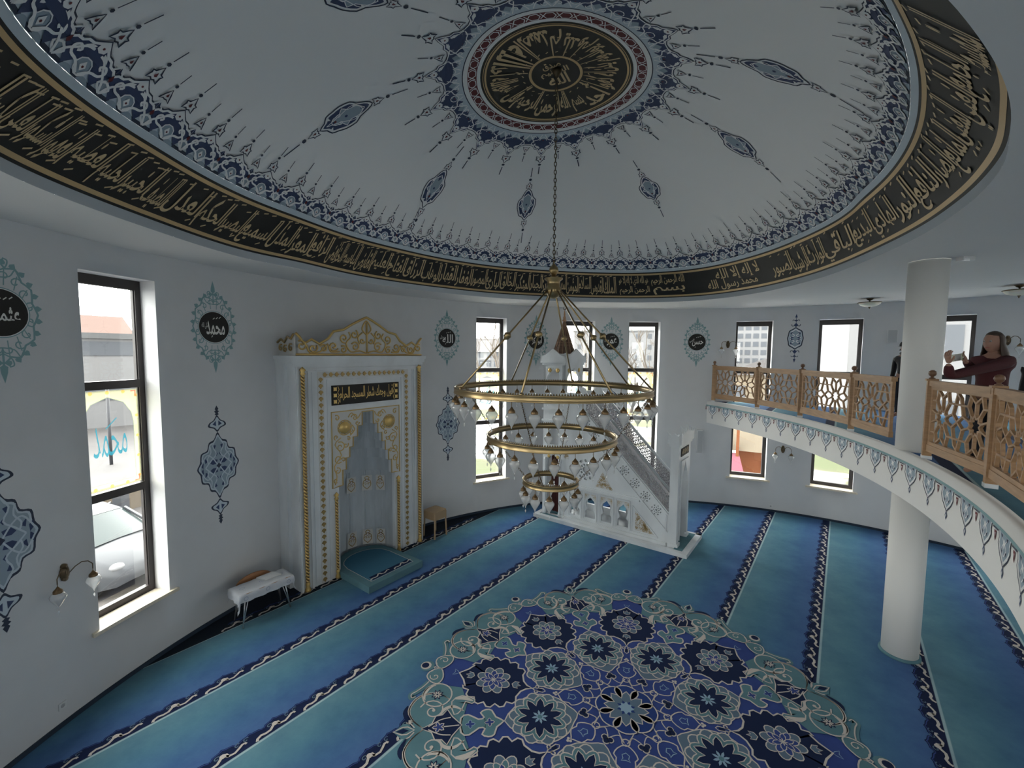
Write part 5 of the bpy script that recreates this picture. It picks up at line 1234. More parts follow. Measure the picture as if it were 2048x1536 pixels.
mb = MB(); mb.box(OAK, -1.62, -1.40, -0.72, -0.66, 4.32, 4.60, lambda v: MT(v.x, v.y, v.z)); mb.box(OAK, -1.62, -1.40, -0.95, -0.72, 4.56, 4.60, lambda v: MT(v.x, v.y, v.z)); mb.box(OAK, -1.62, -1.40, -0.95, -0.91, 4.32, 4.56, lambda v: MT(v.x, v.y, v.z))
mb.build('wooden_bench', label='small plain wooden bench standing on top of the niche cornice', cat='bench')
# carpeted step in front of the niche
mb = MB(); cs = V3(7.5, -0.17, 0)
P = [(8.0, -0.80), (7.03, -0.80), (7.03, 0.47), (8.0, 0.47)] + [(8.06 + 0.55 * sin(pi * k / 10), -0.13 + 0.58 * cos(pi * k / 10)) for k in range(11)]
mb.prism(C_TEAL, P, lambda a, p, d: V3(a, p, d), 0.0, 0.13)
st_ = mb.build('carpeted_step', label='low teal carpeted step laid in front of the marble niche', cat='step')
mb = MB(); TP = lambda a, p, h: V3(a, p, 0.13 + h)
L_ = [(7.16, -0.66), (7.16, 0.33), (7.95, 0.33)] + [(8.0 + 0.4 * sin(pi * k / 10), -0.165 + 0.48 * cos(pi * k / 10)) for k in range(11)] + [(7.95, -0.66)]
mb.poly(mat('step_inset_blue', (0.045, 0.14, 0.22), 0.95, spec=0.1), L_, TP, 0.002); mb.stroke(C_CREAM, L_, 0.012, TP, 0.004, True)
mb.add([TP(7.18, -0.6, 0.004), TP(7.18, 0.31, 0.004), TP(7.32, 0.31, 0.004), TP(7.32, -0.6, 0.004)], [(0, 1, 2, 3)], C_NAVY)
for k in range(2):
    u = -0.42 + 0.54 * k
    TS = lambda x, y, h, u=u: TP(7.17 + y, -(-0.18) + u - 0.1 + x - 0.05, h)
    mb.stroke(C_CREAM, scroll, 0.028, TS, 0.006); mb.stroke(C_CREAM, scroll2, 0.024, TS, 0.006)
mb.build('woven_border', st_)

# ============================================================ MINBAR (marble pulpit)
nbase = V3(4.7, 4.8, 0)
minb = empty('minbar', nbase, 'white marble pulpit with lattice stair rail and dark pointed spire', 'pulpit')
def npart(b, nm, **k):
    o = b.build(nm, **k); o.parent = minb; o.matrix_parent_inverse = Matrix.Translation(-nbase); return o
P0, P1 = 4.42, 5.42
SLATM = mat('pulpit_lattice', (0.38, 0.37, 0.39), 0.4)
HOLE = mat('pierced_shadow', (0.10, 0.12, 0.14), 0.8)
def NS(u, v, h): return V3(u, P0 - h, v)           # drawing on the hall side: u = A, v = z, h towards the hall
mb = MB()
for box in ((2.80, 6.78, 4.17, 4.29), (2.80, 2.93, 4.29, 5.52), (2.80, 6.78, 5.44, 5.52), (6.66, 6.78, 4.29, 5.44)):
    mb.box(MARBLE, box[0], box[1], box[2], box[3], 0, 0.09, lambda v: V3(v.x, v.y, v.z))
mb.box(MARBLE, 2.93, 6.66, 4.29, 5.44, 0, 0.06, lambda v: V3(v.x, v.y, v.z))
npart(mb, 'plinth')
mb = MB(); mb.prism(C_TEAL, [(2.93, 4.29), (3.12, 4.29), (3.12, 4.5), (3.4, 4.5), (3.4, 5.2), (3.12, 5.2), (3.12, 5.44), (2.93, 5.44)], lambda a, p, d: V3(a, p, d), 0.055, 0.09); npart(mb, 'carpet_runner')
mb = MB(); mb.box(C_TEAL, 6.12, 6.6, 4.30, 5.3, 0.055, 0.075, lambda v: V3(v.x, v.y, v.z)); npart(mb, 'carpet_runner')
def win_loop(a, z0=0.25, w_=0.31, hh=0.55):        # keyhole arch
    c = a - w_ / 2; P = [(-0.5, 0), (-0.5, 0.28), (-0.30, 0.40), (-0.36, 0.50), (-0.46, 0.66), (-0.38, 0.80), (-0.15, 0.90), (0, 1.0)]
    P = P + [(-x, y) for x, y in reversed(P[:-1])]
    return [(c + x * w_ * 0.88, z0 + y * hh) for x, y in P]
WA = [5.81, 5.38, 4.94, 4.51]
body = [(3.28, 0.06), (3.28, 0.80), (5.62, 3.15), (6.08, 3.15), (6.08, 0.06)]
def pierce(c, r, n=8):
    """holes of a pierced star: heart and two rings of petals"""
    H = [[(c[0] + (0.26 if k % 2 else 0.17) * r * cos(pi * k / n), c[1] + (0.26 if k % 2 else 0.17) * r * sin(pi * k / n)) for k in range(2 * n)]]
    for ring_, (ra_, rb_, w_) in enumerate(((0.34, 0.58, 0.20), (0.68, 0.97, 0.17))):
        for k in range(n):
            a = 2 * pi * (k + 0.5 * ring_) / n; m_ = (ra_ + rb_) / 2
            H.append(rot2([(ra_ * r, 0), (m_ * r, w_ * m_ * r * 1.2), (rb_ * r, w_ * 0.7 * rb_ * r), (rb_ * r, -w_ * 0.7 * rb_ * r), (m_ * r, -w_ * m_ * r * 1.2)], a, c))
    return H
RC = (5.37, 1.47); RHOLES = pierce(RC, 0.275, 10); RHOLES[0] = [(RC[0] + 0.085 * cos(2 * pi * k / 12), RC[1] + 0.085 * sin(2 * pi * k / 12)) for k in range(12)]
SHOLES = []
for k in range(8):
    a = 3.56 + 0.262 * k; SHOLES += pierce((a, a - 3.30 + 0.80 - 0.215), 0.125, 8)
for side, (pa_, pb_) in (('hall', (P0, P0 + 0.07)), ('wall', (P1 - 0.07, P1))):
    mb = MB(); mb.prismh(MARBLE, [body] + [win_loop(a) for a in WA] + (RHOLES + SHOLES if side == 'hall' else []), lambda u, v, d: V3(u, d, v), pa_, pb_)
    if side == 'hall':
        # raised frames, mouldings
        for a in WA:
            c = a - 0.155; fr_ = [(c - 0.175, 0.20), (c + 0.175, 0.20), (c + 0.175, 0.90), (c - 0.175, 0.90)]
            for q in range(4):
                p_, r_ = fr_[q], fr_[(q + 1) % 4]; mb.bar(MARBLE, NS(*p_, 0.01), NS(*r_, 0.01), 0.03, 0.02, up=(0, 0, 1) if q % 2 else tuple(NS(0, 0, 1) - NS(0, 0, 0)))
        mb.box(MARBLE, 3.95, 6.08, P0 - 0.035, P0, 0.95, 1.0, lambda v: V3(v.x, v.y, v.z)); mb.box(MARBLE, 3.85, 6.08, P0 - 0.02, P0, 1.0, 1.04, lambda v: V3(v.x, v.y, v.z))
        mb.box(MARBLE, 3.28, 6.08, P0 - 0.03, P0, 0.06, 0.14, lambda v: V3(v.x, v.y, v.z))
        for off in (0.0, -0.42):                   # sloping mouldings of the stringer
            mb.bar(MARBLE, NS(3.30, 0.80 + off, 0.015), NS(5.47, 2.98 + off, 0.015), 0.035, 0.045)
        mb.bar(MARBLE, NS(3.33, 0.38, 0.015), NS(3.33, 0.80, 0.015), 0.03, 0.03)
        mb.bar(MARBLE, NS(4.12, 0.2, 0.012), NS(4.12, 0.82, 0.012), 0.02, 0.02); mb.bar(MARBLE, NS(4.12, 0.2, 0.012), NS(3.5, 0.2, 0.012), 0.02, 0.02); mb.bar(MARBLE, NS(4.12, 0.82, 0.012), NS(3.5, 0.2, 0.012), 0.02, 0.02)
    npart(mb, 'side_wall')
# gilt arabesque triangles and window spandrels
mb = MB()
def gilt_tri(A_, B_, C_, n, sd):
    rnd = random.Random(sd); mb.poly(STONEP, [A_, B_, C_], NS, 0.004)
    for _ in range(n):
        u, v = rnd.random(), rnd.random()
        if u + v > 1: u, v = 1 - u, 1 - v
        u, v = 0.06 + u * 0.84, 0.06 + v * 0.84
        if u + v > 0.95: continue
        p_ = (A_[0] + (B_[0] - A_[0]) * u + (C_[0] - A_[0]) * v, A_[1] + (B_[1] - A_[1]) * u + (C_[1] - A_[1]) * v)
        mb.stroke(GILTD, spiral(p_, 0.035, rnd.random() * 6.28, 1.0, 8, 0.2, rnd.choice((-1, 1))), 0.011, NS, 0.006)
gilt_tri((4.05, 0.24), (3.58, 0.24), (4.05, 0.72), 46, 1); npart(mb, 'gilt_arabesque'); mb = MB()
gilt_tri((5.10, 1.08), (4.62, 1.08), (4.90, 1.50), 40, 2); npart(mb, 'gilt_arabesque'); mb = MB()
gilt_tri((6.0, 1.66), (5.86, 1.66), (6.0, 2.3), 14, 3); npart(mb, 'gilt_arabesque')
for a in WA:
    c = a - 0.155; mb = MB()
    for s in (-1, 1):
        mb.poly(STONEP, [(c + s * 0.155, 0.87), (c + s * 0.155, 0.68), (c + s * 0.03, 0.82), (c, 0.87)], NS, 0.003)
        mb.stroke(GILTD, spiral((c + s * 0.115, 0.81), 0.03, 0, 1.1, 9, 0.2, s), 0.010, NS, 0.005); mb.stroke(GILTD, [(c + s * 0.05, 0.85), (c + s * 0.14, 0.855), (c + s * 0.145, 0.74)], 0.008, NS, 0.005)
    npart(mb, 'gilt_spandrel')

# girih lattice: ten-pointed stars on a decagon net, as line segments in the unit of the decagon's inner radius
def girih(x0, x1, y0, y1, r, dx=0.0, dy=0.0):
    segs = []; t1 = (2 * r, 0.0); t2 = (2 * r * cos(2 * pi / 5), 2 * r * sin(2 * pi / 5))
    def clip(a, b):
        t0_, t1_ = 0.0, 1.0; d = (b[0] - a[0], b[1] - a[1])
        for p_, q_ in ((-d[0], a[0] - x0), (d[0], x1 - a[0]), (-d[1], a[1] - y0), (d[1], y1 - a[1])):
            if abs(p_) < 1e-12:
                if q_ < 0: return
            else:
                t = q_ / p_
                if p_ < 0: t0_ = max(t0_, t)
                else: t1_ = min(t1_, t)
        if t1_ - t0_ > 1e-3: segs.append(((a[0] + d[0] * t0_, a[1] + d[1] * t0_), (a[0] + d[0] * t1_, a[1] + d[1] * t1_)))
    P = lambda c, rad_, k: (c[0] + rad_ * r * cos(2 * pi * k / 10), c[1] + rad_ * r * sin(2 * pi * k / 10))
    n1 = int((y1 - y0) / t2[1]) + 3
    for j in range(-n1, n1 + 1):
        for i in range(-int((x1 - x0) / (2 * r)) - n1 - 2, int((x1 - x0) / (2 * r)) + n1 + 3):
            c = (dx + i * t1[0] + j * t2[0], dy + j * t2[1])
            if not (x0 - 3 * r < c[0] < x1 + 3 * r and y0 - 3 * r < c[1] < y1 + 3 * r): continue
            for k in range(10):                     # ten petals round an open star
                clip(P(c, 1, k), P(c, 0.727, k + 0.5)); clip(P(c, 1, k), P(c, 0.727, k - 0.5))
                clip(P(c, 0.727, k + 0.5), P(c, 0.36, k + 0.5)); clip(P(c, 0.36, k + 0.5), P(c, 0.25, k)); clip(P(c, 0.36, k + 0.5), P(c, 0.25, k + 1))
            cen = (c[0] + (t1[0] + t2[0]) / 2, c[1] + t2[1] / 2); L = (cos(pi / 5), sin(pi / 5)); S = (-L[1], L[0])
            W = lambda u, v: (cen[0] + r * (u * L[0] + v * S[0]), cen[1] + r * (u * L[1] + v * S[1]))
            for s in (-1, 1):
                for t in (-1, 1): clip(W(s * 0.618, 0), W(s * 0.309, t * 0.225)); clip(W(s * 0.309, t * 0.225), W(s * 0.236, 0))
    return segs
def lattice_mesh(mb, m, segs, T, w_, th, h0):
    for a, b in segs:
        dx, dy = b[0] - a[0], b[1] - a[1]; l = hypot(dx, dy)
        if l < 1e-4: continue
        px_, py_ = -dy / l * w_ / 2, dx / l * w_ / 2; ex, ey = dx / l * w_ * 0.3, dy / l * w_ * 0.3
        q = [(a[0] - ex + px_, a[1] - ey + py_), (a[0] - ex - px_, a[1] - ey - py_), (b[0] + ex - px_, b[1] + ey - py_), (b[0] + ex + px_, b[1] + ey + py_)]
        vs = [T(x, y, h0) for x, y in q] + [T(x, y, h0 + th) for x, y in q]
        mb.add(vs, [(0, 1, 2, 3), (7, 6, 5, 4), (0, 4, 5, 1), (1, 5, 6, 2), (2, 6, 7, 3), (3, 7, 4, 0)], m)
segs = girih(0, 2.12, 0, 0.42, 0.092, 0.1, 0.1)
for side, p_ in (('h', P0 + 0.02), ('w', P1 - 0.05)):
    mb = MB(); TL = lambda u, v, h, p_=p_: V3(3.28 + u, p_ + h, 0.82 + u + v)
    lattice_mesh(mb, SLATM, segs, TL, 0.014, 0.02, 0)
    npart(mb, 'stair_lattice')
    mb = MB(); mb.bar(MARBLE if side == 'w' else SLATM, V3(3.28, p_ + 0.01, 1.26), V3(5.42, p_ + 0.01, 3.40), 0.05, 0.05); mb.bar(MARBLE, V3(3.28, p_ + 0.01, 0.82), V3(5.62, p_ + 0.01, 3.16), 0.05, 0.04); npart(mb, 'handrail')
    mb = MB(); mb.prism(MARBLE, [(5.40, 2.9), (5.40, 3.42), (5.44, 3.52), (5.50, 3.56), (5.57, 3.53), (5.62, 3.44), (5.62, 3.40), (6.05, 3.40), (6.05, 3.0)], lambda u, v, d: V3(u, d, v), p_ - 0.015, p_ + 0.035); npart(mb, 'newel_panel')
mb = MB()
for k in range(13):
    a0 = 3.30 + k * 0.18; mb.box(MARBLE, a0, a0 + 0.19, P0 + 0.07, P1 - 0.07, 0.06 if k == 0 else 0.24 * k - 0.1, 0.245 * (k + 1), lambda v: V3(v.x, v.y, v.z))
npart(mb, 'stairs')
# tower under the canopy with its passage
hole = lambda a0, a1, z0, z1: [(a0, z0), (a0, z1 - 0.14), ((a0 + a1) / 2, z1), (a1, z1 - 0.14), (a1, z0)]
for side, (pa_, pb_) in (('h', (P0, P0 + 0.08)), ('w', (P1 - 0.08, P1))):
    mb = MB(); mb.prismh(MARBLE, [[(6.08, 0.06), (6.08, 3.1), (6.66, 3.1), (6.66, 0.06)], hole(6.15, 6.52, 0.08, 1.72), hole(6.18, 6.50, 1.98, 2.48)], lambda u, v, d: V3(u, d, v), pa_, pb_)
    if side == 'h':
        for a in (6.11, 6.56): mb.lathe(MARBLE, [(0.04, 0.06), (0.04, 0.16), (0.026, 0.2), (0.026, 1.5), (0.045, 1.56), (0.045, 1.62)], 10, o=tuple(V3(a, P0 - 0.02, 0)))
        for zz in (1.80, 2.60, 2.90): mb.box(MARBLE, 6.05, 6.69, P0 - 0.04, P0, zz, zz + 0.05, lambda v: V3(v.x, v.y, v.z))
        for a in (6.20, 6.47): mb.lathe(GILT, [(0.05, 0), (0.03, 0.012), (0.0001, 0.014)], 14, T=lambda v, a=a: V3(a + v.x, P0 - v.z, 1.66 + v.y), ribs=7, ra=0.08)
        for s, a in ((1, 6.18), (-1, 6.50)): mb.tube(GILTD, [V3(a + s * 0.02 * q, P0 - 0.005, 2.36 + 0.045 * q) for q in range(4)], 0.012, 5)
    npart(mb, 'tower_wall')
mb = MB(); CURT = mat('dark_red_curtain', (0.05, 0.012, 0.012), 0.9)
n = 24; mb.add([V3(6.14 + 0.40 * k / n, P0 + 0.25 + 0.015 * sin(k * 1.9), z) for z in (0.08, 1.72) for k in range(n + 1)], [(k, k + 1, n + 2 + k, n + 1 + k) for k in range(n)], CURT, True); npart(mb, 'curtain')
mb = MB(); mb.box(MARBLE, 5.62, 6.69, P0 - 0.02, P1 + 0.02, 3.08, 3.16, lambda v: V3(v.x, v.y, v.z)); npart(mb, 'pulpit_floor')
# canopy: four arched faces on corner posts
mb = MB()
def arch_face(mb, lo, hi, z0, z1, T):
    L = hi - lo; w_ = 0.16; P = [(lo, z0), (lo, z1), (hi, z1), (hi, z0), (hi - w_ * L, z0), (hi - w_ * L, z0 + 0.42)]
    c = (lo + hi) / 2
    A_ = [(c + L * x, z0 + y) for x, y in ((0.36, 0.60), (0.34, 0.66), (0.22, 0.78), (0.10, 0.82), (0, 0.90), (-0.10, 0.82), (-0.22, 0.78), (-0.34, 0.66), (-0.36, 0.60))]
    P += A_ + [(lo + w_ * L, z0 + 0.42), (lo + w_ * L, z0)]
    return P
A0, A1 = 6.03, 6.67
for p_ in (P0, P1 - 0.06):
    mb.prism(MARBLE, arch_face(mb, A0, A1, 3.12, 4.10, None), lambda u, v, d: V3(u, d, v), p_, p_ + 0.07)
for a_ in (A0, A1 - 0.07):
    mb.prism(MARBLE, arch_face(mb, P0, P1, 3.12, 4.10, None), lambda u, v, d: V3(d, u, v), a_, a_ + 0.07)
for z0, z1, e in ((4.10, 4.16, 0.03), (4.16, 4.24, 0.07), (3.60, 3.65, 0.03)):
    if z0 < 4:
        for a in (A0 + 0.05, A1 - 0.05): mb.box(MARBLE, a - 0.07, a + 0.07, P0 - e, P0, z0, z1, lambda v: V3(v.x, v.y, v.z))
    else: mb.box(MARBLE, A0 - e, A1 + e, P0 - e, P1 + e, z0, z1, lambda v: V3(v.x, v.y, v.z))
npart(mb, 'canopy')
for a in (6.24, 6.48):
    mb = MB(); mb.lathe(GILT, [(0.06, 0), (0.04, 0.014), (0.0001, 0.016)], 16, T=lambda v, a=a: V3(a + v.x, P0 - 0.002 - v.z, 3.96 + v.y), ribs=8, ra=0.08); npart(mb, 'gilt_roundel')
for q in (4.64, 5.20):
    mb = MB(); mb.lathe(GILT, [(0.06, 0), (0.04, 0.014), (0.0001, 0.016)], 16, T=lambda v, q=q: V3(A0 - 0.002 - v.z, q + v.x, 3.96 + v.y), ribs=8, ra=0.08); npart(mb, 'gilt_roundel')
mb = MB()
for lo, hi, f_ in ((A0 - 0.07, A1 + 0.07, 0), (P0 - 0.07, P1 + 0.07, 1)):
    L = hi - lo; P = [(lo, 4.24), (lo, 4.42), (lo + 0.06 * L, 4.34), (lo + 0.2 * L, 4.36), (lo + 0.34 * L, 4.44), (lo + 0.5 * L, 4.53), (lo + 0.66 * L, 4.44), (lo + 0.8 * L, 4.36), (hi - 0.06 * L, 4.34), (hi, 4.42), (hi, 4.24)]
    for q in ((P0 - 0.07, P1 + 0.03) if not f_ else (A0 - 0.07, A1 + 0.03)):
        mb.prism(MARBLE, P, (lambda u, v, d: V3(u, d, v)) if not f_ else (lambda u, v, d: V3(d, u, v)), q, q + 0.04)
npart(mb, 'canopy_crest')
mb = MB(); ac, pc = (A0 + A1) / 2, (P0 + P1) / 2
top = V3(ac, pc, 5.32); n = 16
def conept(k, t): a = 2 * pi * k / n; return V3(ac + 0.30 * (1 - t) * cos(a), pc + 0.30 * (1 - t) * sin(a), 4.40 + 0.92 * t)
mb.add([conept(k, 0) for k in range(n)] + [top], [(k, (k + 1) % n, n) for k in range(n)], DARKW)
RIB = mat('spire_rib', (0.22, 0.13, 0.08), 0.5)
for k in range(n):
    mb.bar(RIB, conept(k, 0), conept(k, 0.97), 0.022)
    for t in (0.06, 0.12, 0.18, 0.25, 0.33): mb.bar(RIB if t > .2 else DARKW, conept(k, t), conept(k + 1, t), 0.016)
mb.box(MARBLE, ac - 0.30, ac + 0.30, pc - 0.45, pc + 0.45, 4.22, 4.39, lambda v: V3(v.x, v.y, v.z))
npart(mb, 'spire')
mb = MB(); o_ = tuple(V3(ac, pc, 0)); mb.lathe(mat('finial_copper', (0.45, 0.26, 0.15), 0.4, 0.5), [(0.05, 5.27), (0.06, 5.30), (0.03, 5.33), (0.04, 5.36), (0.02, 5.42), (0.025, 5.45), (0.008, 5.56), (0.0001, 5.58)], 12, o=o_)
mb.tube(BRASSD, [V3(ac + 0.045 * cos(radians(a)), pc, 5.63 + 0.045 * sin(radians(a))) for a in range(60, 391, 22)], [0.004 + 0.007 * sin(pi * i / 15) for i in range(16)], 6)
npart(mb, 'crescent_finial')
# entrance portal
mb = MB()
dl = [(P0 - 0.0, 0.06), (P0, 2.42), (5.36, 2.42), (5.36, 0.06)]
dh = [(4.60, 0.06), (4.60, 1.45), (4.68, 1.70), (4.78, 1.85), (4.86, 2.0), (4.94, 1.85), (5.04, 1.70), (5.12, 1.45), (5.12, 0.06)]
mb.prism(MARBLE, [dl[0], dl[1], dl[2], dl[3]] + list(reversed(dh)), lambda u, v, d: V3(d, u, v), 3.10, 3.28)
mb.prism(MARBLE, [(4.56, 0.2), (4.56, 2.02), (5.16, 2.02), (5.16, 0.2)] + [(5.13, 0.2)] + list(reversed([(q[0], q[1]) for q in dh[1:-1]])) + [(4.59, 0.2)], lambda u, v, d: V3(d, u, v), 3.07, 3.10)
for z0, z1, e in ((2.36, 2.42, 0.03), (2.42, 2.50, 0.06)): mb.box(MARBLE, 3.10 - e, 3.28 + e, P0 - e, 5.36 + e, z0, z1, lambda v: V3(v.x, v.y, v.z))
mb.box(MARBLE, 3.06, 3.32, P0 - 0.03, P0 + 0.16, 0.06, 0.16, lambda v: V3(v.x, v.y, v.z)); mb.box(MARBLE, 3.06, 3.32, 5.13, 5.33, 0.06, 0.16, lambda v: V3(v.x, v.y, v.z))
npart(mb, 'portal')
mb = MB()
L0, L1 = P0 - 0.06, 5.42
P = [(L0, 2.50), (L0, 2.66)]
for k in range(7):
    x = L0 + (L1 - L0) * (k + 0.5) / 7; t = 1 - abs(k - 3) / 3; P += [(x - 0.05, 2.60 + 0.10 * t), (x, 2.66 + 0.16 * t), (x + 0.05, 2.60 + 0.10 * t)]
P += [(L1, 2.66), (L1, 2.50)]
mb.prism(MARBLE, P, lambda u, v, d: V3(d, u, v), 3.04, 3.09)
P = [(3.06, 2.50), (3.03, 2.68), (3.12, 2.60), (3.19, 2.66), (3.26, 2.60), (3.35, 2.68), (3.32, 2.50)]
for q in (P0 - 0.06, 5.38): mb.prism(MARBLE, P, lambda u, v, d: V3(u, d, v), q, q + 0.04)
npart(mb, 'portal_crest')
mb = MB(); mb.box(BLACK, 3.085, 3.10, 4.56, 5.16, 2.12, 2.30, lambda v: V3(v.x, v.y, v.z))
letter(mb, GOLDT, 'لا إله إلا الله', 4.60, 2.14, 0.52, 0.14, lambda u, v, h: V3(3.083 - h, u, v), 0.001, tall=1.4, bold=0.01)
npart(mb, 'inscription_plaque')

# ============================================================ CHANDELIER
CHB = V3(OA, 0, 0); CH0 = Vector((CHB.x, CHB.y, 5.4))
ch = empty('chandelier', CH0, 'three-ring brass chandelier with ribbed glass lamps hanging from the dome', 'chandelier')
def cpart(b, nm, parent=ch):
    o = b.build(nm); o.parent = parent; o.matrix_parent_inverse = Matrix.Translation(-CH0); return o
def CP(r, deg, z): return Vector((CHB.x + r * cos(radians(deg)), CHB.y + r * sin(radians(deg)), z))
RINGS = ((1.393, 3.84, 32, 268.0), (0.927, 3.155, 22, 267.4), (0.399, 2.50, 12, 262.7))
for R_, z_, n_l, a_l in RINGS:
    mb = MB(); n = 96; hb = 0.085 if R_ > 0.5 else 0.075; t = 0.009
    prof = [(R_ - t, z_), (R_ + t, z_), (R_ + t + 0.006, z_ + 0.006), (R_ + t, z_ + 0.014), (R_ + t, z_ + hb - 0.014), (R_ + t + 0.006, z_ + hb - 0.006), (R_ + t, z_ + hb), (R_ - t, z_ + hb)]
    vs = [CP(r, 360 * k / n, z) for r, z in prof for k in range(n)]; m_ = len(prof)
    mb.add(vs, [(j * n + k, j * n + (k + 1) % n, ((j + 1) % m_) * n + (k + 1) % n, ((j + 1) % m_) * n + k) for j in range(m_) for k in range(n)], BRASS, True)
    nb = int(2 * pi * R_ / 0.032)
    for k in range(nb):                             # pierced crest along the upper edge
        a = 360 * k / nb; d = 360 / nb
        mb.add([CP(R_ - t, a, z_ + hb), CP(R_ - t, a + d * 0.8, z_ + hb), CP(R_ - t - 0.012, a + d * 0.6, z_ + hb + 0.02), CP(R_ - t - 0.012, a + d * 0.2, z_ + hb + 0.02)], [(0, 1, 2, 3)], BRASS)
    cpart(mb, 'ring')
mb = MB(); o_ = (CHB.x, CHB.y, 0)
mb.lathe(BRASS, [(0.02, 5.18), (0.07, 5.20), (0.10, 5.26), (0.115, 5.32), (0.10, 5.335), (0.09, 5.42), (0.13, 5.45), (0.13, 5.465), (0.05, 5.48), (0.03, 5.52)], 24, o=o_); cpart(mb, 'hub')
mb = MB(); mb.lathe(BRASS, [(0.001, 5.50), (0.04, 5.515), (0.065, 5.555), (0.068, 5.575), (0.06, 5.61), (0.03, 5.645), (0.012, 5.67), (0.012, 5.70)], 20, o=o_); cpart(mb, 'ball')
def link(mb, m, c, ax_, side, L, w_, r):
    P = []
    for k in range(8):
        a = 2 * pi * k / 8; P.append(c + ax_ * (L / 2 * sin(a)) + side * (w_ / 2 * cos(a)))
    mb.tube(m, P, r, 4, True)
def chain(mb, m, a, b, L=0.045, w_=0.022, r=0.0035):
    d = (b - a); n = max(2, int(d.length / (L * 0.78))); d.normalize()
    s1 = d.cross(Vector((0, 0, 1)) if abs(d.z) < 0.95 else Vector((1, 0, 0))).normalized(); s2 = d.cross(s1)
    for k in range(n): link(mb, m, a + (b - a) * ((k + 0.5) / n), d, s1 if k % 2 else s2, L, w_, r)
mb = MB(); chain(mb, BRASSD, Vector((CHB.x, CHB.y, 5.69)), Vector((CHB.x, CHB.y, 8.26)), 0.07, 0.034, 0.006); cpart(mb, 'chain')
mb = MB(); mb.lathe(BRASSD, [(0.001, 8.17), (0.02, 8.18), (0.05, 8.23), (0.075, 8.275)], 16, o=o_); cpart(mb, 'ceiling_hook')
for k in range(8):
    a = 250 + 45 * k; p0, p1 = CP(0.09, a, 5.30), CP(1.375, a, 3.93)
    mb = MB(); mb.tube(BRASS, [p0, p1], 0.0125, 8)
    c = p0 + (p1 - p0) * 0.48; d = (p1 - p0).normalized(); q = d.to_track_quat('Z', 'Y').to_matrix()
    mb.lathe(BRASS, [(0.015, -0.05), (0.03, -0.03), (0.05, -0.01), (0.05, 0.01), (0.03, 0.03), (0.015, 0.05)], 14, T=lambda v, c=c, q=q: c + q @ v)
    mb.lathe(BRASS, [(0.02, -0.015), (0.02, 0.015)], 8, T=lambda v, c=p1, q=q: c + q @ v)
    mb.tube(BRASS, [p1, CP(1.393, a, 3.92)], 0.01, 6); cpart(mb, 'rod')
for a in (250, 340, 70, 160):
    mb = MB(); chain(mb, BRASSD, CP(1.38, a, 3.86), CP(0.927, a, 3.23)); cpart(mb, 'stay_chain')
    mb = MB(); chain(mb, BRASSD, CP(0.92, a, 3.16), CP(0.399, a, 2.57)); cpart(mb, 'stay_chain')
RGL = bpy.data.materials.new('ribbed_glass'); RGL.use_nodes = True; n = RGL.node_tree; n.nodes.clear()
o = n.nodes.new('ShaderNodeOutputMaterial'); m1_ = n.nodes.new('ShaderNodeMixShader'); m2_ = n.nodes.new('ShaderNodeMixShader'); tr = n.nodes.new('ShaderNodeBsdfTransparent'); gl = n.nodes.new('ShaderNodeBsdfGlossy'); df = n.nodes.new('ShaderNodeBsdfTranslucent'); dq = n.nodes.new('ShaderNodeBsdfDiffuse'); dq.inputs[0].default_value = (0.25, 0.25, 0.25, 1); ma_ = n.nodes.new('ShaderNodeAddShader'); lw = n.nodes.new('ShaderNodeLayerWeight')
tr.inputs[0].default_value = (0.93, 0.94, 0.95, 1); gl.inputs['Roughness'].default_value = 0.06; df.inputs[0].default_value = (0.75, 0.75, 0.75, 1); lw.inputs['Blend'].default_value = 0.22
m1_.inputs[0].default_value = 0.5; n.links.new(tr.outputs[0], m1_.inputs[1]); n.links.new(df.outputs[0], ma_.inputs[0]); n.links.new(dq.outputs[0], ma_.inputs[1]); n.links.new(ma_.outputs[0], m1_.inputs[2])
n.links.new(lw.outputs['Facing'], m2_.inputs[0]); n.links.new(m1_.outputs[0], m2_.inputs[1]); n.links.new(gl.outputs[0], m2_.inputs[2]); n.links.new(m2_.outputs[0], o.inputs[0])
CAPM = mat('lamp_cap_brass', (0.20, 0.13, 0.07), 0.35, 0.8)
def lamp_meshes(k=1.0, stem=0.065):
    a = MB(); a.tube(CAPM, [(0, 0, 0), (0, 0, -stem)], 0.004, 6)
    z = -stem; a.lathe(CAPM, [(0.006, z + 0.01), (0.012 * k, z), (0.022 * k, z - 0.015 * k), (0.038 * k, z - 0.032 * k), (0.043 * k, z - 0.042 * k), (0.040 * k, z - 0.046 * k), (0.043 * k, z - 0.052 * k), (0.043 * k, z - 0.062 * k), (0.03 * k, z - 0.064 * k)], 14)
    cap = a.mesh('lamp'); z -= 0.058 * k
    g = MB(); pr = [(0.036, 0), (0.052, -0.012), (0.065, -0.03), (0.069, -0.045), (0.066, -0.062), (0.056, -0.085), (0.042, -0.11), (0.027, -0.135), (0.015, -0.155), (0.008, -0.168), (0.007, -0.18), (0.002, -0.19)]
    g.lathe(RGL, [(r * k, z + zz * k) for r, zz in pr], 36, ribs=18, ra=0.055); glass = g.mesh('glass_shade')
    z -= 0.19 * k; d = MB(); d.tube(CAPM, [(0, 0, z), (0, 0, z - 0.022)], 0.0012, 4)
    d.lathe(RGL, [(0.001, z - 0.02), (0.009, z - 0.032), (0.011, z - 0.045), (0.005, z - 0.06), (0.001, z - 0.07)], 6, smooth=False); drop = d.mesh('crystal_drop')
    return cap, glass, drop
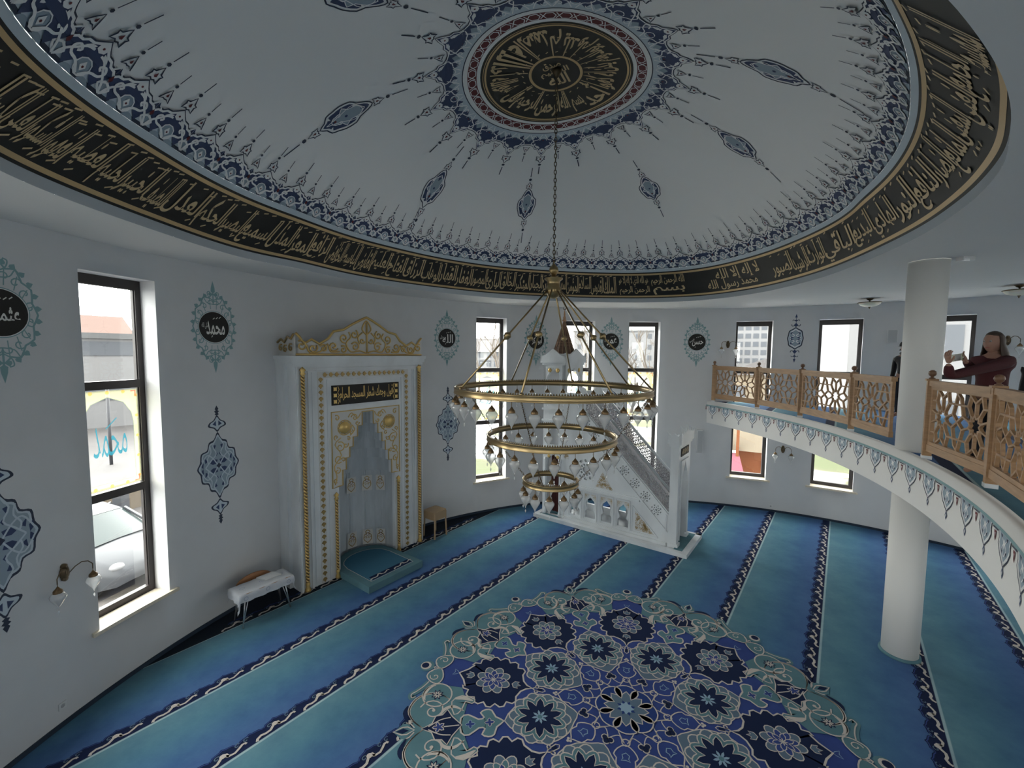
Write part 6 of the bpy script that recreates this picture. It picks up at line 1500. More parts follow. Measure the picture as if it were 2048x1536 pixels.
def add_lamp(ms, pos, parent, base):
    me = ms[0]; o = bpy.data.objects.new('lamp', me); COL.objects.link(o); o.parent = parent; o.location = pos - base
    for nm, me in (('glass_shade', ms[1]), ('crystal_drop', ms[2])):
        q = bpy.data.objects.new(nm, me); COL.objects.link(q); q.parent = o
    return o
LM = lamp_meshes()
for R_, z_, n_l, a_l in RINGS:
    for k in range(n_l): add_lamp(LM, CP(R_, a_l + 360 * k / n_l, z_), ch, CH0)

# ============================================================ BALUSTRADE of the gallery
PO = [(3.185, 7.99), (1.96, 7.02), (1.0, 5.909), (0.165, 4.47), (-0.575, 2.47), (-0.893, 1.157), (-0.93, -0.25), (-0.85, -1.6)]
rb = V3(0.165, 4.47, GZ1)
rail = empty('balustrade', rb, 'carved oak balustrade with star lattice panels and ball finials along the gallery edge', 'balustrade')
def rpart(b, nm, parent=rail):
    o = b.build(nm); o.parent = parent
    o.matrix_parent_inverse = Matrix.Translation(-rb); return o
def post(a, p, nm='post'):
    c = V3(a, p, 0); mb = MB(); dx = (V3(a, p + 1, 0) - c)
    def T(v): return c + Vector((dx.x * v.x - dx.y * v.y, dx.y * v.x + dx.x * v.y, v.z))
    mb.box(OAK, -0.045, 0.045, -0.045, 0.045, GZ1 + 0.03, 4.10, T); mb.box(MARBLE, -0.05, 0.05, -0.05, 0.05, GZ1 - 0.01, GZ1 + 0.035, T)
    mb.box(OAK, -0.058, 0.058, -0.058, 0.058, 4.09, 4.115, T)
    o = rpart(mb, nm)
    mb = MB(); mb.lathe(OAKD, [(0.03, 4.11), (0.034, 4.125), (0.016, 4.135), (0.016, 4.145), (0.034, 4.16), (0.043, 4.185), (0.036, 4.212), (0.015, 4.228), (0.001, 4.23)], 16, o=(c.x, c.y, 0))
    k = mb.build('ball_finial'); k.parent = o
BAYS = list(zip(PO, PO[1:])); BAYS[3] = (PO[3], (-0.30, 3.32))
for i, (a_, b_) in enumerate(BAYS):
    A_, B_ = V3(*a_, 0), V3(*b_, 0); d = (B_ - A_); L = d.length; d.normalize(); nrm = Vector((-d.y, d.x, 0))
    def T(u, v, h, A_=A_, d=d, nrm=nrm): return A_ + d * u + nrm * h + Vector((0, 0, v))
    def box(mb, u0, u1, z0, z1, h): mb.box(OAK, u0, u1, -h, h, z0, z1, lambda v, T=T: T(v.x, v.z, v.y))
    mb = MB(); box(mb, 0.04, L - 0.04, 4.025, 4.095, 0.04); rpart(mb, 'top_rail')
    mb = MB(); box(mb, 0.04, L - 0.04, GZ1 + 0.10, GZ1 + 0.19, 0.03); rpart(mb, 'bottom_rail')
    mb = MB(); x0, x1, z0, z1 = 0.095, L - 0.095, GZ1 + 0.235, 3.98
    box(mb, 0.045, x0, GZ1 + 0.19, 4.025, 0.022); box(mb, x1, L - 0.045, GZ1 + 0.19, 4.025, 0.022); box(mb, x0, x1, GZ1 + 0.19, z0, 0.022); box(mb, x0, x1, z1, 4.025, 0.022)
    sg_ = girih(x0, x1, z0, z1, 0.345, (x0 + x1) / 2 + (0.345 if i % 2 == 0 else 0), (z0 + z1) / 2)
    lattice_mesh(mb, OAK, sg_, T, 0.021, 0.03, -0.015)
    rpart(mb, 'lattice_panel')
for a_, p_ in PO: post(a_, p_)

# ============================================================ wall lamps, ceiling bowls, loudspeakers
def sconce(deg, z, lab, spread=0.19, both=True):
    a0 = radians(deg); b = cyl(a0, RW - 0.0, z); T = wallT(a0); o = empty('wall_sconce', b, lab, 'wall lamp', 'brass two-arm wall lamps with glass shades')
    def pt(mb, nm): q = mb.build(nm); q.parent = o; q.matrix_parent_inverse = Matrix.Translation(-b); return q
    mb = MB()
    mb.lathe(BRASSD, [(0.001, 0.0), (0.045, 0.005), (0.05, 0.02), (0.035, 0.03), (0.03, 0.05), (0.001, 0.055)], 16, T=lambda v: T(v.x, z + v.y * 1.9, v.z))
    for q in (-0.07, 0.08): mb.lathe(BRASSD, [(0.03, 0), (0.03, 0.03), (0.001, 0.04)], 10, T=lambda v, q=q: T(v.x, z + q + v.y, v.z))
    pt(mb, 'back_plate')
    for s in (-1, 1):
        mb = MB(); mb.tube(BRASSD, [T(s * x, z + y, h) for x, y, h in ((0.02, 0.0, 0.06), (0.05, 0.06, 0.10), (0.10, 0.095, 0.13), (0.15, 0.08, 0.15), (spread, 0.03, 0.16), (spread, -0.03, 0.16))], 0.006, 6); pt(mb, 'arm')
        add_lamp(LM, T(s * spread, z - 0.0, 0.16), o, b)
sconce(174.3, 1.80, 'brass two-arm wall lamp low left of the large left window')
sconce(72.6, 4.70, 'brass two-arm wall lamp between the last roundel and the first gallery window')
sconce(62.9, 1.80, 'brass two-arm wall lamp under the gallery between two low windows')
sconce(36.8, 4.76, 'brass two-arm wall lamp behind the woman in dark red')
BOWLG = bpy.data.materials.new('alabaster_glass'); BOWLG.use_nodes = True; bb_ = BOWLG.node_tree.nodes['Principled BSDF']; bb_.inputs['Base Color'].default_value = (0.8, 0.76, 0.66, 1); bb_.inputs['Roughness'].default_value = 0.3; bb_.inputs['Subsurface Weight'].default_value = 0.3
for (x, y), lab in (((1740, 597), 'bowl ceiling lamp above the middle of the gallery'), ((2040, 570), 'bowl ceiling lamp at the right edge of the picture')):
    c = at_z(x, y, ZC); o = empty('ceiling_bowl_lamp', c, lab, 'ceiling lamp', 'alabaster bowl lamps under the gallery ceiling')
    mb = MB(); mb.lathe(BRASSD, [(0.07, 0), (0.05, -0.03), (0.015, -0.05), (0.012, -0.09)], 16); q = mb.build('canopy_stem', o)
    mb = MB(); mb.lathe(BRASSD, [(0.215, -0.085), (0.225, -0.095), (0.215, -0.105)], 32); mb.build('rim', o)
    mb = MB(); mb.lathe(BOWLG, [(0.212, -0.095), (0.20, -0.12), (0.165, -0.155), (0.11, -0.178), (0.05, -0.19), (0.001, -0.192)], 32); mb.build('glass_bowl', o)
    mb = MB(); mb.lathe(BRASSD, [(0.02, -0.185), (0.025, -0.20), (0.008, -0.215), (0.012, -0.225), (0.001, -0.24)], 12); mb.build('knob', o)
c = at_z(1932, 514, ZC); mb = MB(); mb.box(mat('detector_plastic', (0.6, 0.6, 0.6), 0.4), -0.08, 0.08, -0.05, 0.05, -0.05, 0); mb.box(mat('detector_lens', (0.85, 0.85, 0.85), 0.2), -0.07, 0.0, -0.052, -0.03, -0.06, -0.03)
tag(mb.build('smoke_detector', loc=c), 'small square white detector on the ceiling right of the column', 'detector')
SPK = mat('speaker_white', (0.62, 0.63, 0.64), 0.5); SPG = mat('speaker_grille', (0.42, 0.43, 0.45), 0.7)
for deg, z, w_, h_, lab in ((76.9, 1.86, 0.075, 0.34, 'slim grey column loudspeaker on the wall under the gallery end'), (48.95, 4.89, 0.10, 0.16, 'small grey loudspeaker on the wall between gallery windows')):
    T = wallT(radians(deg)); mb = MB(); b = cyl(radians(deg), RW, z)
    mb.box(SPK, -w_, w_, 0.0, 0.11, z - h_, z + h_, lambda v: T(v.x, v.z, v.y)); o = mb.build('loudspeaker', label=lab, cat='loudspeaker')
    mb = MB(); mb.box(SPG, -w_ * 0.85, w_ * 0.85, 0.11, 0.115, z - h_ * 0.95, z + h_ * 0.95, lambda v: T(v.x, v.z, v.y)); mb.build('grille', o)
# ---- sockets low on the walls
for px_, py_, lab in ((124, 1411, 'small wall socket low on the left wall'), (1541, 1012, 'small wall socket low under the gallery windows')):
    d = pray(px_, py_); a_ = d.x ** 2 + d.y ** 2; bq = -2 * (d.x * CX + d.y * CY); cq = CX * CX + CY * CY - RW * RW; t = (-bq + sqrt(bq * bq - 4 * a_ * cq)) / 2 / a_
    q = Vector((d.x * t, d.y * t, CAMH + d.z * t)); T = wallT(atan2(q.y - CY, q.x - CX)); mb = MB(); mb.box(SPK, -0.04, 0.04, 0, 0.012, q.z - 0.04, q.z + 0.04, lambda v: T(v.x, v.z, v.y)); mb.lathe(SPG, [(0.022, 0), (0.022, 0.014), (0.001, 0.014)], 12, T=lambda v: T(v.x, q.z + v.y, v.z))
    tag(mb.build('wall_socket'), lab, 'socket')

# ============================================================ low table with cloth, stool
CLOTH = mat('white_tablecloth', (0.50, 0.52, 0.56), 0.85, bump=0.2, bscale=30); CHROME = mat('table_leg_metal', (0.55, 0.56, 0.58), 0.3, 0.9)
TB = V3(7.92, -2.24, 0); tb_ = empty('side_table', TB, 'small folding side table with thin metal legs under a white cloth', 'table')
def TT_(x, d, z): return V3(7.92 - d, -2.24 + x, z)
def tpart(mb, nm): o = mb.build(nm); o.parent = tb_; o.matrix_parent_inverse = Matrix.Translation(-TB); return o
HT = 0.56
mb = MB(); mb.box(OAK, -0.42, 0.42, -0.19, 0.19, HT - 0.03, HT, lambda v: TT_(v.x, v.y, v.z)); tpart(mb, 'table_top')
for sx_ in (-1, 1):
    for sy in (-1, 1): mb = MB(); mb.tube(CHROME, [TT_(sx_ * 0.30, sy * 0.12, HT - 0.03), TT_(sx_ * 0.37, sy * 0.17, 0.01)], 0.010, 8); mb.tube(CHROME, [TT_(sx_ * 0.24, sy * 0.12, HT - 0.03), TT_(sx_ * 0.37, sy * 0.17, 0.03)], 0.007, 8); tpart(mb, 'leg')
mb = MB(); nx_, ny_ = 24, 12; vs = []
for j in range(ny_ + 1):
    for i in range(nx_ + 1):
        u, v = (i / nx_ - 0.5) * 1.12, (j / ny_ - 0.5) * 0.66; x = max(-0.43, min(0.43, u)); y = max(-0.20, min(0.20, v))
        over = max(0, abs(u) - 0.43) + max(0, abs(v) - 0.20); w_ = 0.012 * sin(31 * (u + v))
        vs.append(TT_(x + (u - x) * 0.12 + w_ * (over > 0), y + (v - y) * 0.12 + w_ * (over > 0), HT + 0.012 - over * 1.0 - (0.05 if abs(u) > 0.43 and abs(v) > 0.2 else 0)))
mb.add(vs, [(j * (nx_ + 1) + i, j * (nx_ + 1) + i + 1, (j + 1) * (nx_ + 1) + i + 1, (j + 1) * (nx_ + 1) + i) for j in range(ny_) for i in range(nx_)], CLOTH, True)
TB2 = lambda u, v, h: TT_(u, v, HT + 0.014 + h)
cl_ = mb.build('tablecloth', label='white embroidered cloth draped over the small side table', cat='tablecloth')
mb = MB(); EMB = mat('embroidery_blue', (0.22, 0.27, 0.38), 0.9)
for x in (-0.3, 0, 0.3):
    mb.stroke(EMB, [(x + 0.04 * cos(k * pi / 4), 0.03 * sin(k * pi / 4)) for k in range(8)], 0.006, TB2, 0.002, True)
for x, z in ((-0.33, 0.50), (0.0, 0.52), (0.33, 0.50)):
    TF = lambda u, v, h: TT_(u, 0.217 + h, v); mb.stroke(EMB, [(x + 0.03 * cos(k * pi / 4), z + 0.03 * sin(k * pi / 4)) for k in range(8)], 0.006, TF, 0.006, True)
mb.build('embroidery', cl_)
mb = MB(); mb.box(mat('booklet_paper', (0.66, 0.67, 0.68), 0.7), 0.02, 0.28, -0.15, 0.05, HT + 0.018, HT + 0.035, lambda v: TT_(v.x + v.y * 0.3, v.y, v.z)); tag(mb.build('booklet'), 'thin white booklet lying on the cloth of the side table', 'booklet')
mb = MB(); mb.lathe(mat('tray_wood', (0.30, 0.14, 0.06), 0.45), [(0.001, 0), (0.17, 0), (0.175, 0.012), (0.16, 0.02), (0.001, 0.02)], 28, T=lambda v: TT_(-0.02 + v.x * 1.7, -0.27 + v.z - 0.25 * v.y * 0, HT - 0.085 + v.y)); tag(mb.build('wooden_board'), 'oval brown wooden board behind the side table against the wall', 'board')
STM = mat('stool_beige', (0.36, 0.25, 0.15), 0.55)
SB = V3(7.98, 1.71, 0); so = empty('stool', SB, 'plain beige stool standing right of the marble niche', 'stool')
def ST(x, d, z): return V3(7.98 - d, 1.71 + x, z)
def spart(mb, nm): o = mb.build(nm); o.parent = so; o.matrix_parent_inverse = Matrix.Translation(-SB); return o
mb = MB(); mb.prism(STM, [(-0.2, -0.17), (-0.17, -0.2), (0.17, -0.2), (0.2, -0.17), (0.2, 0.17), (0.17, 0.2), (-0.17, 0.2), (-0.2, 0.17)], lambda u, v, d: ST(u, v, d), 0.60, 0.635); mb.box(STM, -0.19, 0.19, 0.17, 0.19, 0.44, 0.60, lambda v: ST(v.x, v.y, v.z)); mb.box(STM, -0.19, 0.19, -0.19, -0.17, 0.44, 0.60, lambda v: ST(v.x, v.y, v.z)); mb.box(STM, -0.19, -0.17, -0.17, 0.17, 0.44, 0.60, lambda v: ST(v.x, v.y, v.z)); mb.box(STM, 0.17, 0.19, -0.17, 0.17, 0.44, 0.60, lambda v: ST(v.x, v.y, v.z)); spart(mb, 'seat')
for sx_ in (-1, 1):
    for sy in (-1, 1): mb = MB(); mb.bar(STM, ST(sx_ * 0.17, sy * 0.17, 0.60), ST(sx_ * 0.19, sy * 0.19, 0.0), 0.045, 0.03); spart(mb, 'leg')

# ============================================================ PEOPLE on the gallery
SKIN = mat('skin', (0.27, 0.15, 0.11), 0.55); HAIR = mat('dark_hair', (0.035, 0.02, 0.014), 0.5); LIPS = mat('lips', (0.32, 0.10, 0.09), 0.5); EYE = mat('eye_white', (0.3, 0.3, 0.29), 0.3); IRIS = mat('iris', (0.02, 0.012, 0.01), 0.2)
def skinned(name, verts, edges, m, root=0, sub=2):
    """continuous surface grown on a skeleton: verts = (x, y, z, rx, ry)"""
    me = bpy.data.meshes.new(name + '_skeleton'); me.from_pydata([v[:3] for v in verts], edges, [])
    o = bpy.data.objects.new(name + '_skeleton', me); COL.objects.link(o)
    k = o.modifiers.new('skin', 'SKIN'); k.use_smooth_shade = True
    sv = me.skin_vertices[0].data if me.skin_vertices else None
    if sv is None:
        bm = bmesh.new(); bm.from_mesh(me); bm.verts.layers.skin.verify(); bm.to_mesh(me); bm.free(); sv = me.skin_vertices[0].data
    for i, v in enumerate(verts): sv[i].radius = (v[3], v[4]); sv[i].use_root = (i == root)
    u = o.modifiers.new('sub', 'SUBSURF'); u.levels = sub; u.render_levels = sub
    dg = bpy.context.evaluated_depsgraph_get(); dg.update(); r = bpy.data.meshes.new_from_object(o.evaluated_get(dg))
    bpy.data.objects.remove(o); r.name = name; r.materials.clear(); r.materials.append(m)
    for p_ in r.polygons: p_.use_smooth = True
    return r
def person(pos, face, h, label, top, legs, arms, hair_len, hat=None, female=True, scarf=None):
    """local frame: x forward, y left, z up; arms = ((shoulder, elbow, wrist, finger direction), ...)"""
    k = h / 1.62; c = Vector((pos[0], pos[1], GZ1)); o = empty('person', c, label, 'person'); o.rotation_euler = (0, 0, face)
    def pt(me, nm, parent=o):
        q = bpy.data.objects.new(nm, me); COL.objects.link(q); q.parent = parent; return q
    sh = 0.155 * k; hip = 0.085 * k
    V = [(0, 0, 0.92, .13, .11), (0, 0, 1.05, .12, .10), (0, 0, 1.20, .13, .10), (0, 0, 1.31, .12, .085), (-0.005, 0, 1.39, .055, .055), (0.01, 0, 1.45, .052, .055)]
    V = [(x * k, y * k, z * k, r * k, s * k) for x, y, z, r, s in V]; E = [(0, 1), (1, 2), (2, 3), (3, 4), (4, 5)]
    for s in (1, -1):
        b = len(V); V += [(0, s * hip, 0.86 * k, .085 * k, .085 * k), (0.01, s * hip * 1.05, 0.47 * k, .055 * k, .055 * k), (-0.01, s * hip * 1.1, 0.09 * k, .038 * k, .038 * k), (0.12 * k, s * hip * 1.2, 0.03 * k, .035 * k, .028 * k)]
        E += [(0, b), (b, b + 1), (b + 1, b + 2), (b + 2, b + 3)]
    wr = []
    for (S_, E_, W_, D_) in arms:
        b = len(V); V += [(*[q for q in S_], .052 * k, .052 * k), (*[(S_[i] + E_[i]) / 2 for i in range(3)], .043 * k, .043 * k), (*E_, .036 * k, .036 * k), (*[(E_[i] + W_[i]) / 2 for i in range(3)], .033 * k, .033 * k), (*W_, .024 * k, .022 * k)]
        E += [(3, b), (b, b + 1), (b + 1, b + 2), (b + 2, b + 3), (b + 3, b + 4)]
    pt(skinned('body', V, E, SKIN), 'body')
    # clothing: sweater over trunk and sleeves, trousers over the legs
    g = 1.16; n3 = 6
    VT = [(x, y, z, r * g + .008, s * g + .010) for x, y, z, r, s in V[0:4]] + [(0, 0, 1.375 * k, .075 * k, .07 * k)]
    ET = [(0, 1), (1, 2), (2, 3), (3, 4)]; b0 = 14
    for i, (S_, E_, W_, D_) in enumerate(arms):
        q = V[b0 + 5 * i: b0 + 5 * i + 5]; b = len(VT); VT += [(x, y, z, r * g + .008, s * g + .008) for x, y, z, r, s in q[:4]] + [(q[4][0] * .9 + q[3][0] * .1, q[4][1] * .9 + q[3][1] * .1, q[4][2] * .9 + q[3][2] * .1, .032 * k, .032 * k)]
        ET += [(3, b)] + [(b + j, b + j + 1) for j in range(4)]
    pt(skinned('sweater', VT, ET, top), 'sweater')
    VL = [(0, 0, 0.97 * k, .13 * k, .115 * k)] + [(x, y, z, r * 1.15 + .006, s * 1.15 + .006) for x, y, z, r, s in (V[6], V[7], V[8], V[10], V[11], V[12])]
    pt(skinned('trousers', VL, [(0, 1), (1, 2), (2, 3), (0, 4), (4, 5), (5, 6)], legs), 'trousers')
    # head
    hc = Vector((0.025, 0, 1.515)) * k; mb = MB(); n = 24; rows = 18; vs = []
    for j in range(rows + 1):
        th = pi * j / rows; z = cos(th)
        for i in range(n):
            a = 2 * pi * i / n; x, y = sin(th) * cos(a), sin(th) * sin(a)
            rx = 0.098 * (1 if x < 0 else 0.93); ry = 0.074 * (1 - 0.22 * max(0, -z) ** 1.5); zz = 0.118 * z
            fx = x * rx; f_ = max(0, x)
            if f_ > 0:
                fx += 0.020 * f_ ** 6 * math.exp(-((z + 0.12) / 0.13) ** 2) * math.exp(-(y / 0.16) ** 2)   # nose
                fx -= 0.008 * f_ * math.exp(-((z - 0.10) / 0.10) ** 2) * math.exp(-((abs(y) - 0.36) / 0.16) ** 2)  # eye sockets
                fx += 0.006 * f_ * math.exp(-((z + 0.48) / 0.08) ** 2) * math.exp(-(y / 0.28) ** 2)       # lips
                fx += 0.010 * f_ * math.exp(-((z + 0.80) / 0.14) ** 2)                                    # chin
            vs.append(hc + Vector((fx, y * ry, zz)) * k)
    mb.add(vs, [(j * n + i, j * n + (i + 1) % n, (j + 1) * n + (i + 1) % n, (j + 1) * n + i) for j in range(rows) for i in range(n)], SKIN, True)
    head = mb.build('head', o, weld=True)
    for s in (1, -1):
        mb = MB(); e = hc + Vector((0.078, s * 0.028, 0.012)) * k; mb.ball(EYE, e, 0.011 * k, 10); mb.ball(IRIS, e + Vector((0.007, 0, 0)) * k, 0.0055 * k, 8); mb.build('eye', head)
        mb = MB(); e = hc + Vector((-0.005, s * 0.073, -0.005)) * k; mb.lathe(SKIN, [(0.001, -0.005), (0.013, -0.006), (0.018, 0.0), (0.013, 0.007), (0.001, 0.004)], 12, T=lambda v, e=e, s=s: e + Vector((v.x * 0.75 * k, s * v.z * k, v.y * 1.5 * k))); mb.build('ear', head)
    mb = MB(); mb.tube(LIPS, [hc + Vector((0.088 - 0.012 * abs(t) ** 2, t * 0.022, -0.058 + 0.002 * abs(t))) * k for t in (-1, -0.5, 0, 0.5, 1)], [0.002, 0.005, 0.006, 0.005, 0.002], 6); mb.build('mouth', head)
    # hair: shell over the skull with falling strands
    mb = MB(); vs = []; nr = 14
    for j in range(nr + 1):
        t = j / nr
        for i in range(n):
            a = 2 * pi * i / n; ca, sa2 = cos(a), sin(a)
            if t < 0.5:
                th = pi * t * 1.05; v = Vector((sin(th) * ca * 0.108 - 0.006, sin(th) * sa2 * 0.086, cos(th) * 0.128))
                if ca > 0.35 and t > 0.27: v.x *= 0.80; v.z = max(v.z, 0.055)
            else:
                q = (t - 0.5) * 2; back = max(0, -ca * 0.7 + 0.55) if hair_len > 0.1 else 1
                L = hair_len * q; wv = 1 + 0.10 * sin(5 * a + 9 * q) * q
                v = Vector((min(ca, 0.25) * (0.100 + 0.07 * q * (hair_len > .1)) * wv - 0.008, sa2 * (0.086 + 0.065 * q * (hair_len > .1)) * wv, -0.012 - L))
                if ca > 0.25: v.x = 0.02; v.y = (0.083 if sa2 > 0 else -0.083) * (1 + 0.3 * q)
            vs.append(hc + v * k)
    fs = []
    for j in range(nr):
        for i in range(n):
            a = 2 * pi * (i + 0.5) / n
            if cos(a) > 0.35 and j >= nr * 0.28: continue
            fs.append((j * n + i, j * n + (i + 1) % n, (j + 1) * n + (i + 1) % n, (j + 1) * n + i))
    mb.add(vs, fs, HAIR, True); hm = mb.build('hair', head)
    sd = hm.modifiers.new('thick', 'SOLIDIFY'); sd.thickness = 0.012; sd.offset = 1
    if hat:
        mb = MB(); mb.lathe(hat, [(0.112, 0.035), (0.118, 0.05), (0.116, 0.085), (0.095, 0.125), (0.05, 0.145), (0.001, 0.15)], 24, T=lambda v: hc + Vector((v.x * 1.02 - 0.006, v.y * 0.86, v.z)) * k)
        mb.lathe(hat, [(0.001, 0.035), (0.06, 0.036), (0.062, 0.043), (0.001, 0.046)], 16, T=lambda v: hc + Vector((v.x * 1.1 + 0.095, v.y * 1.1, v.z)) * k)
        mb.build('cap', head)
    if scarf:
        mb = MB(); mb.tube(scarf, [Vector((0.075 * cos(2 * pi * i / 12), 0.08 * sin(2 * pi * i / 12), 1.395 + 0.01 * cos(2 * pi * i / 12))) * k for i in range(12)], 0.032 * k, 8, True); mb.build('collar', o)
    # hands: palm and five bent fingers each
    for (S_, E_, W_, (D_, Nn, curl)) in arms:
        W = Vector(W_); d = Vector(D_).normalized(); nn = Vector(Nn).normalized(); sd_ = d.cross(nn).normalized()
        a = W; pc = W + d * 0.045 * k; VV = [(*W, .020 * k, .018 * k), (*(W + d * 0.03 * k), .026 * k, .018 * k), (*(W + d * 0.065 * k), .028 * k, .016 * k)]; EE = [(0, 1), (1, 2)]
        for fi, (off, L_) in enumerate(((-0.027, 0.064), (-0.009, 0.074), (0.009, 0.070), (0.027, 0.054))):
            p = W + d * 0.075 * k + sd_ * off * k; b = len(VV); VV.append((*p, .0085 * k, .0085 * k)); EE.append((2, b)); dd = d.copy()
            for j in range(3):
                dd = (dd + nn * (curl * (0.5 + 0.25 * j))).normalized(); p = p + dd * L_ * (0.42, 0.32, 0.26)[j] * k; VV.append((*p, (.008, .0075, .0065)[j] * k, (.008, .0075, .0065)[j] * k)); EE.append((len(VV) - 2, len(VV) - 1))
        b = len(VV); p = W + d * 0.03 * k - sd_ * 0.028 * k
        VV += [(*p, .011 * k, .011 * k), (*(p + d * 0.025 * k - sd_ * 0.018 * k + nn * 0.012 * k), .0095 * k, .0095 * k), (*(p + d * 0.050 * k - sd_ * 0.016 * k + nn * 0.026 * k), .008 * k, .008 * k)]; EE += [(1, b), (b, b + 1), (b + 1, b + 2)]
        pt(skinned('hand', VV, EE, SKIN), 'hand')
    return o
MAROON = mat('dark_red_sweater', (0.05, 0.007, 0.010), 0.85, bump=0.2, bscale=90); DARKT = mat('dark_trousers', (0.012, 0.013, 0.02), 0.85); BLKJ = mat('black_jacket', (0.010, 0.010, 0.013), 0.7); CAPB = mat('black_cap', (0.012, 0.012, 0.014), 0.8)
fa = radians(188)
WP = (5.34, 4.78)
def loc_of(px_, py_, depth):                        # picture point at a given distance -> local frame of the woman
    d = pray(px_, py_); t = depth / d.y; q = Vector((d.x * t - WP[0], d.y * t - WP[1], CAMH + d.z * t - GZ1)); c, s = cos(-fa), sin(-fa)
    return (q.x * c - q.y * s, q.x * s + q.y * c, q.z)
armL = ((0.02, 0.17, 1.29), loc_of(1898, 752, 4.45), loc_of(1897, 727, 4.42), ((0.25, 0, 1.0), (-0.9, 0.1, 0.1), 0.55))
armR = ((0.02, -0.17, 1.29), loc_of(1948, 742, 4.93), loc_of(1931, 722, 4.60), ((0.7, 0.2, 0.6), (0.2, 0.6, 0.4), 0.55))
wm = person(WP, fa, 1.60, 'woman with long dark hair and dark red sweater photographing at the gallery rail', MAROON, DARKT, (armL, armR), 0.26)
a_, b_ = loc_of(1901, 717, 4.44), loc_of(1927, 713, 4.56)
mb = MB(); A_, B_ = Vector(a_), Vector(b_); PHM = mat('phone_case', (0.20, 0.21, 0.12), 0.4)
mb.bar(PHM, A_, B_, 0.010, 0.072); ph = mb.build('phone_case'); ph.name = 'smartphone'
ph.matrix_world = Matrix.Translation((WP[0], WP[1], GZ1)) @ Matrix.Rotation(fa, 4, 'Z')
tag(ph, 'smartphone held sideways in the raised hands of the woman in dark red', 'phone')
mb = MB(); mid_ = (A_ + B_) / 2; dd_ = (B_ - A_).normalized(); mb.bar(mat('phone_screen', (0.01, 0.01, 0.012), 0.1), mid_ - dd_ * 0.065 + Vector((0.0, 0.0, 0)) + dd_.cross(Vector((0, 0, 1))) * 0.0055, mid_ + dd_ * 0.065 + dd_.cross(Vector((0, 0, 1))) * 0.0055, 0.001, 0.064); mb.build('screen', ph)
down = lambda s, k=1.0: ((0.0, s * 0.18 * k, 1.29 * k), (-0.02, s * 0.23 * k, 1.03 * k), (0.05, s * 0.22 * k, 0.80 * k), ((0.1, 0, -1.0), (0.3, -s * 1.0, 0), 0.18))
person((8.49, 9.30), radians(195), 1.62, 'person in a black jacket and dark cap half hidden by the column', BLKJ, DARKT, (down(1), down(-1)), 0.03, CAPB, False, BLKJ)
person((7.80, 6.30), radians(200), 1.52, 'person in black with a dark cap cut off by the right edge', BLKJ, DARKT, (down(1, 0.9), down(-1, 0.9)), 0.03, CAPB, False, BLKJ)

# ============================================================ OUTSIDE the windows
GZ = -0.6
LAWN = mat('winter_lawn', (0.050, 0.058, 0.018), 0.95, noise=0.5, nscale=0.35, coords='Object'); 
gm = bpy.data.materials.new('ground_snow_and_lawn'); gm.use_nodes = True; n = gm.node_tree; b = n.nodes['Principled BSDF']; b.inputs['Roughness'].default_value = 0.95
t_ = n.nodes.new('ShaderNodeTexCoord'); x_ = n.nodes.new('ShaderNodeTexNoise'); x_.inputs['Scale'].default_value = 0.16; x_.inputs['Detail'].default_value = 6; n.links.new(t_.outputs['Object'], x_.inputs['Vector'])
col_ = ramp(n, x_.outputs['Fac'], [(0.38, (0.050, 0.060, 0.022)), (0.45, (0.07, 0.07, 0.035)), (0.50, (0.40, 0.40, 0.41)), (0.7, (0.5, 0.5, 0.51))]); n.links.new(col_, b.inputs['Base Color'])
mb = MB(); mb.add([(-160, -160, GZ), (160, -160, GZ), (160, 200, GZ), (-160, 200, GZ)], [(0, 1, 2, 3)], gm); mb.build('ground', kind='structure', label='snowy lawn around the hall')
ASPH = mat('wet_asphalt', (0.056, 0.052, 0.052), 0.7, noise=0.2, nscale=0.6)
mb = MB(); mb.add([(-40, -4, GZ + 0.02), (-6.8, -4, GZ + 0.02), (-5.6, 12, GZ + 0.02), (-40, 46, GZ + 0.02)], [(0, 1, 2, 3)], ASPH); mb.build('car_park', kind='structure', label='wet car park left of the hall')
O_ = lambda r, g, b_, nm, **k: mat(nm, (r, g, b_), 0.85, **k)
BW = O_(0.125, 0.125, 0.13, 'render_offwhite'); BC = O_(0.125, 0.105, 0.07, 'render_cream'); BO = O_(0.13, 0.065, 0.03, 'render_orange'); BG = O_(0.07, 0.072, 0.075, 'render_grey'); ROOFR = O_(0.09, 0.055, 0.045, 'roof_tile_red'); ROOFG = O_(0.075, 0.07, 0.072, 'roof_grey'); PANE = O_(0.055, 0.06, 0.07, 'far_window'); SNOWR = O_(0.14, 0.14, 0.145, 'roof_snow')
BP = O_(0.13, 0.105, 0.075, 'render_peach')
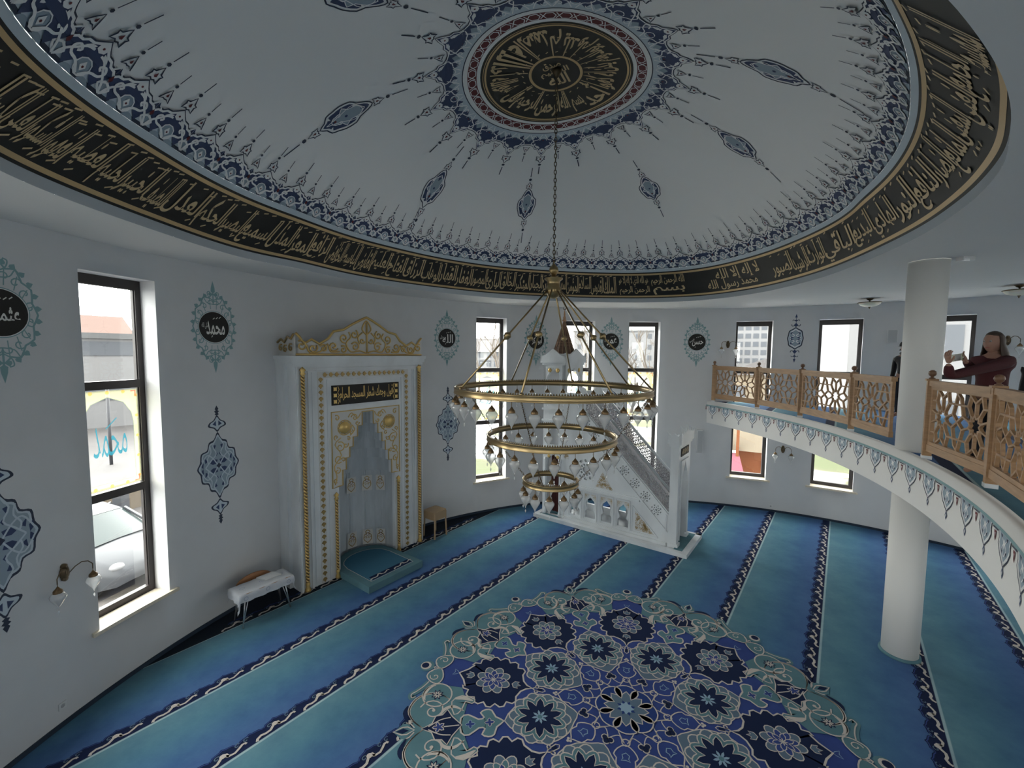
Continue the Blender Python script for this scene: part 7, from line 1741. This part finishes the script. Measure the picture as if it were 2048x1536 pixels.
def building(x, y, w_, d_, h_, face, wm_, label, rows=3, cols=6, roof=None, wz=(0.45, 0.85), roofm=None, wh=1.2, ww=0.9, strip=False):
    """w_ across the view, d_ away from the hall; face = direction (deg) the front looks to"""
    f = radians(face); fx = Vector((cos(f), sin(f), 0)); sx_ = Vector((-sin(f), cos(f), 0)); c = Vector((x, y, GZ)); o = empty('building', c, label, 'building')
    T = lambda v: c + sx_ * v.x + fx * v.y + Vector((0, 0, v.z))
    def pt(mb, nm, par=o):
        q = mb.build(nm); q.parent = par; q.matrix_parent_inverse = Matrix.Translation(-c); return q
    mb = MB(); mb.box(wm_, -w_ / 2, w_ / 2, -d_, 0, 0, h_, T); pt(mb, 'wall')
    for r in range(rows):
        z = h_ * (r + (0.62 if strip else 0.35)) / rows
        if strip:
            mb = MB(); mb.box(PANE, -w_ * 0.46, w_ * 0.46, 0, 0.05, z, z + wh, T); q = pt(mb, 'window_band')
            continue
        for k in range(cols):
            u = -w_ / 2 + w_ * (k + 0.5) / cols; mb = MB(); mb.box(PANE, u - ww / 2, u + ww / 2, 0, 0.05, z, z + wh, T); pt(mb, 'window')
    if roof == 'gable':
        mb = MB(); hh = h_ + w_ * 0.22; vs = [T(Vector(p)) for p in ((-w_ / 2 - .3, .3, h_), (w_ / 2 + .3, .3, h_), (w_ / 2 + .3, -d_ - .3, h_), (-w_ / 2 - .3, -d_ - .3, h_), (0, .3, hh), (0, -d_ - .3, hh))]
        mb.add(vs, [(0, 4, 5, 3), (1, 2, 5, 4), (0, 1, 4), (3, 5, 2), (0, 3, 2, 1)], roofm or ROOFR); pt(mb, 'roof')
    elif roof == 'eaves':
        mb = MB(); hh = h_ + d_ * 0.35; vs = [T(Vector(p)) for p in ((-w_ / 2 - .3, .4, h_), (w_ / 2 + .3, .4, h_), (w_ / 2 + .3, -d_ - .3, h_), (-w_ / 2 - .3, -d_ - .3, h_), (-w_ / 2 - .3, -d_ / 2, hh), (w_ / 2 + .3, -d_ / 2, hh))]
        mb.add(vs, [(0, 1, 5, 4), (2, 3, 4, 5), (0, 4, 3), (1, 2, 5), (0, 3, 2, 1)], roofm or ROOFR); pt(mb, 'roof')
    elif roof == 'arch':
        mb = MB(); n_ = 16; P = [(-w_ / 2 - .2, h_)] + [(-(w_ / 2 + .2) * cos(pi * k / n_), h_ + w_ * 0.13 * sin(pi * k / n_)) for k in range(1, n_)] + [(w_ / 2 + .2, h_)]
        mb.prism(roofm or ROOFG, P, lambda u, v, d: T(Vector((u, d, v))), -d_ - .2, 0.2); pt(mb, 'roof')
    else:
        mb = MB(); mb.box(roofm or BG, -w_ / 2 - .2, w_ / 2 + .2, -d_ - .2, .2, h_, h_ + 0.35, T); pt(mb, 'roof')
    return o
def dirpos(px_, dist):                              # point on the line of sight of a picture column
    d = pray(px_, 760); l = hypot(d.x, d.y); return d.x / l * dist, d.y / l * dist, degrees(atan2(-d.y, -d.x))
x, y, a = dirpos(262, 38); building(x, y, 17, 10, 5.7, a + 8, BW, 'modern off-white house with dark strip windows across the car park', 2, 5, strip=True, wh=0.9)
x, y, a = dirpos(50, 60); building(x, y, 16, 7, 6.2, a + 10, BC, 'cream house with a red tiled roof seen through the large left window', 3, 7, 'eaves', wh=1.5)
x, y, a = dirpos(985, 85); building(x, y, 12, 8, 5.2, a, BW, 'pale villa far beyond the snowy lawn', 3, 8, 'eaves', roofm=ROOFG)
x, y, a = dirpos(1285, 110); building(x, y, 34, 14, 10.5, a, BW, 'long pale block behind bare trees', 4, 12)
x, y, a = dirpos(1508, 130); building(x, y, 20, 12, 13, a, BW, 'tall white office block with rows of windows', 6, 11, wh=1.3, ww=1.3)
x, y, a = dirpos(1545, 42); building(x, y, 7.5, 10, 3.3, a - 14, BP, 'peach coloured house with a grey gabled roof', 1, 3, 'gable', roofm=ROOFG)
x, y, a = dirpos(1685, 62); building(x, y, 9, 12, 3.6, a, BG, 'low hall with an arched roof', 1, 5, 'arch', roofm=SNOWR)
x, y, a = dirpos(1955, 30); building(x, y, 10, 12, 11, a + 20, BW, 'white apartment block right of the column', 3, 4, wh=1.6, ww=1.3)
# garden hut with a climbing frame (orange) seen under the gallery
x, y, a = dirpos(1506, 18.5); f = radians(a); fx = Vector((cos(f), sin(f), 0)); sx_ = Vector((-sin(f), cos(f), 0)); c = Vector((x, y, GZ)); T = lambda v: c + sx_ * v.x + fx * v.y + Vector((0, 0, v.z))
BOR = mat('playhouse_orange', (0.15, 0.045, 0.012), 0.8); PINK = mat('slide_pink', (0.15, 0.03, 0.05), 0.5)
o = empty('playhouse', c, 'orange wooden playhouse with a slide seen through the low window', 'playhouse')
def hp(mb, nm): q = mb.build(nm); q.parent = o; q.matrix_parent_inverse = Matrix.Translation(-c)
mb = MB(); mb.box(BOR, -0.45, 1.3, -2, 0, 0, 1.45, T); hp(mb, 'wall')
mb = MB(); mb.add([T(Vector(p)) for p in ((-0.6, .3, 1.4), (1.5, .3, 1.4), (1.5, -2.3, 1.4), (-0.6, -2.3, 1.4), (-0.6, -1, 3.1), (1.5, -1, 3.1))], [(0, 1, 5, 4), (2, 3, 4, 5), (0, 4, 3), (1, 2, 5)], BP); hp(mb, 'roof')
mb = MB(); mb.box(ROOFR, 0.40, 0.70, 0, 0.05, 0.7, 1.05, T); hp(mb, 'window')
for sx2 in (-0.75, -0.45): mb = MB(); mb.box(BOR, sx2, sx2 + 0.1, 0.3, 0.4, 0, 2.3, T); hp(mb, 'post')
mb = MB(); mb.add([T(Vector(p)) for p in ((-0.85, 0.3, 1.3), (-0.35, 0.3, 1.3), (0.05, 1.4, 0.1), (-0.95, 1.4, 0.1), (-0.85, 0.3, 1.2), (-0.35, 0.3, 1.2), (0.05, 1.4, 0.0), (-0.95, 1.4, 0.0))], [(0, 1, 2, 3), (7, 6, 5, 4), (0, 3, 7, 4), (1, 5, 6, 2)], PINK); hp(mb, 'slide')
# bare winter trees
BARK = mat('pale_bark', (0.085, 0.07, 0.058), 0.9)
def tree(px_, dist, h_, label, seed, grp='bare winter trees outside the windows', spread=0.5):
    rnd = random.Random(seed); x, y, a = dirpos(px_, dist); mb = MB()
    def br(p, d, L, r, lv):
        pts = [p]; q = p.copy(); dd = d.copy()
        for k in range(3):
            dd = (dd + Vector((rnd.uniform(-.18, .18), rnd.uniform(-.18, .18), rnd.uniform(-.04, .12)))).normalized(); q = q + dd * L / 3; pts.append(q.copy())
        mb.tube(BARK, pts, [r, r * 0.85, r * 0.7, r * 0.55], 5 if lv else 8, cap=False)
        if lv >= 4: return
        for k in range(3 if lv < 3 else 2):
            nd = (dd + Vector((rnd.uniform(-1, 1), rnd.uniform(-1, 1), rnd.uniform(-0.1, 0.7))) * (spread + 0.15 * lv)).normalized(); br(pts[rnd.choice((2, 3))], nd, L * rnd.uniform(0.55, 0.78), r * 0.5, lv + 1)
    br(Vector((x, y, GZ)), Vector((rnd.uniform(-.08, .08), rnd.uniform(-.08, .08), 1)), h_ * 0.36, h_ * 0.018, 0)
    tag(mb.build('bare_tree'), label, 'tree', grp)
for px_, dist, h_, lab, sd_ in ((1003, 26, 9, 'bare tree with thin twigs behind the window left of the pulpit', 1), (960, 48, 8, 'small bare tree far behind the window left of the pulpit', 2), (1283, 15.5, 7.5, 'pale forked tree trunk close behind the window right of the pulpit', 3), (1305, 40, 11, 'bare tree in front of the long pale block', 4),
                                (1165, 30, 10, 'bare tree behind the window by the pulpit spire', 5), (1655, 85, 8, 'leftmost bare tree behind the arched hall', 6), (1672, 92, 9, 'bare tree over the left part of the arched roof', 7), (1690, 88, 8.5, 'bare tree over the crown of the arched roof', 8), (1708, 95, 9, 'bare tree over the right part of the arched roof', 9), (1722, 86, 8, 'rightmost bare tree behind the arched hall', 10)):
    tree(px_, dist, h_, lab, sd_)
# garden fence left of the pulpit
x, y, a = dirpos(980, 19.5); c = Vector((x, y, GZ)); o = empty('garden_fence', c, 'thin wire garden fence on posts in the snow', 'fence'); f = radians(a); sx_ = Vector((-sin(f), cos(f), 0))
for k in range(-4, 5): mb = MB(); mb.bar(BG, c + sx_ * k * 0.9, c + sx_ * k * 0.9 + Vector((0, 0, 1.3)), 0.05); q = mb.build('post'); q.parent = o; q.matrix_parent_inverse = Matrix.Translation(-c)
for z in (0.4, 0.8, 1.2): mb = MB(); mb.bar(BG, c - sx_ * 3.6 + Vector((0, 0, z)), c + sx_ * 3.6 + Vector((0, 0, z)), 0.02); q = mb.build('rail'); q.parent = o; q.matrix_parent_inverse = Matrix.Translation(-c)
# boarded wall with a drain post in the car park, lamp post
TANW = mat('tan_retaining_wall', (0.09, 0.072, 0.052), 0.9, noise=0.1, nscale=1); POSTM = mat('dark_post', (0.035, 0.036, 0.042), 0.6)
pz = at_z(244, 1085, GZ)
mb = MB(); a0_ = at_z(160, 1100, GZ) + Vector((-1.5, 1.6, 0)); b0_ = at_z(330, 1035, GZ) + Vector((-0.8, 4, 0)); d_ = (b0_ - a0_).normalized()
mb.bar(TANW, a0_ - d_ * 4 + Vector((0, 0, 0.45)), b0_ + d_ * 4 + Vector((0, 0, 0.45)), 0.2, 0.9); tag(mb.build('retaining_wall'), 'low tan wall at the edge of the car park', 'wall')
mb = MB(); q = at_z(246, 1075, GZ); mb.box(POSTM, q.x - 0.12, q.x + 0.12, q.y - 0.12, q.y + 0.12, GZ, GZ + 1.25); tag(mb.build('bollard'), 'dark square post standing behind the parked car', 'post')
mb = MB(); q = at_z(223, 930, GZ); mb.tube(POSTM, [q, q + Vector((0, 0, 3.6))], 0.06, 8); tag(mb.build('lamp_post'), 'thin lamp post seen through the painted window pane', 'post')
# parked car, silver grey, seen from above and the side
def car(pos, face, bm_, label):
    c = Vector((pos[0], pos[1], GZ)); o = empty('car', c, label, 'car'); o.rotation_euler = (0, 0, face); CG = mat('car_glass', (0.03, 0.04, 0.04), 0.15); TY = mat('car_tyre', (0.012, 0.012, 0.013), 0.8); HUB = mat('car_hubcap', (0.10, 0.10, 0.105), 0.4)
    def pt(mb, nm, par=o): return mb.build(nm, par)
    # hull lofted along x (forward): section = width profile
    secs = [(-2.05, .62, .45, .80), (-1.95, .78, .30, .92), (-1.5, .84, .22, .98), (-0.6, .86, .20, .97), (0.3, .86, .20, .95), (1.0, .85, .20, .92), (1.6, .80, .22, .80), (1.95, .68, .30, .66), (2.08, .50, .38, .56)]
    mb = MB(); vs = []
    for x, w_, z0, z1 in secs:
        vs += [(x, -w_, z0), (x, -w_ * 1.02, (z0 + z1) / 2), (x, -w_ * 0.96, z1 - .05), (x, -w_ * 0.86, z1), (x, 0, z1 + .03), (x, w_ * 0.86, z1), (x, w_ * 0.96, z1 - .05), (x, w_ * 1.02, (z0 + z1) / 2), (x, w_, z0)]
    m_ = 9; mb.add(vs, [(i * m_ + j, (i + 1) * m_ + j, (i + 1) * m_ + j + 1, i * m_ + j + 1) for i in range(len(secs) - 1) for j in range(m_ - 1)] + [tuple(range(m_)), tuple((len(secs) - 1) * m_ + j for j in range(m_))[::-1]], bm_, True); pt(mb, 'body')
    cab = [(-1.85, .70, .95), (-1.45, .66, 1.30), (-0.9, .62, 1.43), (-0.1, .60, 1.45), (0.45, .60, 1.36), (1.10, .74, .93)]
    mb = MB(); vs = []
    for x, w_, z in cab: vs += [(x, -.80, .93), (x, -w_, z - .04), (x, -w_ * .9, z), (x, 0, z + .02), (x, w_ * .9, z), (x, w_, z - .04), (x, .80, .93)]
    m_ = 7; F = [(i * m_ + j, (i + 1) * m_ + j, (i + 1) * m_ + j + 1, i * m_ + j + 1) for i in range(5) for j in range(6)]
    top_ = [f_ for f_ in F if (f_[0] % 7) in (1, 2, 3, 4) and f_[0] // 7 in (1, 2, 3)]; rest = [f_ for f_ in F if f_ not in top_]
    mb.add(vs, rest, CG, True); pt(mb, 'windows')
    mb = MB(); mb.add([(v[0], v[1] * 1.01, v[2] + 0.008) for v in vs], top_, bm_, True)
    for s in (-1, 1):
        for (x0, z0, x1, z1, w0, w1) in ((-.95, .95, -.9, 1.42, .80, .62), (0.1, .95, 0.02, 1.43, .80, .60), (1.10, .94, 0.45, 1.36, .76, .60), (-1.85, .95, -1.45, 1.30, .74, .66)): mb.bar(bm_, (x0, s * w0, z0), (x1, s * w1, z1), 0.06, 0.05)
    pt(mb, 'roof')
    for x in (-1.3, 1.3):
        for s in (-1, 1):
            mb = MB(); mb.lathe(TY, [(0.20, -.10), (0.30, -.10), (0.32, -.06), (0.32, .06), (0.30, .10), (0.20, .10)], 24, T=lambda v, x=x, s=s: Vector((x + v.x, s * .78 + v.z, .32 + v.y))); q = pt(mb, 'wheel')
            mb = MB(); mb.lathe(HUB, [(0.001, .10), (0.19, .095), (0.20, .07)], 20, T=lambda v, x=x, s=s: Vector((x + v.x, s * (.78 + v.z), .32 + v.y)))
            for k in range(5): mb.bar(TY, (x + .06 * cos(k * 1.257), s * .885, .32 + .06 * sin(k * 1.257)), (x + .17 * cos(k * 1.257), s * .885, .32 + .17 * sin(k * 1.257)), .035, .01, up=(0, 1, 0))
            mb.build('hubcap', q)
    for s in (-1, 1):
        mb = MB(); mb.ball(mat('headlamp', (0.15, 0.15, 0.155), 0.1), (1.84, s * .58, .66), 0.13, 10, 0.6); pt(mb, 'headlamp')
        mb = MB(); mb.ball(bm_, (0.72, s * .94, .98), 0.09, 10, 0.7); pt(mb, 'wing_mirror')
CARM = mat('car_paint_silver', (0.045, 0.047, 0.052), 0.35, 0.2)
q = at_z(236, 1192, GZ); fc = radians(-12); 
car((q.x - 1.3 * cos(fc) - 0.78 * sin(fc) * -1 * 0 - 0.3, q.y + 0.85), fc, CARM, 'silver hatchback parked close outside the large left window')
bpy.data.objects.remove(_to)
